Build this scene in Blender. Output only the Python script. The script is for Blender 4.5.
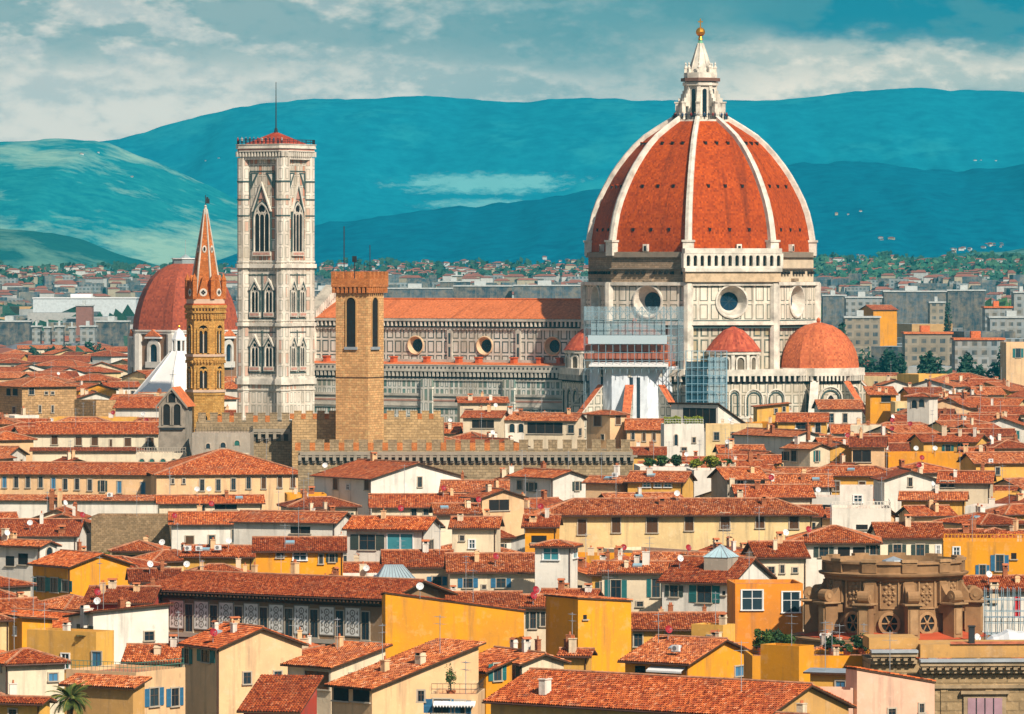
import bpy, math, random
import numpy as np
from mathutils import Vector, Matrix
R_ = math.radians
sin, cos, pi = math.sin, math.cos, math.pi
for o in list(bpy.data.objects): bpy.data.objects.remove(o)
SC = bpy.context.scene
COL = SC.collection
# ------------------------------------------------------------------ camera
F, CX, HY, CH = 5420.0, 512.0, 270.0, 55.0      # focal length in px, principal column, horizon row, eye height
cd = bpy.data.cameras.new('camera'); cam = bpy.data.objects.new('camera', cd); COL.objects.link(cam)
cam.location = (0, 0, CH); cam.rotation_euler = (R_(90), 0, 0)
cd.sensor_width = 36.0; cd.lens = 36.0 * F / 1024.0
cd.shift_y = -(357.0 - HY) / 1024.0
cd.clip_start = 5; cd.clip_end = 40000
SC.camera = cam
# ------------------------------------------------------------------ sun, sky, exposure
SUN_PHI, SUN_EL = 33.0, 40.0                    # azimuth to the right of straight-behind-the-camera, elevation
sd = Vector((sin(R_(SUN_PHI)) * cos(R_(SUN_EL)), -cos(R_(SUN_PHI)) * cos(R_(SUN_EL)), sin(R_(SUN_EL))))
sl = bpy.data.lights.new('sun', 'SUN'); sl.energy = 5.0; sl.angle = R_(0.6); sl.color = (1.0, 0.90, 0.76)
so = bpy.data.objects.new('sun', sl); COL.objects.link(so)
so.rotation_euler = sd.to_track_quat('Z', 'Y').to_euler(); so.location = (300, -200, 600)
W = bpy.data.worlds.new('World'); SC.world = W; W.use_nodes = True
def world():
    nt = W.node_tree; nt.nodes.clear(); N = nt.nodes.new; lk = nt.links.new
    def M(op, a, b=None, c=None, clamp=False):
        n = N('ShaderNodeMath'); n.operation = op; n.use_clamp = clamp
        for i, v in enumerate((a, b, c)):
            if v is None: continue
            if isinstance(v, (int, float)): n.inputs[i].default_value = v
            else: lk(v, n.inputs[i])
        return n.outputs[0]
    def SM(v, a, b):                             # smooth step from a to b
        n = N('ShaderNodeMapRange'); n.interpolation_type = 'SMOOTHSTEP'
        lk(v, n.inputs[0]); n.inputs[1].default_value = a; n.inputs[2].default_value = b
        return n.outputs[0]
    def mix(f, a, b):
        n = N('ShaderNodeMix'); n.data_type = 'RGBA'
        lk(f, n.inputs[0])
        for i, v in ((6, a), (7, b)):
            if isinstance(v, tuple): n.inputs[i].default_value = v + (1,)
            else: lk(v, n.inputs[i])
        return n.outputs[2]
    sky = N('ShaderNodeTexSky'); sky.sky_type = 'NISHITA'; sky.sun_disc = False
    sky.sun_elevation = R_(SUN_EL); sky.sun_rotation = R_(180 - SUN_PHI); sky.air_density = 1.0; sky.dust_density = 1.2
    tc = N('ShaderNodeTexCoord'); sp = N('ShaderNodeSeparateXYZ'); lk(tc.outputs['Generated'], sp.inputs[0])
    az = M('ARCTAN2', sp.outputs[0], sp.outputs[1]); el = M('ARCSINE', sp.outputs[2])
    def noise(sx, sy, det, seed, rough=0.55):
        c = N('ShaderNodeCombineXYZ'); lk(M('MULTIPLY', az, sx), c.inputs[0]); lk(M('MULTIPLY', el, sy), c.inputs[1]); c.inputs[2].default_value = seed
        n = N('ShaderNodeTexNoise'); n.inputs['Scale'].default_value = 1; n.inputs['Detail'].default_value = det; n.inputs['Roughness'].default_value = rough
        lk(c.outputs[0], n.inputs[0]); return n.outputs[0]
    big = noise(24, 70, 3, 1.3); mid = noise(55, 125, 5, 7.7); fine = noise(180, 350, 5, 3.1, 0.6)
    # bearings and elevations in thousandths of a radian (one is about 5.4 px of the photograph)
    a = M('ADD', M('MULTIPLY', az, 1000), M('MULTIPLY', M('SUBTRACT', big, 0.5), 22))
    e = M('ADD', M('MULTIPLY', el, 1000), M('ADD', M('MULTIPLY', M('SUBTRACT', mid, 0.5), 14), M('MULTIPLY', M('SUBTRACT', fine, 0.5), 3)))
    lump = SM(M('ADD', M('MULTIPLY', mid, 0.62), M('MULTIPLY', fine, 0.38)), 0.40, 0.59)
    left = SM(a, 45, -85)                          # paler towards the left
    c = mix(left, (0.09, 0.25, 0.28), (0.44, 0.46, 0.44))
    # cream bellies of the clouds
    cl = M('MULTIPLY', M('MULTIPLY', lump, SM(a, 55, -60)), 0.80)
    c = mix(cl, c, (0.90, 0.76, 0.63))
    band = M('MULTIPLY', SM(e, 46, 38), SM(e, 26, 33))   # pale band low over the right hills
    band = M('MULTIPLY', M('MULTIPLY', band, SM(a, 10, 50)), M('ADD', 0.45, M('MULTIPLY', lump, 0.55)))
    c = mix(band, c, (0.95, 0.78, 0.62))
    low = M('MULTIPLY', M('MULTIPLY', SM(e, 40, 34), SM(a, 45, 0)), M('ADD', 0.25, M('MULTIPLY', lump, 0.5)))
    c = mix(low, c, (0.78, 0.68, 0.58))
    dark = M('MULTIPLY', SM(e, 40, 44), SM(a, 36, 55))
    c = mix(M('MULTIPLY', dark, 0.92), c, (0.002, 0.17, 0.25))
    dl = M('MULTIPLY', M('MULTIPLY', SM(e, 33, 45), SM(mid, 0.44, 0.56)), 0.72)
    c = mix(dl, c, (0.075, 0.23, 0.265))
    dim = N('ShaderNodeVectorMath'); dim.operation = 'SCALE'; lk(c, dim.inputs[0]); lk(M('ADD', 0.36, M('MULTIPLY', SM(M('MULTIPLY', el, 1000), 220, 60), 0.70)), dim.inputs[3]); c = dim.outputs[0]   # cloud above the view dimmed to weaken its fill light
    b1 = N('ShaderNodeBackground'); lk(sky.outputs[0], b1.inputs[0]); b1.inputs[1].default_value = 0.09
    b2 = N('ShaderNodeBackground'); lk(c, b2.inputs[0]); b2.inputs[1].default_value = 1.0
    hi = noise(1.6, 2.2, 5, 11.0)
    cover = M('SUBTRACT', 1.0, M('MULTIPLY', SM(M('MULTIPLY', el, 1000), 120, 500), M('SUBTRACT', 1.0, M('MULTIPLY', SM(hi, 0.5, 0.65), 0.5))))
    ms = N('ShaderNodeMixShader'); lk(cover, ms.inputs[0]); lk(b1.outputs[0], ms.inputs[1]); lk(b2.outputs[0], ms.inputs[2])
    out = N('ShaderNodeOutputWorld'); lk(ms.outputs[0], out.inputs[0])
world()
SC.view_settings.view_transform = 'Standard'; SC.view_settings.look = 'None'
SC.view_settings.exposure = 0.25; SC.view_settings.gamma = 1.0
SC.render.engine = 'CYCLES'
cy = SC.cycles
cy.max_bounces = 5; cy.diffuse_bounces = 2; cy.glossy_bounces = 2; cy.transmission_bounces = 4; cy.transparent_max_bounces = 12; cy.volume_bounces = 0
cy.use_denoising = True; cy.denoiser = 'OPENIMAGEDENOISE'
cy.caustics_reflective = False; cy.caustics_refractive = False
cy.sample_clamp_indirect = 6; cy.use_adaptive_sampling = True; cy.adaptive_threshold = 0.01
SC.render.film_transparent = False
# ------------------------------------------------------------------ helpers: picture measure to place
def wx(px, Y): return (px - CX) * Y / F
def wz(py, Y): return CH - (py - HY) * Y / F
def ppx(p): return CX + p[0] * F / p[1]
def ppy(p): return HY - (p[2] - CH) * F / p[1]
# ------------------------------------------------------------------ helpers: materials
MATS = {}
class NT:
    def __init__(s, name):
        s.m = bpy.data.materials.new(name); s.m.use_nodes = True; s.t = s.m.node_tree; s.t.nodes.clear()
        s.out = s.t.nodes.new('ShaderNodeOutputMaterial'); s.b = s.t.nodes.new('ShaderNodeBsdfPrincipled')
        s.t.links.new(s.b.outputs[0], s.out.inputs[0]); s.b.inputs['Specular IOR Level'].default_value = 0.25
    def n(s, t): return s.t.nodes.new('ShaderNode' + t)
    def put(s, v, i):
        if isinstance(v, tuple): i.default_value = v + (1,) if len(v) == 3 and len(i.default_value) == 4 else v
        elif isinstance(v, (int, float)): i.default_value = v
        elif v is not None: s.t.links.new(v, i)
    def M(s, op, a, b=None, c=None):
        n = s.n('Math'); n.operation = op
        for i, v in enumerate((a, b, c)): s.put(v, n.inputs[i])
        return n.outputs[0]
    def mix(s, f, a, b, bt='MIX'):
        n = s.n('Mix'); n.data_type = 'RGBA'; n.blend_type = bt
        s.put(f, n.inputs[0]); s.put(a, n.inputs[6]); s.put(b, n.inputs[7]); return n.outputs[2]
    def noise(s, vec, scale, det=3, rough=0.5):
        n = s.n('TexNoise'); s.put(vec, n.inputs[0]); n.inputs['Scale'].default_value = scale
        n.inputs['Detail'].default_value = det; n.inputs['Roughness'].default_value = rough; return n.outputs[0]
    def ramp(s, f, stops, interp='LINEAR'):
        n = s.n('ValToRGB'); s.put(f, n.inputs[0]); cr = n.color_ramp; cr.interpolation = interp
        while len(cr.elements) < len(stops): cr.elements.new(0.5)
        for e, (p, c) in zip(cr.elements, stops): e.position = p; e.color = c + (1,)
        return n.outputs[0]
    def rng(s, v, a, b, c=0.0, d=1.0):
        n = s.n('MapRange'); s.put(v, n.inputs[0])
        for i, x in enumerate((a, b, c, d)): n.inputs[i + 1].default_value = x
        return n.outputs[0]
    def obj(s): return s.n('TexCoord').outputs['Object']
    def rnd(s): return s.n('ObjectInfo').outputs['Random']
    def scale(s, v, sc):
        n = s.n('Mapping'); s.put(v, n.inputs[0]); n.inputs['Scale'].default_value = sc; return n.outputs[0]
    def bump(s, h, dist, st=1.0):
        n = s.n('Bump'); s.put(h, n.inputs['Height']); n.inputs['Distance'].default_value = dist; n.inputs['Strength'].default_value = st
        s.t.links.new(n.outputs[0], s.b.inputs['Normal'])
    def done(s, colour, rough=0.85, metal=0.0):
        s.put(colour, s.b.inputs['Base Color']); s.put(rough, s.b.inputs['Roughness']); s.put(metal, s.b.inputs['Metallic'])
        return s.m
def memo(f):
    def g(*a):
        k = (f.__name__,) + a
        if k not in MATS: MATS[k] = f(*a)
        return MATS[k]
    return g
WALLC = dict(cream=(.80, .65, .45), white=(.82, .76, .66), ivory=(.80, .69, .50), peach=(.82, .53, .28), yellow=(.80, .43, .08), gold=(.82, .34, .012),
             orange=(.78, .27, .02), ochre=(.60, .33, .10), tan=(.44, .25, .10), grey=(.42, .36, .28), pink=(.82, .50, .35), pale=(.80, .58, .28), brown=(.30, .18, .09), red=(.50, .06, .03))
@memo
def plaster(cn):
    c = WALLC[cn]; t = NT('plaster_' + cn); o = t.obj()
    big = t.noise(o, 0.16, 4, 0.6); streak = t.noise(t.scale(o, (0.9, 0.9, 0.10)), 1.0, 4, 0.6); fine = t.noise(o, 2.2, 3)
    pt = t.noise(o, .55, 5, .7); k = t.mix(t.rng(big, .40, .66, 0, .75), c, tuple(x * .66 + .03 for x in c)); k = t.mix(t.rng(pt, .55, .63, 0, .45), k, tuple(min(.8, x * .8 + .14) for x in c)); k = t.mix(t.rng(pt, .38, .32, 0, .5), k, tuple(x * .55 + .03 for x in c))
    k = t.mix(t.rng(streak, .52, .72, 0, .75), k, tuple(x * .45 + .05 for x in c))
    k = t.mix(t.rng(fine, .60, .72, 0, .35), k, tuple(min(.85, x * 1.12 + .05) for x in c))
    k = t.mix(1.0, k, t.ramp(t.rnd(), [(0, (.88, .86, .84)), (.5, (1, 1, 1)), (1, (1.0, .97, .93))]), 'MULTIPLY')
    t.bump(fine, 0.05, .5)
    return t.done(k, .92)
@memo
def stone(name, c, sw, sh):                        # rubble or ashlar stone: blocks of sw by sh metres
    t = NT(name); uv = t.n('TexCoord').outputs['UV']
    b = t.n('TexBrick'); t.put(uv, b.inputs[0]); b.inputs['Scale'].default_value = 1.0
    b.inputs['Color1'].default_value = tuple(x * 1.15 for x in c) + (1,); b.inputs['Color2'].default_value = tuple(x * .72 for x in c) + (1,)
    b.inputs['Mortar'].default_value = tuple(x * .55 for x in c) + (1,); b.inputs['Mortar Size'].default_value = sh * .09
    b.inputs['Brick Width'].default_value = sw; b.inputs['Row Height'].default_value = sh
    o = t.obj(); big = t.noise(o, .22, 5, .65); fine = t.noise(o, 1.6, 4, .6)
    k = t.mix(t.rng(big, .40, .70, 0, .6), b.outputs[0], tuple(x * .55 for x in c))
    k = t.mix(t.rng(fine, .52, .72, 0, .6), k, tuple(min(.8, x * 1.45 + .04) for x in c))
    t.bump(t.M('ADD', fine, t.M('MULTIPLY', b.outputs[1], -.6)), 0.12, .7)
    return t.done(k, .95)
def tile_colour(t, uv, lo, hi, pale, rnd, dk=.55):
    fl = t.n('VectorMath'); fl.operation = 'FLOOR'; t.put(uv, fl.inputs[0])
    ad = t.n('VectorMath'); ad.operation = 'ADD'; t.put(fl.outputs[0], ad.inputs[0])
    cb = t.n('CombineXYZ'); t.put(t.M('MULTIPLY', rnd, 37.0), cb.inputs[2]); t.put(cb.outputs[0], ad.inputs[1])
    wn = t.n('TexWhiteNoise'); wn.noise_dimensions = '3D'; t.put(ad.outputs[0], wn.inputs[0]); v = wn.outputs[0]
    k = t.ramp(v, [(0, tuple(x * dk for x in lo)), (.18, lo), (.55, tuple((a + b) / 2 for a, b in zip(lo, hi))), (.88, hi), (1, pale)])
    return k, v
@memo
def tiles(kind):                                   # terracotta barrel tiles; uv in tile units. real = tiles are modelled, flat = tiles in the bump
    t = NT('terracotta_tiles_' + kind); uv = t.n('TexCoord').outputs['UV']; r = t.rnd()
    k, v = tile_colour(t, uv, (.35, .060, .014), (.64, .17, .045), (.66, .27, .13), r)
    o = t.obj(); big = t.noise(o, .22, 4, .6); mid = t.noise(o, .9, 4, .65)
    k = t.mix(t.rng(big, .50, .72, 0, .55), k, (.26, .075, .035))
    k = t.mix(t.rng(mid, .58, .76, 0, .50), k, (.52, .22, .12))
    k = t.mix(t.rng(mid, .42, .28, 0, .65), k, (.12, .04, .02)); k = t.mix(t.rng(t.noise(o, .5, 5, .7), .60, .68, 0, .55), k, (.25, .17, .11))
    k = t.mix(1.0, k, t.ramp(r, [(0, (.55, .48, .48)), (.18, (.82, .70, .66)), (.38, (1.05, 1.02, 1.0)), (.54, (.90, .84, .82)), (.76, (1.12, 1.40, 1.65)), (1, (1.18, 1.10, .92))]), 'MULTIPLY')
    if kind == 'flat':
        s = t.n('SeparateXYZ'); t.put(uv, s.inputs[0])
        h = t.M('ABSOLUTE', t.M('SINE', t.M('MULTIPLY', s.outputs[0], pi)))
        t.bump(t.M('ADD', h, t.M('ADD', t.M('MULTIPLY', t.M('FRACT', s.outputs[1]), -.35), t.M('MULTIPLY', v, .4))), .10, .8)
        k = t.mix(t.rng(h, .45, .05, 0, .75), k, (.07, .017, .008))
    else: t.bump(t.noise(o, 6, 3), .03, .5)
    return t.done(k, .9)
@memo
def dome_tiles(name, lo, hi, tw, th):
    t = NT(name); uv = t.scale(t.n('TexCoord').outputs['UV'], (1 / tw, 1 / th, 1)); r = 0.0
    k, v = tile_colour(t, uv, lo, hi, tuple(min(1, x * 1.2) for x in hi), 0.37, .72)
    o = t.obj(); big = t.noise(o, .12, 4, .6); st = t.noise(t.scale(t.n('TexCoord').outputs['UV'], (.9 * tw, .035 * th, 1)), 1.0, 5, .65)
    k = t.mix(t.rng(big, .48, .72, 0, .45), k, tuple(x * .7 for x in lo))
    k = t.mix(t.rng(st, .54, .72, 0, .75), k, tuple(x * .33 for x in lo))
    t.bump(t.M('ADD', v, t.noise(o, 1.5, 3)), .10, .5)
    return t.done(k, .85)
@memo
def plain(name, c, rough=.8, metal=0.0, var=.25, sc=.6):
    t = NT(name); o = t.obj(); n1 = t.noise(o, sc, 4, .6); n2 = t.noise(o, sc * 6, 3)
    k = t.mix(t.rng(n1, .4, .72, 0, 1), c, tuple(x * (1 - var) for x in c)); k = t.mix(t.rng(n2, .5, .75, 0, .5), k, tuple(x * (1 - var * .7) for x in c))
    return t.done(k, rough, metal)
@memo
def panels(name, cw, ch, fw, gw, white, line, inner, pinkp):   # marble cladding: white fields framed by dark lines; uv in metres
    t = NT(name); s = t.n('SeparateXYZ'); t.put(t.n('TexCoord').outputs['UV'], s.inputs[0])
    u = t.M('ADD', s.outputs[0], 1000.0 * cw); v = t.M('ADD', s.outputs[1], 0.0)
    d = t.M('MINIMUM', t.M('PINGPONG', u, cw / 2), t.M('PINGPONG', v, ch / 2))
    g = t.M('MULTIPLY', t.M('GREATER_THAN', d, fw), t.M('LESS_THAN', d, fw + gw)); ins = t.M('GREATER_THAN', d, fw + gw)
    cb = t.n('CombineXYZ'); t.put(t.M('FLOOR', t.M('DIVIDE', u, cw)), cb.inputs[0]); t.put(t.M('FLOOR', t.M('DIVIDE', v, ch)), cb.inputs[1])
    wn = t.n('TexWhiteNoise'); t.put(cb.outputs[0], wn.inputs[0])
    pk = t.M('MULTIPLY', ins, t.M('LESS_THAN', wn.outputs[0], pinkp))
    k = t.mix(pk, white, inner); k = t.mix(g, k, line)
    wn2 = t.n('TexWhiteNoise'); wn2.noise_dimensions = '4D'; t.put(cb.outputs[0], wn2.inputs[0]); wn2.inputs['W'].default_value = 3.3
    k = t.mix(1.0, k, t.ramp(wn2.outputs[0], [(0, (.72, .70, .66)), (.5, (.95, .93, .90)), (1, (1.04, 1.0, .95))]), 'MULTIPLY')
    o = t.obj(); n1 = t.noise(o, .16, 6, .7); st = t.noise(t.scale(o, (.9, .9, .07)), 1.0, 5, .65)
    k = t.mix(t.rng(n1, .42, .68, 0, .55), k, (.42, .33, .22)); k = t.mix(t.rng(st, .50, .70, 0, .60), k, (.25, .21, .16))
    return t.done(k, .6)
@memo
def glass(c=(.012, .022, .032)):
    t = NT('window_glass'); k = t.mix(t.rng(t.rnd(), 0, 1, 0, 1), c, (.03, .055, .07)); return t.done(k, .12)
@memo
def shutter(c):
    t = NT('shutter_paint'); s = t.n('SeparateXYZ'); t.put(t.obj(), s.inputs[0]); f = t.M('FRACT', t.M('MULTIPLY', s.outputs[2], 9.0))
    k = t.mix(t.rng(f, .3, .7, 0, .45), c, tuple(x * .45 for x in c)); t.bump(f, .03); return t.done(k, .6)
@memo
def leaf(c1, c2):
    t = NT('leaves'); o = t.obj(); n = t.noise(o, .9, 3); f = t.noise(o, 7.0, 2)
    k = t.mix(t.rng(n, .35, .65), c1, c2); k = t.mix(t.rng(f, .5, .7, 0, .6), k, tuple(x * .6 for x in c1))
    t.b.inputs['Subsurface Weight'].default_value = 0; return t.done(k, .7)
DARK = plain('dark_void', (.018, .016, .016), .9)
WOOD = plain('dark_eave_wood', (.085, .042, .022), .9)
TRIM = plain('pale_stone_trim', (.50, .42, .32), .9)
MORT = plain('ridge_mortar', (.52, .24, .13), .9, 0.0, .6, 1.5)
COPPER = plain('brown_gutter', (.10, .045, .03), .5)
METAL = plain('galvanised_metal', (.42, .46, .48), .4, .3)
IRON = plain('dark_iron', (.03, .03, .033), .6)
WHITEP = plain('white_paint', (.78, .77, .74), .5, 0.0, .08)
REDP = plain('red_paint', (.45, .02, .03), .5)
TERRA = plain('terracotta', (.50, .15, .06), .9)
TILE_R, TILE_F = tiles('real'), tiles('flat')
# ------------------------------------------------------------------ helpers: meshes
class MB:
    def __init__(s): s.v = []; s.f = []; s.m = []; s.uv = []; s.sm = []; s.X = None
    def poly(s, pts, mat=0, uv=None, smooth=False):
        i = len(s.v)
        s.v.extend(tuple(s.X @ Vector(p)) if s.X else tuple(p) for p in pts)
        s.f.append(tuple(range(i, i + len(pts)))); s.m.append(mat); s.uv.append(uv); s.sm.append(smooth)
        return s
    def box(s, x0, x1, y0, y1, z0, z1, mat=0, top=None):
        P = [(x0, y0, z0), (x1, y0, z0), (x1, y1, z0), (x0, y1, z0), (x0, y0, z1), (x1, y0, z1), (x1, y1, z1), (x0, y1, z1)]
        for q in ((0, 1, 5, 4), (1, 2, 6, 5), (2, 3, 7, 6), (3, 0, 4, 7)): s.poly([P[i] for i in q], mat)
        s.poly([P[i] for i in (4, 5, 6, 7)], mat if top is None else top); s.poly([P[i] for i in (3, 2, 1, 0)], mat); return s
    def prism(s, base, z0, z1, mat=0, top=None, cap=True):     # base: ccw (x, y) ring; straight sides
        n = len(base)
        for i in range(n):
            a, b = base[i], base[(i + 1) % n]; s.poly([(a[0], a[1], z0), (b[0], b[1], z0), (b[0], b[1], z1), (a[0], a[1], z1)], mat)
        if cap: s.poly([(a[0], a[1], z1) for a in base], mat if top is None else top); s.poly([(a[0], a[1], z0) for a in reversed(base)], mat)
        return s
    def loft(s, prof, n, ph=0.0, mat=0, c=(0, 0), smooth=False, a0=0, a1=None):  # prof: [(r, z)]; facets carry a running v
        a1 = n if a1 is None else a1; acc = 0.0
        for (r0, z0), (r1, z1) in zip(prof, prof[1:]):
            L = math.hypot(r1 - r0, z1 - z0)
            for k in range(a0, a1):
                A, B = ph + 2 * pi * k / n, ph + 2 * pi * (k + 1) / n
                h0, h1 = r0 * sin(pi / n), r1 * sin(pi / n)
                P = [(c[0] + r0 * cos(A), c[1] + r0 * sin(A), z0), (c[0] + r0 * cos(B), c[1] + r0 * sin(B), z0), (c[0] + r1 * cos(B), c[1] + r1 * sin(B), z1), (c[0] + r1 * cos(A), c[1] + r1 * sin(A), z1)]
                U = [(k * 40 - h0, acc), (k * 40 + h0, acc), (k * 40 + h1, acc + L), (k * 40 - h1, acc + L)]
                if r1 < 1e-4: P.pop(); U.pop()
                elif r0 < 1e-4: P.pop(0); U.pop(0)
                s.poly(P, mat, U, smooth)
            acc += L
        return s
    def tube(s, p, q, r, mat=0, n=6, r2=None):
        p, q = Vector(p), Vector(q); d = (q - p).normalized(); r2 = r if r2 is None else r2
        a = d.orthogonal().normalized(); b = d.cross(a); g = [(cos(2 * pi * i / n), sin(2 * pi * i / n)) for i in range(n)]
        A = [p + (a * x + b * y) * r for x, y in g]; B = [q + (a * x + b * y) * r2 for x, y in g]
        for i in range(n): s.poly([A[i], A[(i + 1) % n], B[(i + 1) % n], B[i]], mat, None, n > 5)
        s.poly(A[::-1], mat); s.poly(B, mat); return s
    def ball(s, c, r, mat=0, n=10, rz=None):
        m = n // 2; rz = rz or r
        s.loft([(max(0, r * sin(pi * i / m)), c[2] - rz * cos(pi * i / m)) for i in range(m + 1)], n, 0, mat, (c[0], c[1]), True); return s
    def build(s, name, mats, parent=None, loc=None, rotz=None):
        me = bpy.data.meshes.new(name); me.from_pydata(s.v, [], s.f); uvl = me.uv_layers.new(name='UVMap')
        if not isinstance(mats, (list, tuple)): mats = [mats]
        for m in mats: me.materials.append(m)
        me.polygons.foreach_set('material_index', s.m); me.polygons.foreach_set('use_smooth', s.sm)
        out = np.zeros((len(me.loops), 2), np.float32); k = 0
        V = s.v
        for f, uv in zip(s.f, s.uv):
            if uv is not None:
                for u in uv: out[k] = u; k += 1
                continue
            nx = ny = nz = 0.0; L = len(f)
            for i in range(L):
                a, b = V[f[i]], V[f[(i + 1) % L]]
                nx += (a[1] - b[1]) * (a[2] + b[2]); ny += (a[2] - b[2]) * (a[0] + b[0]); nz += (a[0] - b[0]) * (a[1] + b[1])
            h = math.hypot(nx, ny); l = math.sqrt(h * h + nz * nz) or 1
            if h < .04 * l: t, bb = (1, 0, 0), (0, 1, 0)
            else:
                t = (-ny / h, nx / h, 0); bb = (-nz * t[1] / l, nz * t[0] / l, (nx * t[1] - ny * t[0]) / l)
            for i in f:
                p = V[i]; out[k] = (p[0] * t[0] + p[1] * t[1], p[0] * bb[0] + p[1] * bb[1] + p[2] * bb[2]); k += 1
        uvl.data.foreach_set('uv', out.ravel())
        me.update(); return link(name, me, parent, loc, rotz)
def link(name, data, parent=None, loc=None, rotz=None):
    o = bpy.data.objects.new(name, data); COL.objects.link(o)
    if parent is not None: o.parent = parent
    if loc is not None: o.location = loc
    if rotz is not None: o.rotation_euler = (0, 0, rotz)
    return o
def tag(o, label, cat, group=None, kind=None):
    if label: o['label'] = label
    if cat: o['category'] = cat
    if group: o['group'] = group
    if kind: o['kind'] = kind
    return o
def thing(name, label, cat, loc=(0, 0, 0), rotz=0.0, group=None):
    return tag(link(name, None, None, loc, rotz), label, cat, group)
def copy_tree(o, parent=None):
    c = o.copy(); COL.objects.link(c)
    if parent is not None: c.parent = parent
    for ch in KIDS(o): copy_tree(ch, c)
    return c
def KIDS(o): return [x for x in bpy.data.objects if x.parent == o]
def ring(R, n, ph=0.0, c=(0, 0)): return [(c[0] + R * cos(ph + 2 * pi * k / n), c[1] + R * sin(ph + 2 * pi * k / n)) for k in range(n)]
def arch_pts(w, h, pointed=False, n=8):                       # outline (x, z) of an arched opening standing on z = 0
    r = w / 2; P = [(-r, 0), (r, 0)]
    if pointed:
        hs = h - w * .866
        P += [(-r + w * cos(a), hs + w * sin(a)) for a in np.linspace(0, pi / 3, n // 2 + 1)]
        P += [(r - w * cos(a), hs + w * sin(a)) for a in np.linspace(pi / 3, 0, n // 2 + 1)[1:]]
    else: P += [(r * cos(a), h - r + r * sin(a)) for a in np.linspace(0, pi, n + 1)]
    return P
def plate(mb, P, y, mat, back=None):                          # outline in the xz plane at depth y, with sides back to 'back'
    mb.poly([(x, y, z) for x, z in P], mat)
    if back is not None:
        n = len(P)
        for i in range(n):
            a, b = P[i], P[(i + 1) % n]; mb.poly([(b[0], y, b[1]), (a[0], y, a[1]), (a[0], back, a[1]), (b[0], back, b[1])], mat)
def band(mb, P, Q, y, mat, back):                             # frame between two outlines of equal length (P inner, Q outer), open at the foot
    n = len(P)
    for i in range(1, n - 1 + 1):
        j = (i + 1) % n
        if i == 0: continue
        a, b, c, d = P[i], P[j], Q[j], Q[i]
        mb.poly([(a[0], y, a[1]), (d[0], y, d[1]), (c[0], y, c[1]), (b[0], y, b[1])], mat)
        mb.poly([(d[0], y, d[1]), (d[0], back, d[1]), (c[0], back, c[1]), (c[0], y, c[1])], mat)
        mb.poly([(a[0], y, a[1]), (b[0], y, b[1]), (b[0], back, b[1]), (a[0], back, a[1])], mat)
def holed(mb, u0, u1, z0, z1, cu, cz, r, P3, mat, n=32):      # rectangle with a round hole; P3(u, z) gives the 3D point
    def edge(a):
        dx, dz = cos(a), sin(a); t = 1e9
        if dx > 1e-9: t = min(t, (u1 - cu) / dx)
        if dx < -1e-9: t = min(t, (u0 - cu) / dx)
        if dz > 1e-9: t = min(t, (z1 - cz) / dz)
        if dz < -1e-9: t = min(t, (z0 - cz) / dz)
        return cu + dx * t, cz + dz * t
    A = sorted(set([round(2 * pi * i / n, 6) for i in range(n)] + [round(math.atan2(z - cz, u - cu) % (2 * pi), 6) for u in (u0, u1) for z in (z0, z1)]))
    for a, b in zip(A, A[1:] + [A[0] + 2 * pi]):
        e0, e1 = edge(a), edge(b)
        mb.poly([P3(cu + r * cos(a), cz + r * sin(a)), P3(*e0), P3(*e1), P3(cu + r * cos(b), cz + r * sin(b))], mat)
# ------------------------------------------------------------------ the setting: ground and hills
def ground():
    mb = MB(); mb.poly([(-9000, -600, 0), (9000, -600, 0), (9000, 10350, 0), (-9000, 10350, 0)])
    t = NT('ground_paving'); o = t.obj(); n = t.noise(o, .004, 5, .6); f = t.noise(o, .3, 4)
    k = t.mix(t.rng(n, .4, .6), (.11, .095, .075), (.045, .085, .04)); k = t.mix(t.rng(f, .5, .7, 0, .5), k, (.07, .06, .05)); t.done(k, .95)
    tag(mb.build('ground', t.m), None, None, None, 'structure')
ground()
def lerp(x, P):
    for (a, b), (c, d) in zip(P, P[1:]):
        if x <= c: return b + (d - b) * (x - a) / (c - a)
    return P[-1][1]
def hill_mat(name, hazy_forest, hazy_wood, sun_meadow, lo, hi, sc, sun_patches=None):
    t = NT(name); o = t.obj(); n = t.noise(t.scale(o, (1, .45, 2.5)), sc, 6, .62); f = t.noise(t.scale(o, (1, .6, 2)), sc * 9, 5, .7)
    k = t.mix(t.rng(f, .35, .62), hazy_forest, hazy_wood)  # teal of the distant haze is mixed into these forest colours
    k = t.mix(t.rng(t.M('ADD', n, t.M('MULTIPLY', t.M('SUBTRACT', f, .5), .22)), lo, hi), k, sun_meadow)  # paler meadow colour, also painting in patches of sun
    if sun_patches:                                                 # patches of sun painted as paler ground on the slope: (x, z, half width, half height, colour)
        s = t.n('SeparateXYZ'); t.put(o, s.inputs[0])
        for fx, fz, a, b, fc in sun_patches:
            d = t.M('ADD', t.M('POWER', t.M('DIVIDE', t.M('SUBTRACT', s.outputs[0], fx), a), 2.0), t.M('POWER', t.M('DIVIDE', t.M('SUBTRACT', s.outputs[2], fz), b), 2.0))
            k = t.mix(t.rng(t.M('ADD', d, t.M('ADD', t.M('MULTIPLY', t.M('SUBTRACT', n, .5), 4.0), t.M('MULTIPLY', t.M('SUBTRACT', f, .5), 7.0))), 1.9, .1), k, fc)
    t.b.inputs['Specular IOR Level'].default_value = 0; return t.done(k, 1.0)
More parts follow.
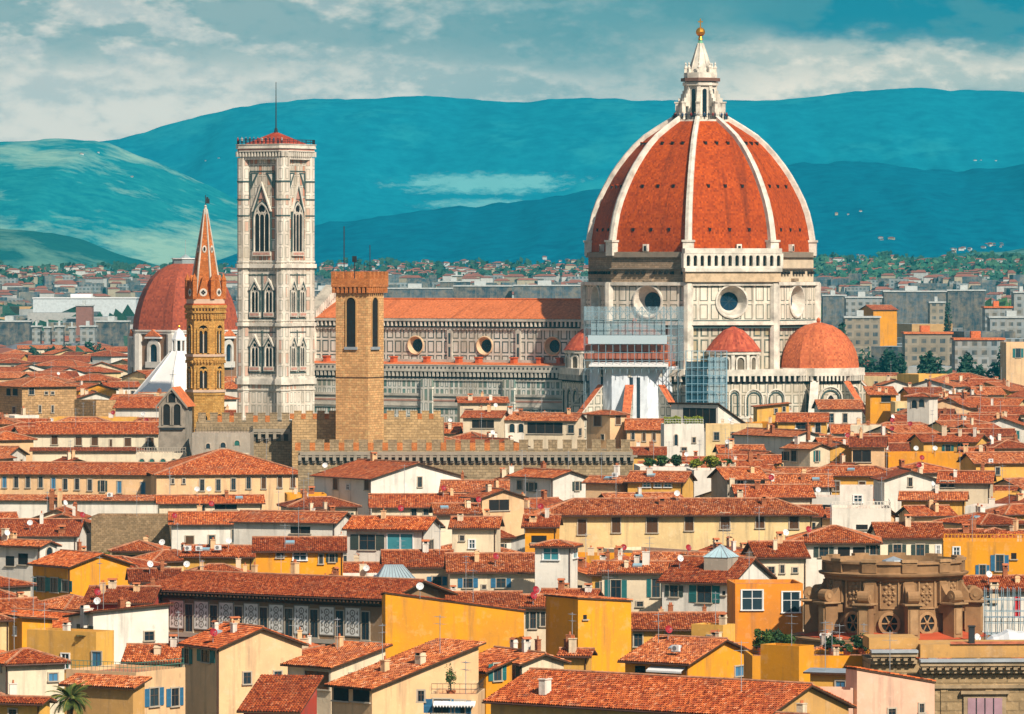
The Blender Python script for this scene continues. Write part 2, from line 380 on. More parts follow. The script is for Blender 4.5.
def hill(name, Y, depth, prof, mat, rough, seed, W=(-1500, 2600), step=8, back=560):
    """a ridge whose crest stands at distance Y; prof gives the crest as (bearing in px, row); the near slope runs down over 'depth' metres"""
    from mathutils import noise as mn
    xs = list(range(W[0], W[1], step)); V = []; ts = [0, .08, .17, .27, .38, .5, .62, .74, .86, .95, 1.0, 1.06, 1.25, 1.7]
    for t in ts:
        for px in xs:
            yy = Y - depth * (1 - t) if t <= 1 else Y + back * (t - 1) / .7
            x = wx(px, Y); H = wz(lerp(px, prof), Y)
            s = t if t <= 1 else 1 - (t - 1) * 1.0
            q = (t * t * (3 - 2 * t)) ** .85 if t <= 1 else s
            b = mn.fractal(Vector((x * .0022 + seed, yy * .0011, seed)), 1, 2, 5) * .16 * H * sin(pi * min(t, 1)) if t < 1 else 0
            c = mn.fractal(Vector((x * .02, seed, yy * .004)), 1, 2, 4) * rough
            V.append((x, yy, max(-3, H * q + b + c * min(1, t * 3)) if t > 0 else -3))
    n = len(xs); f = [(r * n + i, r * n + i + 1, (r + 1) * n + i + 1, (r + 1) * n + i) for r in range(len(ts) - 1) for i in range(n - 1)]
    me = bpy.data.meshes.new(name); me.from_pydata(V, [], f); me.materials.append(mat); me.polygons.foreach_set('use_smooth', [True] * len(f))
    o = link(name, me); tag(o, None, None, None, 'structure'); return o
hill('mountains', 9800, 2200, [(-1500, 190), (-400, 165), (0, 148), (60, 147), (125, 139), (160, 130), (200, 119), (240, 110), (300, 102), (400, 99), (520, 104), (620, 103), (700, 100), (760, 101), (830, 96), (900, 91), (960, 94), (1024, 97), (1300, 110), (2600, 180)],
     hill_mat('far_mountain_hazy_forest', (.001, .13, .205), (.004, .19, .262), (.02, .24, .28), .54, .70, .0035, ((-40, 196, 120, 15, (.14, .38, .39)), (-45, 160, 70, 8, (.12, .34, .36)))), 3, 3.0)
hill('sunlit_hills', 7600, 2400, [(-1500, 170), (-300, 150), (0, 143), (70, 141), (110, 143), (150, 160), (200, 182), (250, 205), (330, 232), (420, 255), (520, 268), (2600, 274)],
     hill_mat('sunlit_hill_hazy_forest', (.003, .14, .185), (.014, .215, .235), (.24, .40, .32), .45, .60, .0042), 4, 8.0)
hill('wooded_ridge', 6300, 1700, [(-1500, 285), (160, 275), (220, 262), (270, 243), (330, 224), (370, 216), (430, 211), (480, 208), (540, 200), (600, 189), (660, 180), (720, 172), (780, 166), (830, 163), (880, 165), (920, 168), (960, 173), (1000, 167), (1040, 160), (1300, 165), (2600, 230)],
     hill_mat('wooded_ridge_hazy_forest', (.001, .085, .155), (.002, .14, .215), (.03, .17, .20), .66, .74, .006), 6, 21.0)
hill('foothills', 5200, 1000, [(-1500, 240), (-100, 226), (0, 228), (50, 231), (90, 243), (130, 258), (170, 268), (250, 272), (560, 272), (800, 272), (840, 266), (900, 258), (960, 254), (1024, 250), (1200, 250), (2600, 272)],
     hill_mat('foothill_fields_and_sun', (.008, .085, .10), (.012, .11, .11), (.10, .22, .18), .50, .64, .008), 3, 33.0)
# ------------------------------------------------------------------ the cathedral (local frame: x east, y north, z up; the octagon's axis is the origin)
GREEN, MARB = (.055, .095, .085), (.80, .73, .62)
P_DRUM = panels('drum_marble_panels', 2.75, 4.3, .38, .22, MARB, GREEN, (.70, .66, .56), .35)
P_LOW = panels('lower_drum_marble_panels', 2.6, 3.9, .30, .38, (.60, .56, .46), (.04, .085, .08), (.45, .38, .24), .25)
P_NAVE = panels('clerestory_marble_panels', 2.35, 3.45, .26, .30, (.74, .72, .66), (.04, .08, .085), (.8, .76, .68), .0)
P_STRIPE = panels('aisle_marble_strips', 1.35, 3.3, .26, .16, (.76, .75, .70), (.07, .16, .15), (.15, .28, .26), .50)
P_APSE = panels('apse_marble_panels', 2.1, 2.6, .25, .20, (.72, .66, .55), (.09, .12, .10), (.8, .72, .6), .1)
MARBLE = plain('white_marble', (.80, .72, .60), .6, 0.0, .52, .35)
MARBLE2 = plain('weathered_marble', (.60, .54, .45), .7, 0.0, .45, .3)
DGREEN = plain('dark_green_marble', (.06, .10, .095), .6)
BRICKB = stone('unfinished_brick_band', (.36, .25, .16), 1.3, .5)
DOME_T = dome_tiles('great_dome_tiles', (.34, .043, .001), (.45, .069, .003), .42, .5)
SMALL_T = dome_tiles('small_dome_tiles', (.48, .11, .04), (.60, .16, .055), .4, .45)
ROOF_T = dome_tiles('nave_roof_tiles', (.58, .15, .045), (.65, .18, .06), .4, .45)
GOLD = plain('gilded_copper', (.85, .38, .04), .3, .85, .1)
GLASSB = plain('blue_window_glass', (.012, .04, .075), .15, 0.0, .5)
VERDI = plain('verdigris_copper', (.16, .42, .24), .6)
C0 = Vector((45.2, 1300.0, 0)); ROT = R_(-30.5)
duomo = thing('cathedral', 'huge domed cathedral of white and green marble with an orange ribbed dome', 'cathedral', C0, ROT)
def oculus(parent, loc, ang, r_out, r_in, depth, warm=False):
    m = MB(); n = 40
    def c(r, y): return [(r * cos(2 * pi * i / n), y, r * sin(2 * pi * i / n)) for i in range(n)]
    rings = [c(r_out * 1.07, 0.0), c(r_out * 1.07, -.35), c(r_out * .97, -.42), c(r_out * .90, .1), c((r_out + r_in) / 2 * 1.02, depth * .45), c((r_out + r_in) / 2 * .98, depth * .55), c(r_in, depth)]
    for A, B in zip(rings, rings[1:]):
        for i in range(n): m.poly([A[i], A[(i + 1) % n], B[(i + 1) % n], B[i]], 0, None, True)
    o = m.build('oculus', [plain('oculus_warm_stone', (.72, .50, .30), .7) if warm else MARBLE], parent, loc, ang)
    g = MB(); g.poly(c(r_in * 1.02, depth - .05)); g.build('glass', GLASSB, o)
    b = MB()
    for k in range(4):
        a = pi * k / 4; b.tube((-r_in * cos(a), depth - .1, -r_in * sin(a)), (r_in * cos(a), depth - .1, r_in * sin(a)), .07, 0, 4)
    b.build('tracery', plain('lead_tracery', (.03, .06, .08), .6), o)
    return o
A8 = pi / 8
RD = 28.0; AP = RD * cos(A8); ZD0, ZD1, ZB1 = 42.6, 51.6, 59.3
def facet(k): return k * pi / 4                                # outward normal angle of facet k (0 = east, -2 = south)
def fpt(k, ap): a = facet(k); return lambda u, z: (ap * cos(a) - u * sin(a), ap * sin(a) + u * cos(a), z)
m = MB(); half = RD * sin(A8)
for k in range(8):
    holed(m, -half, half, ZD0, ZD1, 0, 47.6, 3.9, fpt(k, AP), 0)
m.build('drum', [P_DRUM], duomo)
for k in range(8):
    a = facet(k); oculus(duomo, (AP * cos(a), AP * sin(a), 47.6), a + pi / 2, 3.75, 2.15, 2.3)
m = MB(); m.prism(ring(RD - .6, 8, A8), 0, ZD0 - 1.2, 0, 0, False); m.build('lower_drum', [P_LOW], duomo)
m = MB()
for k in range(8):                                             # corner pilasters and the two string courses
    a = A8 + k * pi / 4; c, s = (RD - .3) * cos(a), (RD - .3) * sin(a)
    m = MB(); m.prism(ring(1.25, 8, A8, (c, s)), 0, ZD1 + .3, 0); m.build('corner_pilaster', [MARBLE], duomo)
m = MB()
for (r0, z0, z1, mi) in ((RD + .9, ZD0 - .55, ZD0 + .35, 0), (RD + .3, ZD0 - 1.3, ZD0 - .55, 1), (RD + .7, ZD1 - .25, ZD1 + .55, 0), (RD + .25, ZD0 + .36, ZD0 + .62, 1), (RD + .25, 46.5 + .9, 46.5 + 1.05, 1)):
    if z0 > 46 and z0 < 48: continue
    m = MB(); m.prism(ring(r0, 8, A8), z0, z1, mi); m.build('string_course', [MARBLE, DGREEN], duomo)
m = MB(); m.prism(ring(RD - .9, 8, A8), ZD1 + .55, ZB1, 0, 0, False)
m.prism(ring(RD - .3, 8, A8), 55.2, 55.5, 1); m.prism(ring(RD - .2, 8, A8), ZB1 - 1.3, ZB1 - .1, 1)
for k in range(8):
    f = fpt(k, AP - .85)
    for i in range(13):
        u = -half + 1.6 + i * (2 * half - 3.2) / 12
        if (i * 7 + k * 3) % 5 == 0: continue
        p, q = f(u - .35, 54.0), f(u + .35, 54.6)
        m.X = Matrix.Rotation(facet(k), 4, 'Z'); m.box(AP - .9, AP - .2, u - .4, u + .4, 54.0, 54.7, 2); m.X = None
    if k not in (-1 % 8,):
        m.X = Matrix.Rotation(facet(k), 4, 'Z'); m.box(AP - .9, AP + .1, -1.1, 1.1, 52.3, 53.0, 0); m.X = None
m.build('brick_band', [BRICKB, plain('grey_brown_ledge', (.27, .21, .155), .9), DARK], duomo)
m = MB()                                                       # paler plastered masonry on the east and north-east sides
m.poly([fpt(0, AP - .80)(u, z) for u, z in ((-half + .3, ZD1 + .6), (half - .3, ZD1 + .6), (half - .3, ZB1 - 1.35), (-half + .3, ZB1 - 1.35))]); m.build('plastered_band', [plain('cream_plaster_band', (.66, .52, .36), .9, 0.0, .3, .4)], duomo)
# marble arcade gallery finished on one side only (south-east facet)
m = MB(); m.X = Matrix.Rotation(-pi / 4, 4, 'Z'); h2 = half + 1.2; n = 14
m.box(AP - .9, AP + 1.8, -h2, h2, 54.6, 55.5, 0); m.box(AP - .9, AP + 1.3, -h2 + .2, h2 - .2, 52.2, 54.6, 1)
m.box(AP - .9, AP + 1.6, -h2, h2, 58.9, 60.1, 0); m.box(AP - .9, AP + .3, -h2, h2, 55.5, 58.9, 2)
wd = 2 * h2 / n
for i in range(n):
    u = -h2 + (i + .5) * wd
    P = [(x, z) for x, z in arch_pts(wd * .52, 2.5)]
    def P3(x, z, u=u): return (AP + 1.6, u + x, z)
    Q = [(-wd / 2, 0), (wd / 2, 0)]; mn_ = len(P)
    for j in range(1, mn_):
        a, b = P[j], P[(j + 1) % mn_]
        def out(p): s_ = min((wd / 2) / max(abs(p[0]), 1e-6), 1e9); return (math.copysign(wd / 2, p[0]) if abs(p[0]) > .01 else 0, p[1] if p[1] < 1.2 else 2.9)
        qa, qb = out(a), out(b)
        m.poly([P3(a[0], 55.95 + a[1]), P3(qa[0], 55.95 + qa[1]), P3(qb[0], 55.95 + qb[1]), P3(b[0], 55.95 + b[1])], 0)
        m.poly([(AP + 1.6, u + a[0], 55.95 + a[1]), (AP + 1.6, u + b[0], 55.95 + b[1]), (AP + .6, u + b[0], 55.95 + b[1]), (AP + .6, u + a[0], 55.95 + a[1])], 0)
    m.box(AP + .9, AP + 1.6, u - wd / 2, u + wd / 2, 55.5, 55.95, 0)
for e in (-1, 1): m.box(AP - .6, AP + 1.58, e * h2 - .3, e * h2 + .3, 55.5, 58.9, 0)
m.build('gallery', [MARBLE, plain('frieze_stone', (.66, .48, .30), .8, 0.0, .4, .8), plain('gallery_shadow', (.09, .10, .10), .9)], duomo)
# the dome
hw = [(59.0, 113.6), (61.8, 113.2), (65.2, 111), (68.3, 108), (71.2, 103.7), (74.2, 97.6), (77.2, 90.7), (79.6, 84), (82.2, 75.6), (84.4, 67.5), (86.6, 57.5), (88.6, 45.0), (90.0, 35.5), (91.0, 28.5)]
prof = [(h * .2399 / .992 - .75, z) for z, h in hw]
m = MB(); m.loft(prof, 8, A8); m.build('dome', [DOME_T], duomo)
for k in range(8):
    a = A8 + k * pi / 4; m = MB(); P = []
    for i, (r, z) in enumerate(prof):
        w = .82 - .28 * i / (len(prof) - 1); j0, j1 = max(0, i - 1), min(len(prof) - 1, i + 1)
        tr, tz = prof[j1][0] - prof[j0][0], prof[j1][1] - prof[j0][1]; L = math.hypot(tr, tz); nr, nz = tz / L, -tr / L
        P.append([(r - .5 * nr, -w, z - .5 * nz), (r + .8 * nr, -w, z + .8 * nz), (r + 1.05 * nr, 0, z + 1.05 * nz), (r + .8 * nr, w, z + .8 * nz), (r - .5 * nr, w, z - .5 * nz)])
    for A, B in zip(P, P[1:]):
        for i in range(4): m.poly([A[i], A[i + 1], B[i + 1], B[i]], 0)
    m.box(prof[0][0] - 1.0, prof[0][0] + 1.15, -1.25, 1.25, 58.4, 62.0, 0); m.box(prof[0][0] - 1.0, prof[0][0] + 1.4, -1.5, 1.5, 61.6, 62.1, 0)
    m.build('rib', [MARBLE], duomo, None, a)
om = MB(); om.box(-.27, .27, -.25, .5, -.1, .62, 1); om.box(-.42, .42, -.2, .6, .62, .8, 0); om = om.build('roof_opening', [DOME_T, DARK], duomo); first = True
for k in range(8):
    a = facet(k)
    for z, us in ((64.3, (-.42, 0, .42)), (74.6, (-.42, 0, .42)), (84.9, (-.42, 0, .42))):
        r = np.interp(z, [p[1] for p in prof], [p[0] for p in prof]); ap, hf = r * cos(A8), r * sin(A8)
        for u in us:
            o = om if first else om.copy()
            if not first: COL.objects.link(o)
            first = False; o.location = fpt(k, ap + .02)(u * hf * 1.15, z); o.rotation_euler = (0, 0, a + pi / 2)
for k in range(8):
    m = MB(); m.box(-.6, .6, -.9, .8, 0, 1.7, 0); m.box(-.33, .33, -.93, -.9, .1, 1.3, 1); m.build('dormer', [MARBLE, DARK], duomo, fpt(k, AP - 1.2)(2.0 if k % 2 else -1, ZB1 + .1), facet(k) + pi / 2)
# lantern
lan = MB(); lan.prism(ring(6.9, 8, A8), 90.4, 91.0, 0); lan.prism(ring(6.3, 8, A8), 89.6, 90.4, 0); lan.prism(ring(3.75, 8, A8), 91.0, 100.2, 0)
lan.prism(ring(4.3, 8, A8), 99.2, 100.0, 0); lan.prism(ring(4.75, 8, A8), 100.2, 101.0, 1); lan.prism(ring(4.0, 8, A8), 101.0, 102.3, 0)
LAN = lan.build('lantern', [MARBLE, plain('brown_cornice_stone', (.20, .10, .07), .8)], duomo)
for k in range(8):
    a = A8 + k * pi / 4; m = MB()
    m.box(3.3, 3.95, -.42, .42, 91, 99.2, 0)
    for z0, z1, x in ((91.0, 95.2, 6.0), (95.2, 96.2, 5.3), (96.2, 97.2, 4.7), (97.2, 98.0, 4.3)): m.box(3.9 if z0 > 91 else 4.9, x, -.42, .42, z0, z1, 0)
    m.box(4.8, 6.25, -.55, .55, 95.0, 95.35, 0); m.box(3.9, 5.2, -.42, .42, 94.2, 95.2, 0)
    m.build('buttress', [MARBLE], LAN, None, a)
    m = MB(); m.box(3.25, 3.85, -.36, .36, 101, 103.2, 0); m.loft([(.36, 103.2), (.46, 103.5), (.14, 104.1), (.25, 104.4), (0, 104.9)], 6, 0, 0, (3.55, 0)); m.build('pinnacle', [MARBLE], LAN, None, a)
    f = facet(k); m = MB(); plate(m, arch_pts(1.05, 6.8), -.03, 0); m.build('window', [plain('lantern_window_glass', (.01, .02, .03), .2)], LAN, (3.75 * cos(A8) * cos(f), 3.75 * cos(A8) * sin(f), 91.6), f + pi / 2)
m = MB(); m.loft([(2.9, 102.3), (2.5, 103.4), (1.5, 106.8), (.62, 109.4)], 8, A8, 0); m.loft([(.63, 109.4), (.4, 110.3)], 8, A8, 1)
for k in range(8):
    a = A8 + k * pi / 4; m.tube((2.95 * cos(a), 2.95 * sin(a), 102.3), (.62 * cos(a), .62 * sin(a), 109.4), .16, 0, 5)
m.build('cone_roof', [MARBLE, VERDI], LAN)
m = MB(); m.tube((0, 0, 110.2), (0, 0, 111.0), .62, 0, 10, .42); m.ball((0, 0, 112.1), 1.12, 0, 16); m.build('golden_ball', [GOLD], LAN)
m = MB(); m.box(-.13, .13, -.13, .13, 113.1, 115.3); m.box(-.6, .6, -.12, .12, 114.4, 114.7); m.build('cross', [GOLD], LAN, None, -ROT)
m = MB()
for r in (91.55, 92.05): 
    R8 = ring(6.75, 24); [m.tube((*R8[i], r), (*R8[(i + 1) % 24], r), .05, 0, 4) for i in range(24)]
for p in ring(6.75, 24): m.tube((*p, 91), (*p, 92.1), .05, 0, 4)
m.build('railing', [IRON], LAN)
# nave and aisles (they run west: x from -24 to -103)
def nav_x(px, y): a = (px - CX) / F; return (a * (C0.y + .8616 * y) - (C0.x + .5075 * y)) / (.8616 + .5075 * a)
XW, XE = -103.0, -23.0; YC, YA = -10.5, -20.5
ocx = [nav_x(px, YC) for px in (553, 485, 416, 347)]
m = MB(); bnd = [XE] + [(a + b) / 2 for a, b in zip(ocx, ocx[1:])] + [XW]
for i, x in enumerate(ocx): holed(m, bnd[i + 1], bnd[i], 33.2, 40.9, x, 36.6, 2.3, lambda u, z: (u, YC, z), 0)
m.box(XW, XE, YC, -YC, 20, 33.2, 0); m.poly([(XE, -YC, 20), (XW, -YC, 20), (XW, -YC, 43), (XE, -YC, 43)], 0)
m.build('nave_wall', [P_NAVE], duomo)
for x in ocx: oculus(duomo, (x, YC, 36.6), 0.0, 2.2, 1.5, 1.0, True)
m = MB(); z0 = 43.2; zr = 47.75
for sgn in (-1, 1): m.poly([(XW, sgn * 11.6, z0), (XE, sgn * 11.6, z0), (XE, 0, zr), (XW, 0, zr)][::1 if sgn < 0 else -1], 0)
m.tube((XW, 0, zr + .1), (XE, 0, zr + .1), .28, 0, 6)
m.build('nave_roof', [ROOF_T], duomo)
m = MB(); m.box(XW, XE, YC - 1.1, YC, 42.5, 43.1, 0); m.box(XW, XE, YC - .5, YC, 40.95, 42.5, 1); m.box(XW, XE, YC - .35, YC, 40.4, 40.95, 2)
for i in range(66): x = XE - .6 - i * 1.2; m.box(x - .22, x + .22, YC - .95, YC - .5, 41.3, 42.5, 2)
m.box(XW, XE, YC - .5, YC, 32.5, 33.2, 0)
for x in bnd[1:-1]: m.box(x - .7, x + .7, YC - .45, YC, 33.2, 40.4, 0); m.box(x - .3, x + .3, YC - .47, YC - .45, 33.8, 36.2, 1); m.box(x - .3, x + .3, YC - .47, YC - .45, 37, 39.6, 1)
m.build('clerestory_cornice', [MARBLE2, plain('shadowed_green_marble', (.045, .07, .075), .8), MARBLE], duomo)
m = MB(); m.poly([(XW, YA + .6, 31.6), (XE - 3, YA + .6, 31.6), (XE - 3, YC, 32.6), (XW, YC, 32.6)], 0); m.build('aisle_roof', [ROOF_T], duomo)
m = MB()
for x in [nav_x(p, YC) for p in (330, 397, 430, 462, 482, 517, 543, 563)]: m.box(x - .5, x + .5, YC - 2.4, YC - .5, 32, 33.6, 0); m.box(x - .7, x + .7, YC - 2.6, YC - .5, 33.6, 33.9, 0)
m.build('roof_hatch', [plain('brick_roof_hatch', (.55, .11, .03), .9)], duomo)
XA = XE - 2
m = MB(); m.box(XW, XA, YA, YC, 25.0, 28.4, 0); m.box(XW, XA, YA, YC, 0, 21.6, 0); m.build('aisle_wall', [P_STRIPE], duomo)
m = MB(); m.box(XW, XA, YA - .05, YC, 21.6, 25.0, 0)
for z0, z1, d, mi in ((24.5, 25.1, .35, 0), (24.0, 24.15, .1, 2), (23.2, 23.6, .14, 1), (22.0, 22.3, .2, 0), (21.35, 21.6, .15, 2), (28.2, 28.7, .25, 0)): m.box(XW, XA, YA - d, YA, z0, z1, mi)
m.build('aisle_string_course', [MARBLE2, plain('pink_marble', (.52, .27, .20), .7), DGREEN], duomo)
m = MB(); m.box(XW, XA, YA - .1, YC, 28.7, 30.4, 1); m.box(XW, XA, YA - .75, YA + .2, 30.4, 30.9, 0); m.box(XW, XA, YA - .65, YA - .35, 30.9, 31.9, 0)
n = int((XA - XW) / 1.15)
for i in range(n):
    x = XW + .6 + i * 1.15; m.box(x - .28, x + .28, YA - .65, YA - .3, 29.2, 30.4, 0); m.box(x - .2, x + .2, YA - .70, YA - .65, 31.1, 31.6, 1)
m.box(XW, XA, YA - .75, YA - .3, 31.9, 32.1, 0)
m.build('aisle_gallery', [MARBLE2, plain('gallery_dark', (.06, .06, .06), .9)], duomo)
for px in (510, 428): x = nav_x(px, YA); m = MB(); m.box(x - 1.6, x + 1.6, YA - .8, YA, 0, 28.6, 0); m.build('aisle_buttress', [P_STRIPE], duomo)
m = MB(); m.X = Matrix.Translation((XW - 1, 0, 0)) @ Matrix.Rotation(pi / 2, 4, 'Z')
P = [(-22, 0), (22, 0), (22, 34), (12, 37), (11, 44.5), (0, 51.3), (-11, 44.5), (-12, 37), (-22, 34)]
m.poly([(x, -1.5, z) for x, z in P], 0); m.poly([(x, 1.5, z) for x, z in P][::-1], 0)
for (a, b), (c, d) in zip(P, P[1:]): m.poly([(a, -1.5, b), (a, 1.5, b), (c, 1.5, d), (c, -1.5, d)], 0)
for s in (-1, 1):
    for i in range(14):
        f = i / 14; x, z = s * 11 * (1 - f), 44.5 + 6.8 * f; m.box(x - .3, x + .3, -1.9, 1.9, z - 1.5, z + .5, 0)
m.build('facade', [MARBLE], duomo)
# tribunes (apses) and the small exedrae between them
def tribune(cx_, cy_, a0, rb):
    T = MB(); body = ring(rb, 8, A8, (0, 0)); T.prism(body, 0, 28.2, 0); T.prism(ring(rb + .15, 8, A8), 20.6, 21.2, 2); T.prism(ring(rb + .12, 8, A8), 23.0, 23.4, 3)
    T.prism(ring(rb + .2, 8, A8), 28.2, 29.4, 1)
    T.prism(ring(rb + 1.05, 8, A8), 30.1, 30.6, 2); T.prism(ring(rb + .95, 8, A8), 30.6, 31.9, 2)
    for k in range(8):
        h = rb * sin(A8); f = fpt(k, rb * cos(A8))
        T.X = Matrix.Rotation(facet(k), 4, 'Z'); ap = rb * cos(A8); nn = 8
        for i in range(nn): u = -h + (i + .5) * 2 * h / nn; T.box(ap, ap + .95, u - .22, u + .22, 28.9, 30.1, 2)
        for dz, w_, mi in ((0, 5.6, 2), (.35, 4.6, 3), (.7, 3.7, 2)):
            pass
        T.X = T.X @ Matrix.Translation((ap, 0, 21.2)) @ Matrix.Rotation(pi / 2, 4, 'Z')
        for w_, hh, y, mi in ((6.0, 6.6, -.35, 2), (4.7, 5.7, -.28, 3)):
            P, Q = arch_pts(w_ - .7, hh - .35, n=12), arch_pts(w_, hh, n=12); band(T, P, Q, y, mi, 0)
        plate(T, arch_pts(1.7, 4.4, True), -.12, 1, 0); band(T, arch_pts(1.7, 4.4, True), arch_pts(2.4, 4.9, True), -.3, 2, 0)
        T.box(-.12, .12, -.2, -.1, 0, 3.2, 2)
        T.X = None
    t = T.build('tribune', [P_APSE, DARK, MARBLE, DGREEN], duomo, (cx_, cy_, 0), a0)
    d = MB(); d.loft([(9.7, 31.3), (9.65, 32.6), (9.45, 34.2), (9.0, 35.8), (8.2, 37.5), (7.0, 39.2), (5.4, 40.7), (3.3, 41.9), (1.0, 42.5), (.3, 42.6)], 10, pi / 10, 0)
    d.loft([(.3, 42.5), (.55, 43.0), (.5, 43.4), (0, 43.8)], 8, 0, 0); d.build('half_dome', [SMALL_T], t)
    for k in range(-2, 2):
        b = MB(); w = .75; P = [(rb - 1, 0), (rb + 9.2, 0), (rb + 9.2, 19.5), (rb + .2, 28.6), (rb - 1, 28.6)]
        for s in (-1, 1): b.poly([(x, s * w, z) for x, z in P][::-s], 0)
        b.poly([(P[1][0], -w, 0), (P[1][0], w, 0), (P[2][0], w, 19.5), (P[2][0], -w, 19.5)], 0)
        b.poly([(P[2][0] + .4, -w - .25, 19.3), (P[2][0] + .4, w + .25, 19.3), (P[3][0], w + .25, 28.95), (P[3][0], -w - .25, 28.95)], 2 if (k == -2 and abs(a0) < .1) else 1)
        b.poly([(P[2][0] + .4, -w - .25, 19.0), (P[2][0] + .4, w + .25, 19.0), (P[2][0] + .4, w + .25, 19.3), (P[2][0] + .4, -w - .25, 19.3)], 2)
        for s in (-1, 1): b.poly([(P[2][0] + .4, s * (w + .25), 19.0), (P[3][0], s * (w + .25), 28.5), (P[3][0], s * (w + .25), 28.95), (P[2][0] + .4, s * (w + .25), 19.3)], 2)
        b.build('spur_buttress', [P_APSE, SMALL_T, MARBLE], t, None, A8 + (k + .0) * pi / 4 + (0 if True else 0))
    return t
tribune(31.8, 0, 0.0, 10.0); tribune(0, -32.4, -pi / 2, 9.2); tribune(0, 32.4, pi / 2, 10.2)
m = MB(); m.prism(ring(36.0, 8, A8), 0, 28.4, 0); m.prism(ring(36.8, 8, A8), 30.2, 31.7, 1); m.prism(ring(36.1, 8, A8), 28.4, 30.2, 2)
for k in range(8):
    m.X = Matrix.Rotation(facet(k), 4, 'Z'); ap = 36.0 * cos(A8); h = 36.0 * sin(A8)
    for i in range(20): u = -h + (i + .5) * 2 * h / 20; m.box(ap, ap + .75, u - .25, u + .25, 28.9, 30.2, 1)
    B = m.X
    for u, w_ in ((-7.6, 4.6), (-1.6, 3.0), (3.2, 4.6), (8.6, 4.6)):
        m.X = B @ Matrix.Translation((ap, u, 20.8)) @ Matrix.Rotation(pi / 2, 4, 'Z')
        for q, hh, y, mi in ((w_, 6.4, -.3, 1), (w_ - 1.1, 5.7, -.22, 3)): band(m, arch_pts(q - .6, hh - .3, n=10), arch_pts(q, hh, n=10), y, mi, 0)
    m.X = None
m.prism(ring(36.15, 8, A8), 20.2, 20.8, 1); m.prism(ring(36.1, 8, A8), 18.0, 18.3, 3); m.prism(ring(36.12, 8, A8), 15.6, 16.1, 1)
m.build('choir_wall', [P_APSE, MARBLE, DARK, DGREEN], duomo)
for k in (-1, -3, 1, 3):
    a = facet(k); d = 27.2; e = MB(); e.loft([(5.7, 28), (5.7, 35.2)], 20, 0, 0); e.loft([(6.4, 35.2), (6.4, 36.0)], 20, 0, 1); e.loft([(5.7, 35.2), (6.4, 35.2)], 20, 0, 1)
    for i in range(5):
        b = (i - 2) * pi / 5.2; e.X = Matrix.Rotation(b, 4, 'Z') @ Matrix.Translation((5.72, 0, 31.3)) @ Matrix.Rotation(pi / 2, 4, 'Z')
        plate(e, arch_pts(1.7, 3.2), -.1, 2); band(e, arch_pts(1.7, 3.2), arch_pts(2.3, 3.6), -.4, 1, .1)
        e.X = Matrix.Rotation(b + pi / 10.4, 4, 'Z'); e.box(5.4, 6.2, -.4, .4, 31, 35.2, 1); e.X = None
    ex = e.build('exedra', [MARBLE2, MARBLE, plain('niche_shadow_stone', (.17, .14, .10), .9)], duomo, (d * cos(a), d * sin(a), 0), a)
    r = MB(); r.loft([(6.65, 35.9), (4.7, 38.6), (2.4, 40.8), (.3, 41.7)], 20, 0, 0); r.build('conical_roof', [dome_tiles('exedra_tiles', (.36, .06, .03), (.48, .10, .045), .6, .7)], ex)
# ------------------------------------------------------------------ scaffolding round the south tribune
TUBE = plain('scaffold_tube', (.26, .37, .42), .5, .2)
SHEET = plain('white_scaffold_sheet', (.76, .80, .84), .7, 0.0, .18, .5)
def net_mat(name, c, alpha):
    t = NT(name); t.b.inputs['Alpha'].default_value = alpha; return t.done(c, .9)
NETB = net_mat('pale_blue_netting', (.40, .56, .62), .26); NETD = net_mat('dark_blue_netting', (.02, .08, .12), .75)
def local(x, y, z): return Vector((C0.x + .8616 * x + .5075 * y, C0.y - .5075 * x + .8616 * y, z))
sc = thing('scaffolding', 'scaffolding with pale netting and white sheets wrapped round the cathedral apse', 'scaffolding', local(0, -32.4, 0), R_(-8))
m = MB(); xs = np.linspace(-10.5, 11.5, 14); ys = np.linspace(-11.5, 7, 8)
for x in xs:
    for y in (-11.5, -9.8): m.tube((x, y, 31), (x, y, 46.5), .08, 0, 4)
for z in np.arange(32, 47, 1.9):
    for y in (-11.5, -9.8): m.tube((-10.5, y, z), (11.5, y, z), .08, 0, 4)
    for x in (-10.5, 11.5): m.tube((x, -11.5, z), (x, 7, z), .08, 0, 4)
for y in ys:
    for x in (-10.5, 11.5): m.tube((x, y, 18), (x, y, 46.5), .08, 0, 4)
for i in range(13): m.tube((xs[i], -11.5, 44.2), (xs[i + 1], -11.5, 46.5), .07, 0, 4); m.tube((xs[i], -11.5, 46.5), (xs[i + 1], -11.5, 44.2), .07, 0, 4)
m.build('tube_frame', [TUBE], sc)
for z, d, mi in ((41.6, -1.5, 0), (39.9, -1.5, 0), (37.5, -1.2, 1), (35.6, -.9, 1)):
    m = MB(); m.box(-11.5 - d, 11.5 + d, -11.0 - d, -8.8, z - .25 if mi == 0 else z - 1.3, z, 0); m.build('deck', [plain('deck_boards', (.40, .47, .50), .8) if mi == 0 else plain('red_deck_boards', (.40, .13, .08), .8)], sc)
m = MB(); m.poly([(-10.5, -11.6, 43.4), (11.5, -11.6, 43.4), (11.5, -11.6, 46.5), (-10.5, -11.6, 46.5)]); m.poly([(11.6, -11.6, 34), (11.6, 5, 34), (11.6, 5, 46.5), (11.6, -11.6, 46.5)]); m.poly([(9.2, -11.62, 34), (11.4, -11.62, 34), (11.4, -11.62, 43), (9.2, -11.62, 43)])
m.build('netting', [NETB], sc)
m = MB(); m.box(-9.5, 9.0, -11.75, -11.65, 37.8, 39.8); m.build('parapet_sheet', [net_mat('pale_parapet_sheet', (.55, .66, .70), .80)], sc)
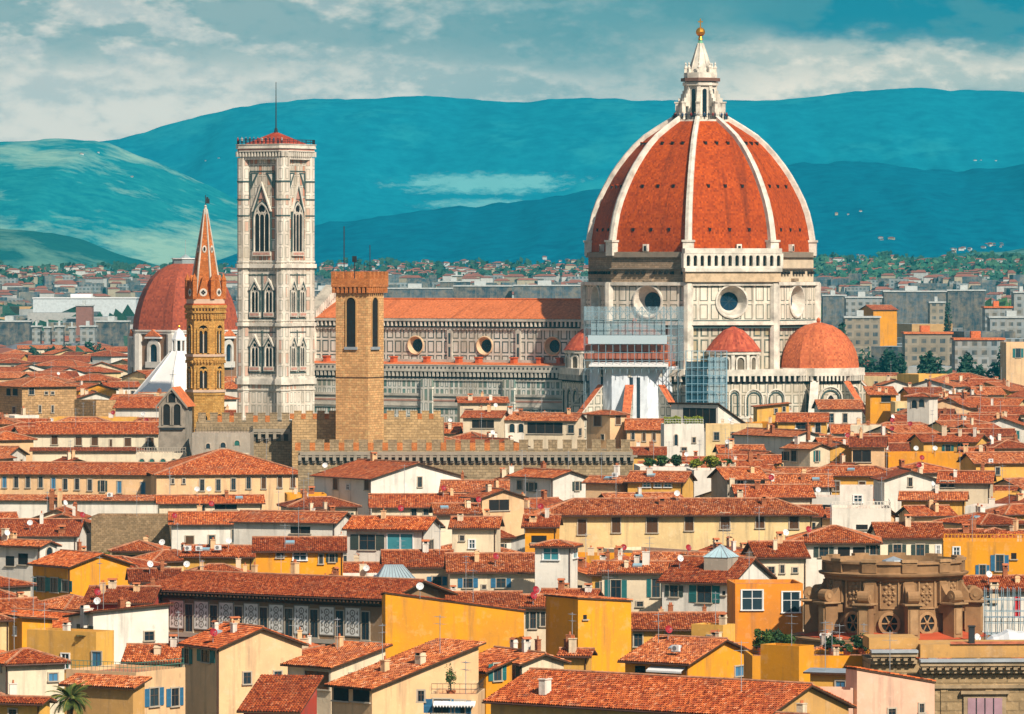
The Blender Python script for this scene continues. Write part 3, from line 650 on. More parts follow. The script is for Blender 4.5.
m = MB(); m.box(-9.0, 8.5, -10.9, -10.8, 39.9, 43.2); m.build('inner_netting', [net_mat('grey_inner_netting', (.34, .46, .50), .55)], sc)
m = MB(); m.poly([(-9.3, -11.9, 32.9), (9.3, -11.9, 32.9), (9.0, -9.0, 33.6), (-9.0, -9.0, 33.6)]); m.box(-9.3, 9.3, -12.0, -11.85, 32.5, 32.9); m.build('canopy', [WHITEP], sc)
m = MB(); rb = 10.9; zz = [12, 16, 20, 22.5, 25, 27.5, 30, 32.5]
for k in (-3, -2, -1, 0):                                   # sheets hang on the octagon; slightly billowed
    h = rb * sin(A8)
    if k == 1: continue
    f = fpt(k - 0, rb * cos(A8)); nu = 10
    for i in range(nu):
        for z0, z1 in zip(zz, zz[1:]):
            u0, u1 = -h + 2 * h * i / nu, -h + 2 * h * (i + 1) / nu
            slit = (k == -2 and i in (7,) and z0 < 30) or (k == -2 and i == 5 and 22 < z0 < 29) or (k == -3 and i == 5)
            bl = lambda u, z: fpt(k, rb * cos(A8) + .12 * sin(u * 2.1 + k) * sin(z * .9))(u, z)
            m.poly([bl(u0, z0), bl(u1, z0), bl(u1, z1), bl(u0, z1)], 1 if slit else 0)
for k in (-1,):
    pass
m.build('sheeting', [SHEET, plain('sheet_gap', (.03, .05, .07), .9)], sc)
n2 = thing('netted_scaffold', 'tall scaffold hung with dark blue netting beside the small conical roofed exedra', 'scaffolding', (wx(706, 1258), 1258, 0))
m = MB(); x0, x1, zt = wx(686, 1258) - wx(706, 1258), wx(727, 1258) - wx(706, 1258), wz(355, 1258)
for x in np.linspace(x0, x1, 8):
    for y in (0, 1.6): m.tube((x, y - .1, 0), (x, y - .1, zt + 1), .09, 0, 4)
for z in np.arange(2, zt + 1, 1.9):
    for y in (0, 1.6): m.tube((x0, y - .15, z), (x1, y - .15, z), .09, 0, 4)
m.build('tube_frame', [plain('blue_grey_tube', (.26, .42, .50), .5, .2)], n2)
m = MB(); xm = x0 + (x1 - x0) * .52; m.box(x0, xm, .5, .6, 4, zt - 1.5, 0); m.build('netting', [NETD], n2)
m = MB(); m.box(xm + .1, x1, .5, .6, 4, zt - .5, 0); m.build('pale_netting', [net_mat('grey_blue_netting', (.28, .42, .48), .55)], n2)
# ------------------------------------------------------------------ bell tower beside the cathedral
KB = 1323 / F
bt = thing('bell_tower', 'tall square marble bell tower with gothic windows and a low red roof', 'bell tower', (wx(276, 1323), 1323, 0), ROT)
HB = 6.05
P_BT = panels('bell_tower_marble', 1.25, 2.6, .14, .13, (.80, .72, .62), (.075, .12, .10), (.66, .27, .17), .40)
P_BT2 = panels('bell_tower_pale_marble', 1.7, 3.2, .34, .12, (.81, .74, .65), (.16, .20, .17), (.74, .46, .36), .22)
def bz(y): return wz(y, 1323)
m = MB(); m.box(-HB, HB, -HB, HB, bz(263), bz(160), 0); m.build('top_storey', [P_BT], bt)
m = MB(); m.box(-HB - .05, HB + .05, -HB - .05, HB + .05, 0, bz(263), 0); m.build('shaft', [P_BT2], bt)
for sx in (-1, 1):
    for sy in (-1, 1):
        m = MB(); m.prism(ring(1.75, 8, A8, (sx * (HB - .5), sy * (HB - .5))), 0, bz(158), 0)
        m.build('corner_turret', [P_BT2], bt)
m = MB()
for y0, y1, d in ((268, 264, .55), (262.5, 261, .2), (326, 322.5, .5), (321, 319.5, .2), (384, 378, .55), (390, 388.5, .25), (216.5, 215.2, .12), (200.5, 199, .1), (182.5, 181, .14), (378, 376, .2)):
    m = MB(); z0, z1 = bz(y0), bz(y1)
    if d > .15: m.box(-HB - d, HB + d, -HB - d, HB + d, z0, z1, 0)
    for sx in (-1, 1):
        for sy in (-1, 1):
            if d <= .15: m = MB()
            m.prism(ring(1.75 + d, 8, A8, (sx * (HB - .5), sy * (HB - .5))), z0 - .005, z1 + .006, 0 if d > .15 else 1)
            if d <= .15: m.build('turret_band', [MARBLE, DGREEN], bt)
    if d > .15: m.build('string_course', [MARBLE, DGREEN], bt)
def octsq(h, c): return [(h - c, -h), (h, -h + c), (h, h - c), (h - c, h), (-h + c, h), (-h, h - c), (-h, -h + c), (-h + c, -h)]
m = MB(); m.prism(octsq(HB + .9, 1.6), bz(160), bz(157), 0); m.prism(octsq(HB + .35, 1.6), bz(157), bz(152), 3); m.prism(octsq(HB + 1.5, 1.8), bz(152), bz(151), 0); m.prism(octsq(HB + 1.45, 1.8), bz(151), bz(149), 2); m.prism(octsq(HB + 1.75, 1.8), bz(149), bz(148), 0)
m.prism(octsq(HB + 1.65, 1.8), bz(148), bz(145.2), 0); m.prism(octsq(HB + 1.8, 1.8), bz(145.2), bz(144.6), 0)
for q in range(4):
    m.X = Matrix.Rotation(q * pi / 2, 4, 'Z')
    for i in range(16): u = -HB - .4 + i * (2 * HB + .8) / 15; m.box(u - .2, u + .2, -HB - 1.35, -HB - .3, bz(157), bz(152), 0)
    m.X = None
m.build('cornice', [MARBLE, MARBLE, plain('pink_marble_band', (.60, .30, .22), .7), plain('corbel_shadow', (.10, .085, .07), .9)], bt)
m = MB(); m.loft([(8.3, bz(145)), (.3, bz(132))], 4, pi / 4, 0); m.build('roof', [dome_tiles('tower_roof_tiles', (.28, .035, .015), (.42, .06, .02), .5, .6)], bt)
m = MB(); m.tube((0, 0, bz(133)), (0, 0, bz(128)), .55, 0, 8, .3); m.tube((0, 0, bz(128)), (0, 0, bz(82)), .16, 0, 6, .08); m.build('mast', [IRON], bt)
m = MB(); R8 = octsq(HB + 1.5, 1.8)
for (a, b), (c, d) in zip(R8, R8[1:] + R8[:1]):
    for z in (bz(144.6) + .55, bz(144.6) + 1.1): m.tube((a, b, z), (c, d, z), .06, 0, 4)
    for i in range(6): f = i / 6; m.tube((a + (c - a) * f, b + (d - b) * f, bz(144.6)), (a + (c - a) * f, b + (d - b) * f, bz(144.6) + 1.15), .06, 0, 4)
m.build('railing', [IRON], bt)
def gothic(w, h, nl, gh):
    m = MB(); P = arch_pts(w, h, True, 12); plate(m, P, -.06, 1)
    band(m, P, arch_pts(w + .5, h + .4, True, 12), -.38, 0, 0); band(m, arch_pts(w + .62, h + .5, True, 12), arch_pts(w + .95, h + .75, True, 12), -.3, 2, 0)
    for i in range(1, nl): x = -w / 2 + w * i / nl; m.box(x - .05, x + .05, -.24, -.06, 0, h * .74, 0)
    hl = h * .80
    for i in range(nl):
        x = -w / 2 + w * (i + .5) / nl; wl = w / nl; m.X = Matrix.Translation((x, 0, 0)); P2 = arch_pts(wl * .91, hl, True, 8); band(m, P2, arch_pts(wl, hl + wl * .3, True, 8), -.2, 0, -.06); m.X = None
    zt = h - w * .30; n = 14; r = w * .22
    for i in range(n):
        a, b = 2 * pi * i / n, 2 * pi * (i + 1) / n; m.poly([(r * cos(a), -.2, zt + r * sin(a)), (1.5 * r * cos(a), -.2, zt + 1.5 * r * sin(a)), (1.5 * r * cos(b), -.2, zt + 1.5 * r * sin(b)), (r * cos(b), -.2, zt + r * sin(b))], 0)
    b0 = h - w * .45; W2 = w / 2 + .75; zt = h + gh
    for s in (-1, 1):
        A, B = (s * W2, b0), (0, zt); t = .38
        for y0, d, mi in ((-.55, 0, 0), (-.42, .5, 2)):
            q = [(A[0] - s * d * .7, A[1]), (B[0], B[1] - d * 1.4), (B[0], B[1] - t * 2 - d * 1.4), (A[0] - s * (t + d * .7), A[1])]
            m.poly([(x, y0, z) for x, z in q][::-s], mi)
            for (x, z), (x2, z2) in zip(q, q[1:] + q[:1]): m.poly([(x, y0, z), (x2, y0, z2), (x2, 0, z2), (x, 0, z)], mi)
    m.poly([(-W2 * .55, -.15, b0 + (zt - b0) * .42), (W2 * .55, -.15, b0 + (zt - b0) * .42), (0, -.15, zt - .7)], 3)
    m.box(-w / 2 - .5, w / 2 + .5, -.5, 0, -1.1, 0, 0); m.box(-w / 2 - .3, w / 2 + .3, -.52, -.5, -.85, -.25, 3)
    m.box(-w / 2 - .62, -w / 2 - .38, -.32, 0, 0, b0, 2); m.box(w / 2 + .38, w / 2 + .62, -.32, 0, 0, b0, 2)
    return m
GM = [MARBLE, plain('belfry_dark', (.012, .011, .012), .9), DGREEN, plain('pink_gable_field', (.62, .33, .25), .7, 0.0, .5, 1.5)]
for q in range(4):
    for (u, y0, y1, w, nl, gh) in ((0, 251.5, 204, 4.2, 3, 5.4), (-2.05, 312, 286.5, 1.95, 2, 2.1), (2.05, 312, 286.5, 1.95, 2, 2.1), (-2.05, 366, 342.5, 1.95, 2, 2.1), (2.05, 366, 342.5, 1.95, 2, 2.1)):
        o = gothic(w, (y0 - y1) * KB, nl, gh).build('gothic_window', GM, bt); o.matrix_local = Matrix.Rotation(q * pi / 2, 4, 'Z') @ Matrix.Translation((u, -HB - .055, bz(y0)))
for q in range(4):                                             # green framing lines round the paired windows
    m = MB(); m.X = Matrix.Rotation(q * pi / 2, 4, 'Z')
    for y0, y1 in ((319, 273), (373, 330)):
        z0, z1 = bz(y0), bz(y1); m = MB(); m.X = Matrix.Rotation(q * pi / 2, 4, 'Z')
        for u in (-4.2, 0, 4.2): m.box(u - .13, u + .13, -HB - .16, -HB, z0, z1, 0)
        for z in (z0, z1 - .6): m.box(-4.2, 4.2, -HB - .15, -HB, z, z + .26, 0)
        for u in (-4.75, 4.75): m.box(u - .18, u + .18, -HB - .12, -HB, z0 + 1.5, z1 - 2, 1)
        m.build('inlay_frame', [DGREEN, plain('pink_inlay', (.58, .22, .14), .7), MARBLE], bt)
    m = MB(); m.X = Matrix.Rotation(q * pi / 2, 4, 'Z')
    for y0, y1 in ((212, 168),):
        for u in (-3.6, 3.6): m.box(u - .13, u + .13, -HB - .12, -HB, bz(199), bz(172), 0)
        m.box(-3.6, 3.6, -HB - .11, -HB, bz(172), bz(171), 0)
        for s in (-1, 1): m.poly([(s * 3.3, -HB - .1, bz(173)), (s * 1.0, -HB - .1, bz(173)), (s * 3.3, -HB - .1, bz(190))][::-s], 0); m.poly([(s * 2.9, -HB - .12, bz(174.5)), (s * 1.8, -HB - .12, bz(174.5)), (s * 2.9, -HB - .12, bz(182))][::-s], 2)
    m.X = None; m.build('inlay_frame', [DGREEN, plain('pink_inlay', (.58, .22, .14), .7), MARBLE], bt)
# ------------------------------------------------------------------ crenellated stone tower and palace
def yk(Y): return Y / F
def frame2(xc, Y, th): return (wx(xc, Y), Y, 0), -th
TAN = stone('tan_rubble_stone', (.74, .40, .165), .9, .42)
TBRICK = stone('red_brick', (.62, .21, .06), .6, .22)
Yv = 942; kv = yk(Yv); thv = R_(24.5); Sv = 6.25
vt = thing('crenellated_tower', 'tall tan stone tower with red brick battlements and slender arched belfry openings', 'tower', *frame2(368, Yv, thv))
def vz(y): return wz(y, Yv)
m = MB(); m.box(-Sv, 0, 0, Sv, 0, vz(282), 0); m.build('shaft', [TAN], vt)
m = MB(); e = .6; m.box(-Sv - e, e, -e, Sv + e, vz(287), vz(278.5), 0)
cx = [(-Sv - e, -e), (e, -e), (e, Sv + e), (-Sv - e, Sv + e)]
for i in range(4):
    (a, b), (c, d) = cx[i], cx[(i + 1) % 4]; L = math.hypot(c - a, d - b); ux, uy = (c - a) / L, (d - b) / L
    for j in range(5):
        f0, f1 = j * L / 4.75, j * L / 4.75 + L / 10.5
        P = [(a + ux * f0, b + uy * f0), (a + ux * f1, b + uy * f1)]; P += [(P[1][0] - uy * .6, P[1][1] + ux * .6), (P[0][0] - uy * .6, P[0][1] + ux * .6)]
        m.prism(P, vz(278.5), vz(271.5), 0)
    for j in range(9):
        f = (j + .5) * L / 9; x, y = a + ux * f, b + uy * f
        m.prism([(x - ux * .22 - uy * .05, y - uy * .22 + ux * .05), (x + ux * .22 - uy * .05, y + uy * .22 + ux * .05), (x + ux * .22 - uy * .7, y + uy * .22 + ux * .7), (x - ux * .22 - uy * .7, y - uy * .22 + ux * .7)], vz(293), vz(287), 0)
m.build('battlement', [TBRICK], vt)
for ang, loc, w in ((0, (-Sv * .52, 0, vz(347)), 1.75), (pi / 2, (0, Sv * .42, vz(347)), 2.35)):
    m = MB(); plate(m, arch_pts(w, 8.6), -.03, 1); band(m, arch_pts(w, 8.6), arch_pts(w + .5, 8.95), -.16, 0, 0); m.box(-w * .7, w * .7, -.3, 0, -.5, 0, 2); m.build('belfry_opening', [plain('tan_dressed_stone', (.52, .30, .12), .9), DARK, METAL], vt, loc, ang)
m = MB(); m.box(-Sv - .08, .08, -.08, Sv + .08, vz(378), vz(377.2), 0); m.build('string_course', [WOOD], vt)
m = MB(); m.tube((-Sv * .9, 2, vz(279)), (-Sv * .9, 2, vz(226)), .09, 0, 5); m.tube((-.6, 2, vz(279)), (-.6, 2, vz(245)), .07, 0, 5); m.tube((-3.6, 2, vz(279)), (-3.6, 2, vz(258)), .1, 0, 5); m.box(-4.0, -3.2, 1.9, 2.1, vz(262), vz(256), 0); m.tube((-2.2, 3, vz(279)), (-2.2, 3, vz(262)), .05, 0, 5); m.build('mast', [IRON], vt)
GREYST = stone('grey_brown_rubble', (.54, .35, .165), 1.0, .45); GREY2 = stone('grey_rubble', (.37, .27, .155), 1.0, .45)
def battlements(name, label, x0, x1, Y, ytop, ycren, D, n, mat, fill, corb=None, ybot=None, orange=None):
    t = thing(name, label, 'palace', (wx(x0, Y), Y, 0)); L = wx(x1, Y) - wx(x0, Y); z0, z1 = wz(ycren, Y), wz(ytop, Y)
    m = MB(); m.box(0, L, 0, D, 0, z0, 0); m.build('wall', [mat], t)
    w = L / n
    for i in range(n):
        m = MB(); m.box(i * w + w * .18, i * w + w * .80, 0.004, .9, z0, z1 - .12, 0); m.box(i * w + w * .16, i * w + w * .82, -.05, .95, z1 - .12, z1 + .05, 0); m.build('merlon', [mat], t)
    m = MB()
    for i in range(n):
        if orange is None or orange(i): m.box(i * w - w * .20, i * w + w * .18, -.03, .7, z0, z1 - .45, 0)
    m.build('brick_infill', [fill], t)
    if corb:
        m = MB(); a, b, yA, yB = corb; za, zb = wz(yB, Y), wz(yA, Y); X0, X1 = wx(a, Y) - wx(x0, Y), wx(b, Y) - wx(x0, Y); nn = max(4, int((X1 - X0) / 1.12)); ww = (X1 - X0) / nn
        m.box(X0, X1, -.75, 0, zb, zb + .55, 0); m.box(X0, X1, -.04, 0, za, zb, 1)
        for i in range(nn + 1): x = X0 + i * ww; m.box(x - .27, x + .27, -.7, -.04, za + .35, zb, 0); m.box(x - .27, x + .27, -.4, -.04, za, za + .35, 0); m.box(x + .27, x + ww - .27, -.62, -.04, zb - .35, zb, 0)
        for i in range(nn):
            x = X0 + (i + .5) * ww; m.X = Matrix.Translation((x, -.6, za + .1)); P = arch_pts(ww - .4, zb - za - .1); m.X = None
        m.build('corbel_arcade', [plain('corbel_stone', (.34, .29, .22), .9), plain('arcade_recess_shade', (.12, .10, .08), .9)], t)  # shade between the corbels is painted as a dark strip
    return t
battlements('crenellated_palace', 'crenellated tan stone palace wall below the marble cathedral nave', 292, 443, 950, 411, 419, 14, 13, GREYST, TBRICK, orange=lambda i: i < 9 or i > 10)
battlements('crenellated_wing', 'darker stained crenellated wall at the foot of the pointed brick spire tower', 196, 291.5, 956, 413, 422, 12, 8, GREY2, TBRICK, corb=(252, 290, 432, 441), orange=lambda i: i > 0 and i % 3 != 1)
battlements('battlemented_hall', 'long low grey crenellated hall with arched corbels in front of the tan palace', 298, 633, 895, 440, 450.5, 10, 23, GREY2, TBRICK, corb=(300, 632, 455, 463), orange=lambda i: i < 16)
# ------------------------------------------------------------------ hexagonal brick tower with spire
Yb = 1010; kb = yk(Yb)
ba = thing('spired_tower', 'slim hexagonal brick bell tower with a pointed orange spire', 'bell tower', (wx(205.5, Yb), Yb, 0), R_(0))
OCHB = stone('ochre_brick', (.62, .32, .08), .7, .3); ORB = stone('orange_brick', (.58, .17, .04), .6, .26)
def az(y): return wz(y, Yb)
H0 = -pi / 2 + pi / 6 - R_(4)                                   # first vertex; a face looks almost straight at the camera
def hexr(px): return px * kb / cos(pi / 6) * .91
m = MB(); m.prism(ring(hexr(18.0), 6, H0), 0, az(313), 0); m.build('shaft', [OCHB], ba)
m = MB()
for y0, y1, px, mi in ((392, 389.5, 19.6, 1), (356.5, 354, 19.6, 1), (360, 356.5, 18.7, 0), (395, 392, 18.7, 0), (313, 311, 20.0, 0), (308, 305, 20.6, 0), (305, 303.5, 19.5, 2), (303.5, 299, 18.3, 1)): m = MB(); m.prism(ring(hexr(px), 6, H0), az(y0), az(y1), mi); m.build('string_course', [OCHB, plain('pale_pink_stone', (.66, .46, .33), .8), plain('red_brick_band', (.50, .10, .03), .9)], ba)
m = MB()
for k in range(6):
    a = H0 + pi / 6 + k * pi / 3; ap = hexr(18.0) * cos(pi / 6); h = hexr(18.0) / 2; m.X = Matrix.Rotation(a, 4, 'Z')
    for ya, yb, n in ((311, 308, 6), (319, 314, 6), (363, 360, 6)):
        for i in range(n): u = -h + (i + .5) * 2 * h / n; m.box(ap, ap + .38, u - .13, u + .13, az(ya), az(yb), 0)
    m.X = None
m.build('corbel_course', [OCHB, plain('pale_pink_stone', (.66, .46, .33), .8), plain('red_brick_band', (.50, .10, .03), .9)], ba)
for k in range(6):
    a = H0 + pi / 6 + k * pi / 3; ap = hexr(18.0) * cos(pi / 6)
    for y0, y1, w in ((353, 325, 1.75), (388, 366, 1.65)):
        m = MB(); hh = (y0 - y1) * kb; P = arch_pts(w, hh); plate(m, P, -.03, 1); band(m, P, arch_pts(w + .6, hh + .35), -.3, 0, 0)
        m.tube((0, -.18, 0), (0, -.18, hh * .68), .11, 2, 6)
        for s in (-1, 1): m.X = Matrix.Translation((s * w / 4, 0, 0)); band(m, arch_pts(w * .36, hh * .80), arch_pts(w * .5, hh * .90), -.2, 0, -.03); m.X = None
        m.build('arched_window', [OCHB, DARK, MARBLE2], ba, (ap * cos(a), ap * sin(a), az(y0)), a + pi / 2)
    m = MB(); plate(m, arch_pts(1.5, 3.0), -.03, 1); band(m, arch_pts(1.5, 3.0), arch_pts(2.0, 3.3), -.2, 0, 0); m.build('low_window', [OCHB, DARK], ba, (ap * cos(a), ap * sin(a), az(430)), a + pi / 2)
SP0, SPR = az(299), hexr(15.6)
m = MB(); m.loft([(SPR, SP0), (.30, az(209))], 6, H0, 0); m.build('spire', [ORB], ba)
m = MB()
for k in range(6): a = H0 + k * pi / 3; m.tube((SPR * cos(a), SPR * sin(a), SP0), (.3 * cos(a), .3 * sin(a), az(209)), .26, 0, 5, .12)
m.loft([(.4, az(216)), (.45, az(212)), (.2, az(207)), (.28, az(206)), (0, az(204.5))], 8, 0, 0); m.build('spire_rib', [MARBLE2], ba)
for k in range(6):
    a = H0 + pi / 6 + k * pi / 3; ap = hexr(17.6) * cos(pi / 6); m = MB(); h = hexr(17.6) / 2 * .72; zt = az(275) - SP0
    m.poly([(-h, -.1, 0), (h, -.1, 0), (0, -.1, zt)], 0); m.poly([(h, -.1, 0), (h, 1.6, 0), (0, 1.6, zt), (0, -.1, zt)], 0); m.poly([(-h, 1.6, 0), (-h, -.1, 0), (0, -.1, zt), (0, 1.6, zt)], 0)
    n = 14; rr = .74; c = (0, 1.25)
    m.poly([(rr * cos(2 * pi * i / n), -.16, c[1] + rr * sin(2 * pi * i / n)) for i in range(n)], 1)
    for dx, dz in ((.25, 0), (-.25, 0), (0, .25), (0, -.25)): m.poly([(dx + .2 * cos(2 * pi * i / 8), -.2, c[1] + dz + .2 * sin(2 * pi * i / 8)) for i in range(8)], 2)
    m.build('gable', [ORB, MARBLE, DARK], ba, (ap * cos(a), ap * sin(a), SP0), a + pi / 2)
    a2 = H0 + k * pi / 3; m = MB(); r2 = hexr(17.3); m.prism(ring(.5, 6, 0, (r2 * cos(a2), r2 * sin(a2))), SP0, az(280), 0); m.loft([(.55, az(280)), (0, az(273))], 6, 0, 0, (r2 * cos(a2), r2 * sin(a2))); m.build('pinnacle', [ORB], ba)
    a3 = H0 + pi / 6 + k * pi / 3; zc = az(249); f = (zc - SP0) / (az(209) - SP0); r3 = (SPR * (1 - f)) * cos(pi / 6)
    m = MB(); m.poly([(.42 * cos(2 * pi * i / 10), -.12, .7 * sin(2 * pi * i / 10)) for i in range(10)], 0); m.poly([(.2 * cos(2 * pi * i / 10), -.16, .4 * sin(2 * pi * i / 10)) for i in range(10)], 1); m.build('lucarne', [MARBLE, DARK], ba, ((r3 + .2) * cos(a3), (r3 + .2) * sin(a3), zc), a3 + pi / 2)
m = MB(); m.tube((0, 0, az(206)), (0, 0, az(195)), .07, 0, 5); m.box(.1, .75, -.05, .05, az(203.5), az(198.5)); m.box(.15, .5, -.07, .07, az(198.5), az(197)); m.build('weather_vane', [IRON], ba)
# ------------------------------------------------------------------ domed chapel behind, white pyramid roof
Ym = 1560; km = yk(Ym)
mc = thing('domed_chapel', 'large dull red dome on a brown octagonal drum behind the spired tower', 'chapel', (wx(185.5, Ym), Ym, 0), R_(0))
def mz(y): return wz(y, Ym)
PH = -pi / 2 + pi / 8 + R_(12)
BR = plain('brown_chapel_plaster', (.27, .15, .085), .9, 0.0, .3, .2)
m = MB(); m.prism(ring(56 * km, 8, PH), 0, mz(334), 0); m.build('drum', [BR], mc)
m = MB(); m.loft([(54.5 * km, mz(330)), (53.6 * km, mz(320)), (51.5 * km, mz(310)), (48 * km, mz(299)), (43.5 * km, mz(289)), (37 * km, mz(279)), (29 * km, mz(271)), (19 * km, mz(265.5)), (13 * km, mz(263.5))], 8, PH, 0); m.build('dome', [dome_tiles('chapel_dome_tiles', (.30, .06, .028), (.38, .08, .034), .5, .6)], mc)
m = MB(); m.prism(ring(13.5 * km, 8, PH), mz(264), mz(259), 0); m.prism(ring(14.5 * km, 8, PH), mz(259), mz(258), 1); m.loft([(6 * km, mz(258)), (0, mz(254))], 8, PH, 0); m.tube((0, 0, mz(255)), (0, 0, mz(240)), .1, 0, 4); m.build('lantern_stump', [plain('lead_sheet', (.30, .36, .36), .6), WHITEP], mc)
m = MB(); m.prism(ring(57.5 * km, 8, PH), mz(333.5), mz(331), 0); m.prism(ring(58.5 * km, 8, PH), mz(331), mz(329.5), 0)
for k in range(8):
    a = PH + k * pi / 4; m.prism(ring(6.0 * km, 8, 0, (53.5 * km * cos(a), 53.5 * km * sin(a))), 0, mz(333.5), 0)
m.build('cornice', [plain('pale_chapel_stone', (.66, .62, .55), .8, 0.0, .25)], mc)
om = MB()
for k in range(8):
    a = PH + pi / 8 + k * pi / 4; ap = 56 * km * cos(pi / 8); m = MB(); w, h = 9 * km, 17.5 * km; plate(m, arch_pts(w, h), -.05, 1); band(m, arch_pts(w, h), arch_pts(w + 1.9, h + 1.3), -.6, 0, 0); m.box(-w / 2 - 1.4, w / 2 + 1.4, -.8, 0, -1.7, 0, 0); m.box(-.12, .12, -.1, -.05, 0, h, 2); m.build('arched_window', [plain('pale_chapel_stone', (.66, .62, .55), .8, 0.0, .25), GLASSB, IRON], mc, (ap * cos(a), ap * sin(a), mz(361)), a + pi / 2)
    m = MB(); m.box(-w / 2 - 1.5, w / 2 + 1.5, -1.0, .5, 0, .6, 0); m.poly([(-w / 2 - 1.6, -1.1, .6), (w / 2 + 1.6, -1.1, .6), (0, -1.1, 2.6)], 1); m.poly([(w / 2 + 1.6, -1.1, .6), (w / 2 + 1.6, 1.5, .6), (0, 1.5, 2.6), (0, -1.1, 2.6)], 1); m.poly([(-w / 2 - 1.6, 1.5, .6), (-w / 2 - 1.6, -1.1, .6), (0, -1.1, 2.6), (0, 1.5, 2.6)], 1); m.build('window_pediment', [WHITEP, ROOF_T], mc, (ap * cos(a), ap * sin(a), mz(338)), a + pi / 2)
Yp = 1395; kp = yk(Yp)
bp = thing('baptistery', 'bright white marble pyramid roof with a small columned lantern beside the spired tower', 'baptistery', (wx(179, Yp), Yp, 0), R_(0))
m = MB(); m.prism(ring(46.5 * kp, 8, ROT + A8), 0, wz(395, Yp), 0); m.build('wall', [P_NAVE], bp)
m = MB(); m.loft([(47.5 * kp, wz(396, Yp)), (8 * kp, wz(351, Yp))], 8, ROT + A8, 0)
for k in range(8): a = ROT + A8 + k * pi / 4; m.tube((47.5 * kp * cos(a), 47.5 * kp * sin(a), wz(396, Yp)), (8 * kp * cos(a), 8 * kp * sin(a), wz(351, Yp)), .2, 0, 5)
m.build('pyramid_roof', [plain('white_marble_slabs', (.80, .77, .72), .6, 0.0, .12, .4)], bp)
m = MB(); m.prism(ring(7.5 * kp, 8, A8), wz(352, Yp), wz(351, Yp), 0); m.prism(ring(4.5 * kp, 8, A8), wz(351, Yp), wz(340, Yp), 1); m.prism(ring(7.8 * kp, 8, A8), wz(340.5, Yp), wz(339, Yp), 0); m.loft([(7.4 * kp, wz(339, Yp)), (1.2, wz(332, Yp)), (0, wz(328, Yp))], 8, A8, 0)
for p in ring(6.6 * kp, 8, A8): m.tube((*p, wz(351, Yp)), (*p, wz(340.5, Yp)), .3, 0, 6)
m.ball((0, 0, wz(326.5, Yp)), .35, 2, 8); m.build('lantern', [WHITEP, DARK, GOLD], bp)
# grey bell gable
Yg = 968; kg = yk(Yg)
bg = thing('bell_gable', 'weathered grey bell gable with open arches and a small red pitched roof', 'bell gable', (wx(172, Yg), Yg, 0), R_(-8))
m = MB(); w = 13.5 * kg; zt = wz(399, Yg); z0 = wz(450, Yg); P = [(-w, -30), (w, -30)]
GST = plain('grey_weathered_render', (.34, .29, .23), .95, 0.0, .45, .5)
m.box(-w, w, 0, 3.4, 0, zt - 1.2, 0); m.poly([(-w, 0, zt - 1.2), (w, 0, zt - 1.2), (0, 0, wz(389, Yg))], 0); m.poly([(w, 3.4, zt - 1.2), (-w, 3.4, zt - 1.2), (0, 3.4, wz(389, Yg))], 0)
m.build('wall', [GST], bg)
m = MB()
zr = wz(387, Yg)
for s in (-1, 1): m.poly([(s * (w + .5), -.5, zt - 1.4), (s * (w + .5), 7.5, zt - 1.4), (0, 7.5, zr), (0, -.5, zr)][::s], 0); m.poly([(s * (w + .5), -.5, zt - 1.8), (s * (w + .5), -.5, zt - 1.35), (0, -.5, zr + .05), (0, -.5, zr - .5)], 1)
m.box(-w + .2, w - .2, 3.4, 7.3, 0, zt - 1.5, 1); m.build('roof', [ROOF_T, GST], bg)
for x, y0, y1, ww in ((-.95, 425, 404, 1.25), (.95, 425, 404, 1.25), (0, 402.5, 393, 1.3)):
    m = MB(); h = (y0 - y1) * kg; plate(m, arch_pts(ww, h), -.03, 1); band(m, arch_pts(ww, h), arch_pts(ww + .45, h + .25), -.22, 0, 0); m.build('bell_arch', [GST, DARK], bg, (x, 0, wz(y0, Yg)))
m = MB(); m.box(-w - .15, w + .15, -.3, 0, wz(427.5, Yg), wz(426, Yg), 0); m.box(-w + .4, w - .4, -.28, 0, wz(430, Yg), wz(427.5, Yg), 1); m.tube((.2, 0, zr), (.2, 0, zr + 3), .06, 1, 4); m.tube((-.4, 0, zr + 2.2), (.8, 0, zr + 2.2), .05, 1, 4); m.build('ledge_and_cross', [GST, IRON], bg)
# ------------------------------------------------------------------ brown round church drum with scroll buttresses
Yr = 640; kr = yk(Yr); XR = 893.5
BST = plain('brown_sandstone', (.35, .195, .09), .95, 0.0, .5, .35); BST2 = plain('pale_sandstone', (.46, .27, .13), .95, 0.0, .45, .5)
ro = thing('round_church', 'round brown sandstone church drum with scroll buttresses and no dome', 'church', (wx(XR, Yr), Yr, 0), 0)
def rz(y): return wz(y, Yr + 0)
RR = 8.35
def rfront(y): return wz(y, Yr - RR)
N = 44
m = MB(); m.loft([(RR, 0), (RR, rfront(580))], N, 0, 0); m.build('drum', [BST], ro)
m = MB()
m.loft([(RR, rfront(583)), (RR + .35, rfront(581)), (RR + .4, rfront(579)), (RR + 1.0, rfront(577)), (RR + 1.1, rfront(575)), (RR + .5, rfront(574)), (RR + .35, rfront(573)), (RR + .35, rfront(566)), (RR + .65, rfront(565)), (RR + .6, rfront(563)), (RR - .6, rfront(562)), (RR - .7, rfront(570))], N, 0, 0)
m.loft([(RR - .7, rfront(570)), (0, rfront(568))], N, 0, 1); m.build('cornice', [BST, plain('grey_roof_sheet', (.36, .36, .34), .8)], ro)
sk = MB(); sk.loft([(1.6, rfront(568)), (1.4, rfront(564)), (0, rfront(560))], 8, 0, 0); sk.build('skylight', [METAL], ro)
NB = 11; B0 = -pi / 2 + R_(9)
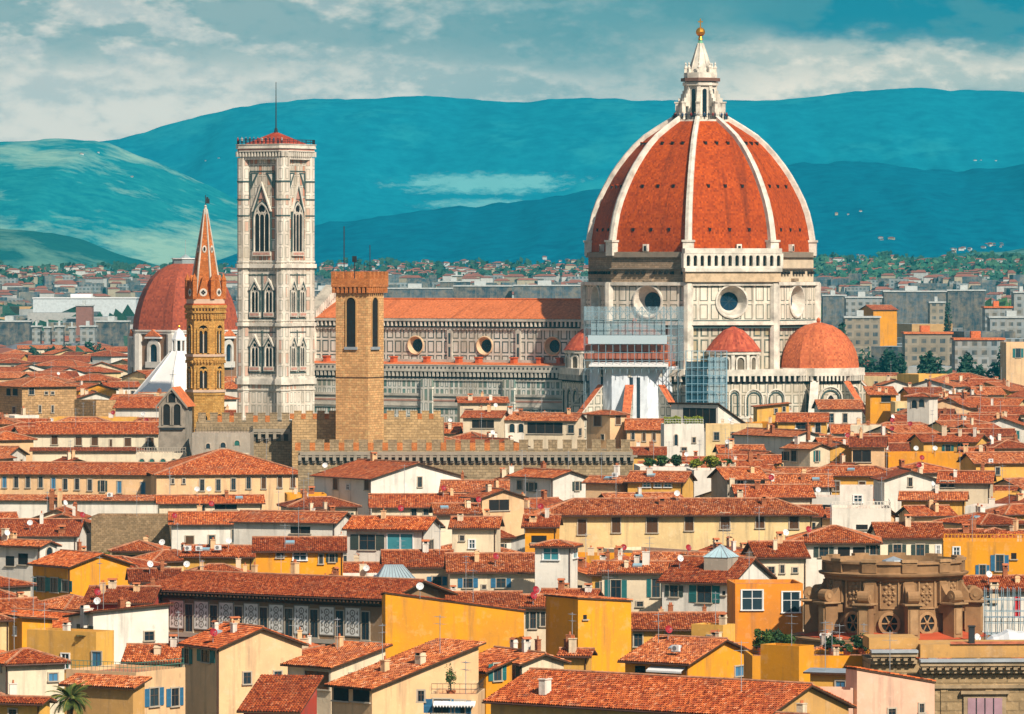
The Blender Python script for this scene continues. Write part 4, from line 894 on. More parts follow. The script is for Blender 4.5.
for k in range(NB):
    a = B0 + 2 * pi * k / NB; m = MB()
    m.box(9.3, 11.2, -.75, .75, 0, rfront(606), 0); m.box(RR - .2, 9.6, -.62, .62, rfront(614), rfront(606), 0)
    m.box(9.25, 11.5, -1.0, 1.0, rfront(606), rfront(604.6), 1); m.box(9.2, 11.75, -1.25, 1.25, rfront(604.6), rfront(603), 1)
    for i in range(10):                                        # scroll: a curl rolling down from the drum to the pier
        f0, f1 = i / 10, (i + 1) / 10; x0, x1 = RR - .1 + 2.2 * f0, RR - .1 + 2.2 * f1; h = lambda f: rfront(603) + 2.6 * (1 - f) ** 1.8 + .5
        m.poly([(x0, -.6, h(f0)), (x1, -.6, h(f1)), (x1, .6, h(f1)), (x0, .6, h(f0))], 0); m.poly([(x0, -.6, rfront(603)), (x1, -.6, rfront(603)), (x1, -.6, h(f1)), (x0, -.6, h(f0))], 0); m.poly([(x1, .6, rfront(603)), (x0, .6, rfront(603)), (x0, .6, h(f0)), (x1, .6, h(f1))], 0)
    m.tube((10.6, -.72, rfront(603) + .72), (10.6, .72, rfront(603) + .72), .72, 0, 14); m.tube((10.6, -.8, rfront(603) + .72), (10.6, .8, rfront(603) + .72), .3, 1, 10)
    m.box(RR - .2, RR + .45, -.8, .8, rfront(604), rfront(583), 0); m.box(RR - .2, RR + .6, -.95, .95, rfront(573.5), rfront(565), 0); m.box(RR - .2, RR + .75, -1.0, 1.0, rfront(563), rfront(560), 1)
    m.box(11.2, 11.32, -.5, .5, rfront(634), rfront(609), 1)
    m.build('scroll_buttress', [BST, BST2], ro, None, a)
    b = a + pi / NB; m = MB(); n = 18; r = 1.25
    m.poly([(r * .82 * cos(2 * pi * i / n), -.04, r * .82 * sin(2 * pi * i / n)) for i in range(n)], 1)
    for i in range(n):
        p, q = 2 * pi * i / n, 2 * pi * (i + 1) / n
        m.poly([(r * .8 * cos(p), -.25, r * .8 * sin(p)), (r * 1.1 * cos(p), -.25, r * 1.1 * sin(p)), (r * 1.1 * cos(q), -.25, r * 1.1 * sin(q)), (r * .8 * cos(q), -.25, r * .8 * sin(q))], 0); m.poly([(r * .8 * cos(p), -.25, r * .8 * sin(p)), (r * .8 * cos(q), -.25, r * .8 * sin(q)), (r * .8 * cos(q), .3, r * .8 * sin(q)), (r * .8 * cos(p), .3, r * .8 * sin(p))], 0); m.poly([(r * 1.1 * cos(p), .3, r * 1.1 * sin(p)), (r * 1.1 * cos(q), .3, r * 1.1 * sin(q)), (r * 1.1 * cos(q), -.25, r * 1.1 * sin(q)), (r * 1.1 * cos(p), -.25, r * 1.1 * sin(p))], 0)
    for i in range(6): p = 2 * pi * i / 6; m.tube((0, -.1, 0), (r * .85 * cos(p), -.1, r * .85 * sin(p)), .10, 0, 4)
    m.ball((0, -.08, 0), .3, 0, 8); m.build('round_window', [BST2, DARK], ro, ((RR + .0) * cos(b), RR * sin(b), rfront(624)), b + pi / 2)
    m = MB(); rng = random.Random(5)
    for x, z in ((0, 0), (-.5, .7), (.5, .7), (-.5, -.7), (.5, -.7), (0, 1.1), (0, -1.1), (-.65, 0), (.65, 0)): m.ball((x * .95, .0, z), .2, 0, 8); m.ball((x * .7, .0, z * .8 + .25), .13, 0, 6); m.box(x * .9 - .25, x * .9 + .25, -.05, .2, z - .06, z + .06, 0)
    m.box(-1.15, 1.15, -.1, .3, -1.75, -1.6, 0); m.box(-1.15, 1.15, -.1, .3, 1.6, 1.75, 0); m.box(-1.2, -1.05, -.1, .3, -1.7, 1.7, 0); m.box(1.05, 1.2, -.1, .3, -1.7, 1.7, 0); m.build('relief_panel', [BST2], ro, ((RR + .03) * cos(b), (RR + .03) * sin(b), rfront(594.5)), b + pi / 2)
    m = MB(); m.X = Matrix.Rotation(b, 4, 'Z'); m.poly([(8.0, -2.6, rfront(633)), (11.6, -3.2, rfront(639)), (11.6, 3.2, rfront(639)), (8.0, 2.6, rfront(633))], 0); m.X = None; m.build('lean_to_roof', [plain('red_clay_skirt', (.50, .085, .03), .85)], ro)
m = MB(); m.loft([(12.6, 0), (12.6, rfront(643)), (12.9, rfront(642)), (12.9, rfront(640)), (11.0, rfront(639)), (8.2, rfront(638))], N, 0, 0); m.build('base', [BST], ro)

ro.scale = (.94, .94, 1)
# ------------------------------------------------------------------ houses: windows, roofs, walls, roof clutter
SHC = dict(s=(.035, .20, .20), g=(.06, .085, .075), b=(.05, .20, .36), c=(.14, .065, .03), k=(.10, .30, .52), r=(.22, .05, .02))
WCACHE = {}
def win_mesh(w, h, st):
    k = (round(w, 1), round(h, 1), st)
    if k in WCACHE: return WCACHE[k]
    w, h = max(.4, k[0]), max(.5, k[1]); m = MB(); hx, hz = w / 2, h / 2
    fr = {'d': TRIM, 'w': WHITEP, 't': WHITEP, 'a': TRIM, 'e': TRIM}.get(st, TRIM)
    if st in 'ae':
        P = [(x, z - hz) for x, z in arch_pts(w, h)]; plate(m, P, -.02, 1); band(m, P, [(x, z - hz) for x, z in arch_pts(w + .3, h + .16)], -.12, 0, 0)
        g = shutter((.04, .20, .17)) if st == 'e' else glass()
    else:
        m.box(-hx, hx, -.02, .05, -hz, hz, 1); g = glass()
        if st in 'ck': g = shutter(SHC[st]); m.box(-.03, .03, -.05, -.02, -hz, hz, 2)
        if st != 'o':
            f = .14; y = -.13
            m.box(-hx - f, hx + f, y, 0, hz, hz + f, 0); m.box(-hx - f, -hx, y + .01, 0, -hz, hz, 0); m.box(hx, hx + f, y + .01, 0, -hz, hz, 0)
        m.box(-hx - .2, hx + .2, -.22, 0, -hz - .14, -hz, 0)
        if st in 'dwtsgbr' and w < 3.2:
            fm = 2; m.box(-.045, .045, -.06, -.02, -hz, hz, fm); m.box(-hx, hx, -.055, -.02, hz * .15, hz * .15 + .07, fm)
            m.box(-hx, -hx + .07, -.065, -.02, -hz, hz, fm); m.box(hx - .07, hx, -.065, -.02, -hz, hz, fm)
        if w >= 3.2 or st == 'o':
            n = max(1, int(w / 1.5))
            for i in range(1, n): x = -hx + w * i / n; m.box(x - .07, x + .07, -.07, -.02, -hz, hz, 2)
    sash = WHITEP if st in 'wt' else plain('brown_sash', (.10, .07, .05), .6)
    if st == 't': g = plain('sky_reflecting_glass', (.06, .26, .30), .1)
    if st == 'o': g = DARK
    o = m.build('window', [fr, g, sash]); me = o.data; bpy.data.objects.remove(o); WCACHE[k] = me; return me
def shut_mesh(w, h, st):
    k = (round(w, 1), round(h, 1), st, 'sh')
    if k not in WCACHE:
        m = MB(); m.box(-w / 2, w / 2, -.07, -.01, -h / 2, h / 2, 0); m.box(-w / 2, -w / 2 + .06, -.085, -.07, -h / 2, h / 2, 1); m.box(w / 2 - .06, w / 2, -.085, -.07, -h / 2, h / 2, 1); m.box(-w / 2, w / 2, -.084, -.07, -.05, .05, 1)
        c = SHC[st]; o = m.build('shutter', [shutter(c), plain('shutter_stile_' + st, c, .6)]); WCACHE[k] = o.data; bpy.data.objects.remove(o)
    return WCACHE[k]
def add_window(root, face, s, z, w, h, st):
    o = link('window', win_mesh(w, h, st), root, (-s, 0, z) if face == 'L' else (0, s, z), 0 if face == 'L' else pi / 2)
    if st in 'sgbr':
        sw = w * .52
        for e in (-1, 1): link('shutter', shut_mesh(sw, h, st), o, (e * (w / 2 + sw / 2 + .1), -.03, 0), e * .05)
    return o
CHM = {}
def chim_mesh(kind):
    if kind in CHM: return CHM[kind]
    m = MB(); a = (.42, .32, .5, .36)[kind % 4]; b = (.35, .32, .38, .5)[kind % 4]; h = (1.2, 1.6, 1.0, 1.9)[kind % 4]
    m.box(-a, a, -b, b, -1.2, h, 0); m.box(-a - .08, a + .08, -b - .08, b + .08, h, h + .1, 0)
    if kind % 4 in (0, 2):
        for x in (-a + .1, a - .1): m.box(x - .09, x + .09, -b, b, h + .1, h + .42, 0)
        m.poly([(-a - .15, -b - .12, h + .42), (a + .15, -b - .12, h + .42), (a + .15, 0, h + .7), (-a - .15, 0, h + .7)], 1); m.poly([(a + .15, b + .12, h + .42), (-a - .15, b + .12, h + .42), (-a - .15, 0, h + .7), (a + .15, 0, h + .7)], 1)
        m.box(-a + .15, a - .15, -b + .05, b - .05, h + .1, h + .4, 2)
    else:
        for x in ((-.12, .14) if a > .33 else (0,)): m.tube((x, 0, h + .1), (x, 0, h + .5), .13, 1, 8, .10)
    col = (plaster('cream'), plaster('white'), plaster('peach'), stone('chimney_brick', (.45, .16, .07), .5, .15))[(kind // 4) % 4]
    o = m.build('chimney', [col, TERRA, DARK]); CHM[kind] = o.data; bpy.data.objects.remove(o); return CHM[kind]
def dish_mesh(red):
    k = ('dish', red)
    if k not in CHM:
        m = MB(); m.tube((0, 0, -.8), (0, 0, .55), .035, 1, 5); n = 14; X = Matrix.Translation((0, -.1, .6)) @ Matrix.Rotation(R_(72), 4, 'X'); m.X = X
        m.loft([(0, .0), (.22, .03), (.42, .12)], n, 0, 0, (0, 0), True); m.loft([(.42, .12), (.44, .10), (.22, .0), (0, -.04)], n, 0, 0, (0, 0), True); m.X = None
        m.tube((0, -.1, .35), (0, -.55, .72), .02, 1, 4); m.box(-.05, .05, -.6, -.5, .68, .78, 1)
        o = m.build('satellite_dish', [plain('dish_red', (.35, .02, .03), .5) if red else plain('dish_white', (.74, .74, .72), .5), METAL]); CHM[k] = o.data; bpy.data.objects.remove(o)
    return CHM[k]
def ant_mesh(i):
    k = ('ant', i)
    if k not in CHM:
        m = MB(); h = 2.6 + i * .7; m.tube((0, 0, -.8), (0, 0, h), .035, 0, 4)
        for z, n in ((h - .2, 6), (h - .9, 4)):
            m.tube((-.7, 0, z), (.7, 0, z), .022, 0, 4)
            for j in range(n): x = -.65 + 1.3 * j / (n - 1); m.tube((x, -.3, z), (x, .3, z), .014, 0, 3)
        o = m.build('antenna', [METAL]); CHM[k] = o.data; bpy.data.objects.remove(o)
    return CHM[k]
def ac_mesh():
    if 'ac' not in CHM:
        m = MB(); m.box(-.45, .45, -.18, .18, 0, .65, 0); m.tube((-.08, -.2, .32), (-.08, -.17, .32), .25, 1, 12); m.box(-.5, .5, -.2, .2, -.06, 0, 1)
        o = m.build('air_conditioner', [WHITEP, plain('fan_grille', (.20, .21, .22), .6)]); CHM['ac'] = o.data; bpy.data.objects.remove(o)
    return CHM['ac']
def skyl_mesh(i):
    k = ('sk', i)
    if k not in CHM:
        m = MB(); m.box(-.6, .6, -.45, .45, -.1, .14, 0); m.box(-.52, .52, -.38, .38, .14, .16, 1); o = m.build('skylight', [METAL, plain('skylight_glass', (.25, .42, .50), .1)]); CHM[k] = o.data; bpy.data.objects.remove(o)
    return CHM[k]
def clip_row(P, u):                                            # v-range of a convex polygon [(u, v)] at column u
    lo, hi = 1e9, -1e9
    for (a, b), (c, d) in zip(P, P[1:] + P[:1]):
        if (a - u) * (c - u) <= 0 and abs(a - c) > 1e-9: v = b + (d - b) * (u - a) / (c - a); lo = min(lo, v); hi = max(hi, v)
    return (lo, hi) if hi > lo else None
TW, TH = .27, .46
def roof_plane(mb, pts, real, rng, th=.16):                    # pts[0], pts[1] run along the eave
    p = [Vector(q) for q in pts]; U = (p[1] - p[0]).normalized(); Nn = (p[1] - p[0]).cross(p[-1] - p[0]).normalized(); Vv = Nn.cross(U)
    uv = [((q - p[0]).dot(U), (q - p[0]).dot(Vv)) for q in p]
    mb.poly(p, 0, [(a / TW, b / TH) for a, b in uv])
    d = Vector((0, 0, -th)); mb.poly([q + d for q in reversed(p)], 1)
    for a, b in zip(p, p[1:] + p[:1]): mb.poly([a + d, b + d, b, a], 1)
    if not real: return
    umin, umax = min(a for a, b in uv), max(a for a, b in uv); n = max(1, int((umax - umin) / TW)); O = p[0]
    prof = ((0.04, .0), (.28, .095), (.72, .095), (.96, .0))
    sag = [rng.uniform(-.03, .03) for _ in range(40)]
    for i in range(n):
        u0 = umin + i * (umax - umin) / n; r = clip_row(uv, u0 + TW / 2)
        if not r: continue
        lo, hi = r; nr = max(1, int(round((hi - lo) / TH))); tv = (hi - lo) / nr
        for j in range(nr):
            v0 = lo + j * tv - (.05 if j else .03); v1 = lo + (j + 1) * tv; dz = rng.uniform(-.012, .02); du = rng.uniform(-.018, .018); lf = .05 + rng.uniform(0, .025)
            A = [O + U * (u0 + du + a * TW) + Vv * v0 + Nn * (h + lf + dz) for a, h in prof]; B = [O + U * (u0 + du + a * TW) + Vv * v1 + Nn * (h * .8 + .012 + dz) for a, h in prof]
            k = len(mb.v); mb.v.extend(tuple(q) for q in A + B)
            for a, b in ((0, 1), (1, 2), (2, 3)):
                mb.f.append((k + a, k + b, k + 4 + b, k + 4 + a)); mb.m.append(0); mb.uv.append([(i + .1 + .25 * a, j + .2), (i + .3 + .25 * a, j + .2), (i + .3 + .25 * a, j + .8), (i + .1 + .25 * a, j + .8)]); mb.sm.append(False)
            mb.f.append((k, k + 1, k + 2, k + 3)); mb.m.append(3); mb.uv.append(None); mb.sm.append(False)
TSH = plain('tile_hollow_shade', (.10, .028, .014), .95)  # dark tile ends: the shade inside the hollow painted on
def ridge(mb, a, b, real):
    a, b = Vector(a), Vector(b); L = (b - a).length
    if not real: mb.tube(a, b, .15, 2, 5); return
    n = max(1, int(L / .5)); d = (b - a) / n
    for i in range(n): mb.tube(a + d * i + Vector((0, 0, .03)), a + d * (i + 1.08) + Vector((0, 0, .06)), .15, 2, 6, .12)
HOUSES = []
class House: pass
def rect(h, o=.0):
    c, s = cos(h.th), sin(h.th); a = (-c, s); b = (s, c)
    return [(h.x - a[0] * o - b[0] * o + a[0] * (la + 2 * o * (la > 0)) + b[0] * (lb + 2 * o * (lb > 0)), h.y - a[1] * o - b[1] * o + a[1] * (la + 2 * o * (la > 0)) + b[1] * (lb + 2 * o * (lb > 0))) for la, lb in ((0, 0), (h.L, 0), (h.L, h.R), (0, h.R))]
def overlap(A, B):
    for P in (A, B):
        for i in range(2):
            ax = (P[i + 1][0] - P[i][0], P[i + 1][1] - P[i][1]); pa = [ax[0] * x + ax[1] * y for x, y in A]; pb = [ax[0] * x + ax[1] * y for x, y in B]
            if max(pa) <= min(pb) or max(pb) <= min(pa): return False
    return True
def zroof(h, x, y):
    t, s, H = h.roof, h.slope, h.H
    if t == 'ga': return H + s * min(y, h.R - y)
    if t == 'gb': return H + s * min(-x, h.L + x)
    if t == 'hip': return H + s * min(y, h.R - y, -x, h.L + x)
    if t == 'sh': return H + h.g[0] * x + h.g[1] * y
    return H
def house(xl, xc, xr, py, Y, th, wall, roof, win='', label='', slope=.32, D=9.0, L=None, g=(0, .3), over=.55, name='house', cat='house', group=None, clutter=True, seed=None, real=None, dishes='', tilemat=None, chims=None, wallmat=None):
    h = House(); k = Y / F; h.th = R_(th); c, s = cos(h.th), sin(h.th); h.x, h.y = wx(xc, Y), Y; h.H = wz(py, Y)
    h.L = L if L else max(2.0, (xc - xl) * k / c); h.R = (xr - xc) * k / s if (xr is not None and s > .05) else D
    h.roof, h.slope, h.g, h.px, h.py, h.wall = roof, slope, g, (xl + (xr or xc)) / 2, py, wall; h.idx = len(HOUSES)
    rng = random.Random(seed if seed is not None else h.idx * 7 + 3); real = (Y < 800) if real is None else real
    t = thing(name, label, cat, (h.x, h.y, 0), -h.th, group); h.root = t; h.label = label; HOUSES.append(h)
    Lx, Ry, H = h.L, h.R, h.H; Z = lambda x, y: zroof(h, x, y)
    m = MB(); mats = [wallmat or plaster(wall)]
    if roof == 'flat':
        m.box(-Lx, 0, 0, Ry, 0, H, 0); w = .25; P = .55
        for q in ((-Lx, 0, 0, w), (-Lx, 0, Ry - w, Ry), (-Lx, -Lx + w, w, Ry - w), (-w, 0, w, Ry - w)): m.box(q[0], q[1], q[2], q[3], H, H + P, 0)
        m.build('wall', mats, t)
        r = MB(); r.box(-Lx + w + .01, -w - .01, w + .01, Ry - w - .01, H + .004, H + .12, 0); rf = r.build('roof', [plain('terrace_tiles', (.46, .20, .11), .9)], t)
    else:
        for (x0, y0), (x1, y1) in (((-Lx, 0), (0, 0)), ((0, 0), (0, Ry)), ((0, Ry), (-Lx, Ry)), ((-Lx, Ry), (-Lx, 0))):
            xm, ym = (x0 + x1) / 2, (y0 + y1) / 2; top = [(x1, y1, Z(x1, y1)), (x0, y0, Z(x0, y0))]
            if roof in ('ga', 'gb') and Z(xm, ym) > H + .01: top.insert(1, (xm, ym, Z(xm, ym)))
            m.poly([(x0, y0, 0), (x1, y1, 0)] + top, 0)
        m.build('wall', mats, t)
        r = MB(); o = over; e = .17; sl = slope
        def pl(*pts): roof_plane(r, [(x, y, z + e) for x, y, z in pts], real, rng)
        if roof == 'ga':
            zr, ze = H + sl * Ry / 2, H - sl * o; pl((-Lx - o, -o, ze), (o, -o, ze), (o, Ry / 2, zr), (-Lx - o, Ry / 2, zr)); pl((o, Ry + o, ze), (-Lx - o, Ry + o, ze), (-Lx - o, Ry / 2, zr), (o, Ry / 2, zr)); ridge(r, (-Lx - o, Ry / 2, zr + e + .08), (o, Ry / 2, zr + e + .08), real)
        elif roof == 'gb':
            zr, ze = H + sl * Lx / 2, H - sl * o; pl((o, -o, ze), (o, Ry + o, ze), (-Lx / 2, Ry + o, zr), (-Lx / 2, -o, zr)); pl((-Lx - o, Ry + o, ze), (-Lx - o, -o, ze), (-Lx / 2, -o, zr), (-Lx / 2, Ry + o, zr)); ridge(r, (-Lx / 2, -o, zr + e + .08), (-Lx / 2, Ry + o, zr + e + .08), real)
        elif roof == 'hip':
            q = min(Lx, Ry) / 2; zr, ze = H + sl * q, H - sl * o
            if Lx >= Ry: A, B = (-Lx + q, Ry / 2, zr), (-q, Ry / 2, zr)
            else: A, B = (-Lx / 2, q, zr), (-Lx / 2, Ry - q, zr)
            c0, c1, c2, c3 = (-Lx - o, -o, ze), (o, -o, ze), (o, Ry + o, ze), (-Lx - o, Ry + o, ze)
            if Lx >= Ry: pl(c0, c1, B, A); pl(c1, c2, B); pl(c2, c3, A, B); pl(c3, c0, A); ed = ((c0, A), (c3, A), (c1, B), (c2, B), (A, B))
            else: pl(c0, c1, A); pl(c1, c2, B, A); pl(c2, c3, B); pl(c3, c0, A, B); ed = ((c0, A), (c1, A), (c2, B), (c3, B), (A, B))
            for a, b in ed:
                if (Vector(a) - Vector(b)).length > .3: ridge(r, (a[0], a[1], a[2] + e + .08), (b[0], b[1], b[2] + e + .08), real)
        else:
            gx, gy = g; Q = [(-Lx - o, -o), (o, -o), (o, Ry + o), (-Lx - o, Ry + o)]; zz = lambda x, y: H + gx * x + gy * y
            st = 0 if abs(gy) >= abs(gx) and gy >= 0 else (2 if abs(gy) >= abs(gx) else (1 if gx < 0 else 3)); Q = Q[st:] + Q[:st]
            pl(*[(x, y, zz(x, y)) for x, y in Q])
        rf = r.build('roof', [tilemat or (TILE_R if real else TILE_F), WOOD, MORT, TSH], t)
        if Y < 900:
            gt = MB(); ze = H - (slope if roof != 'sh' else 0) * over
            if roof in ('ga', 'hip', 'sh') and not (roof == 'sh' and g[1] <= 0): zq = (H - slope * over) if roof != 'sh' else None
            if roof in ('ga', 'hip'): gt.tube((-Lx - over, -over - .08, ze + .06), (over, -over - .08, ze + .06), .09, 0, 6); gt.tube((-.15, -.12, 0), (-.15, -.12, ze), .07, 0, 5)
            if roof in ('gb', 'hip'): gt.tube((over + .08, -over, ze + .06), (over + .08, Ry + over, ze + .06), .09, 0, 6)
            if gt.v: gt.build('gutter', [COPPER], t)
    h.rf = rf
    for tok in win.split():
        f = tok[0]; st = tok[-1]; a = [float(v) for v in tok[1:-1].split(',')]
        if f == 'L': q = (xc - a[0]) * k / c; Yp = Y + q * s; w = a[2] * k / c
        else: q = (a[0] - xc) * k / s; Yp = Y + q * c; w = a[2] * k / s
        add_window(t, f, q, wz(a[1], Yp), w, a[3] * k, st)
    if clutter:
        n = rng.choice((0, 1, 1, 2, 2, 3)) if chims is None else chims
        for _ in range(n):
            x, y = -rng.uniform(.12, .88) * Lx, rng.uniform(.2, .8) * Ry; link('chimney', chim_mesh(rng.randrange(16)), rf, (x, y, Z(x, y) + .15), rng.choice((0, pi / 2))).scale = (rng.uniform(.65, .95), rng.uniform(.65, .95), rng.uniform(.6, .95))
        if rng.random() < .28 and chims is None: x, y = -rng.uniform(.1, .9) * Lx, rng.uniform(.1, .6) * Ry; link('satellite_dish', dish_mesh(rng.random() < .4), rf, (x, y, Z(x, y) + .9), h.th + rng.uniform(-.3, .9))
        if rng.random() < .5: x, y = -rng.uniform(.1, .9) * Lx, rng.uniform(.3, .7) * Ry; link('antenna', ant_mesh(rng.randrange(3)), rf, (x, y, Z(x, y) + .9), rng.uniform(0, 3))
        if rng.random() < .18 and Y < 900 and roof in ('ga', 'hip') and Ry > 4: x, y = -rng.uniform(.2, .8) * Lx, Ry * .25; o_ = link('skylight', skyl_mesh(0), rf, (x, y, Z(x, y) + .34)); o_.rotation_euler = (math.atan(slope), 0, 0)
    for tok in dishes.split():
        a = tok[:-1].split(','); p = drop(h, float(a[0]), float(a[1]))
        if p is None: continue
        kd = tok[-1]
        if kd in 'rw': link('satellite_dish', dish_mesh(kd == 'r'), rf, p, h.th + (.5 if kd == 'r' else 0))
        elif kd == 'c': link('chimney', chim_mesh(rng.randrange(16)), rf, (p[0], p[1], p[2] - 1.1))
        elif kd == 'n': link('antenna', ant_mesh(rng.randrange(3)), rf, p)
        elif kd == 'a': link('air_conditioner', ac_mesh(), rf, p)
    return h
def drop(h, px, py):
    c, s = cos(h.th), sin(h.th)
    for i in range(160):
        Yt = h.y - 4 + i * .25; X, z = wx(px, Yt), wz(py, Yt); dx, dy = X - h.x, Yt - h.y; lx, ly = dx * c - dy * s, dx * s + dy * c
        if -h.L - .3 <= lx <= .3 and -.3 <= ly <= h.R + .3 and zroof(h, lx, ly) + .6 >= z: return (lx, ly, zroof(h, lx, ly) + .75)
    return None
# ------------------------------------------------------------------ the houses one can point at, from the foreground back
hs = house
# bottom edge
fg = hs(490, 765, None, 717, 488, 36, 'ochre', 'ga', '', 'wide foreground roof of brown red barrel tiles at the bottom edge, right of centre', D=14, slope=.33, real=True, chims=0, dishes='545,690c')
hs(775, 797, 812, 722, 483, 38, 'pink', 'ga', '', 'narrow pink gable end touching the right end of the wide foreground roof', D=9)
hs(850, 857, 938, 670, 503, 62, 'pink', 'sh', 'R924,708,5,9d R893,712,8,6d', 'pink house with bare sloping side wall below the potted terrace shrubs', g=(0, -.18), chims=0, over=.1)
hs(806, 853, None, 696, 501, 4, 'pink', 'flat', '', 'low pink annex wall below the lean to with closed blue shutters', D=4, chims=0)
hs(762, 799, 815, 652, 522, 40, 'gold', 'flat', '', 'orange terrace house with peeling sloped parapet beside the pink side wall', D=8, chims=0)
hs(806, 853, 858, 674, 510, 20, 'yellow', 'sh', 'L841,688,9,14k', 'yellow lean to with closed blue shutters under a pale metal sheet roof', g=(0, .10), D=2.6, tilemat=METAL, chims=0, real=False, L=4.2)
hs(752, 884, None, 661, 540, -3, 'gold', 'flat', '', 'roof terrace crowded with potted shrubs in front of the round brown church', D=9, chims=1)
hs(626, 688, 762, 664, 566, 35, 'gold', 'ga', 'L641,673,10,14o L666,674,9,11k R742,671,9,10k', 'orange house with white awning strip below its eave and a blue closed shutter', slope=.30, dishes='668,637r 676,653a')
hs(692, 723, 736, 630, 612, 30, 'yellow', 'flat', 'L711,640,6,9k', 'small plain yellow cube house with one blue shutter', D=5, chims=1, dishes='728,622c')
hs(476, 522, 564, 664, 556, 60, 'cream', 'ga', 'L512,672,9,16g L497,672,8,13o', 'cream house with a wide bare plastered gable at the foot of the big yellow block', dishes='505,645c')
hs(562, 587, 592, 656, 572, 12, 'yellow', 'ga', '', 'low yellow house with small tiled roof tucked behind the bare cream gable', D=8)
hs(440, 486, 512, 672, 548, 45, 'gold', 'sh', 'R497,672,8,17s L455,686,6,10d', 'ochre house with tall green door and dark drainpipe below the long yellow wall', g=(0, .28), D=7)
hs(330, 372, 478, 689, 532, 48, 'peach', 'sh', 'L340,694,16,13o L361,695,17,13o', 'peach house with a row of dark glazed windows under a long red roof', g=(0, .26), dishes='385,668c 440,650n', chims=1)
hs(430, 478, None, 700, 512, 5, 'peach', 'flat', 'L442,706,17,14b L460,707,10,13b L421,696,6,11d', 'peach house with blue doors and a white scalloped awning, potted tree above', D=7, chims=0)
hs(286, 331, 384, 668, 548, 42, 'cream', 'sh', 'L317,680,25,18c L311,712,8,4w R352,677,7,8d', 'cream house with brown slatted window screen and overhanging red roof', g=(0, .21), chims=1)
hs(243, 296, None, 712, 505, 12, 'red', 'sh', '', 'low deep red roof at the bottom edge beside the blank cream gable', D=8, g=(0, .3), chims=0)
hs(181, 219, 300, 648, 572, 58, 'peach', 'ga', 'L184,656,5,15s L205,656,9,12s R246,678,7,11d R276,677,7,11d', 'large cream house with blank gable wall and teal shutters under its eave', slope=.36, dishes='216,621c 213,640r')
hs(126, 181, None, 662, 590, 4, 'cream', 'ga', 'L140,668,8,8d L163,669,8,8d', 'tiled house behind a green railed terrace, left of the blank cream gable', D=8, slope=.34)
hs(62, 136, 181, 678, 548, 32, 'peach', 'flat', 'L113,702,9,17b R152,697,8,18b R171,697,7,18b', 'peach house with blue shutters below a railed roof terrace near the palm', chims=0)
hs(23, 96, 112, 637, 603, 30, 'yellow', 'flat', 'L64,661,8,14w L97,660,9,16k', 'mid yellow house with a leafy balcony behind the palm tree', chims=1)
hs(-18, 8, 62, 664, 572, 62, 'ivory', 'hip', 'R51,677,8,8k L-2,667,4,9k', 'ivory house with pyramid shaped red roof at the left edge above the palm', slope=.36, chims=0)
hs(-12, 40, 48, 704, 512, 20, 'yellow', 'ga', 'L12,712,8,4d', 'low yellow house in the bottom left corner with one brick chimney', D=8, slope=.26, chims=0, dishes='20,690c')
hs(6, 22, 51, 618, 622, 62, 'gold', 'sh', 'L14,631,3,8w', 'narrow orange tower house with low tiled cap near the left edge', g=(0, -.08))
hs(64, 93, 166, 613, 626, 62, 'white', 'sh', 'L84,629,9,8g R147,636,9,9d', 'white blank sided house with a single dark window, in front of the yellow shuttered house', g=(.12, .06), dishes='85,632c')
hs(86, 150, None, 603, 652, 6, 'red', 'ga', '', 'small dark red walled house with pale skylight roof between white and yellow houses', D=9, dishes='97,603r')
hs(28, 70, 127, 567, 730, 52, 'gold', 'ga', 'L38,584,9,14s L53,585,8,14s L65,586,7,11s', 'bright yellow gabled house with teal shutters near the left edge', slope=.30)
hs(-14, 40, 55, 547, 778, 35, 'white', 'ga', 'L8,561,9,10o L22,559,10,11o R48,551,5,8a', 'white house with dark open loggia at the left edge', D=10, slope=.30)
hs(91, 169, None, 520, 827, 2, 'tan', 'flat', '', 'blank brown rubble stone block with a flat top', D=10, chims=0, wallmat=stone('brown_rubble_wall', (.32, .215, .115), .6, .3))
hs(172, 262, None, 524, 818, -4, 'white', 'ga', 'L190,540,8,8c L236,536,8,13d L212,540,6,9d', 'white house with red dishes and low red roof right of the brown rubble block', dishes='174,530r 245,540w')
hs(183, 252, None, 557, 745, 8, 'yellow', 'ga', '', 'low house with air conditioners behind the long painted palace', D=7, dishes='178,550a 188,552a 199,552a 218,551a')
hs(-14, 76, None, 536, 815, 3, 'white', 'ga', '', 'wide red roofed house with white chimneys above the loggia at the left edge', D=12, slope=.34, dishes='62,530c 82,524r 30,528w')
pal = hs(152, 387, None, 598, 640, 34, 'brown', 'ga', '', 'long dark palace with white painted ornament panels between tall windows', slope=.27, D=12, over=1.15, chims=2, name='palace', cat='palace')
hs(386, 524, None, 612, 616, -10, 'gold', 'sh', '', 'long blank bright yellow wall with sloping top in the middle foreground', D=2.6, g=(-.14, -.12), chims=0, over=.12, dishes='420,628w')
hs(524, 552, None, 607, 628, 2, 'cream', 'ga', 'L533,620,6,16g L543,619,4,14d', 'narrow recessed house between two bright yellow walls', D=6, dishes='533,634r')
hs(546, 578, 632, 599, 605, 56, 'gold', 'sh', 'R585,617,4,4o', 'tall bright yellow corner block with nearly blank stained walls', g=(0, -.075), over=.15, chims=0)
hs(62, 133, None, 688, 543, 32, 'ochre', 'sh', '', 'narrow tiled skirt roof along the peach terrace house behind the palm', D=2.0, g=(0, .3), chims=0, clutter=False)
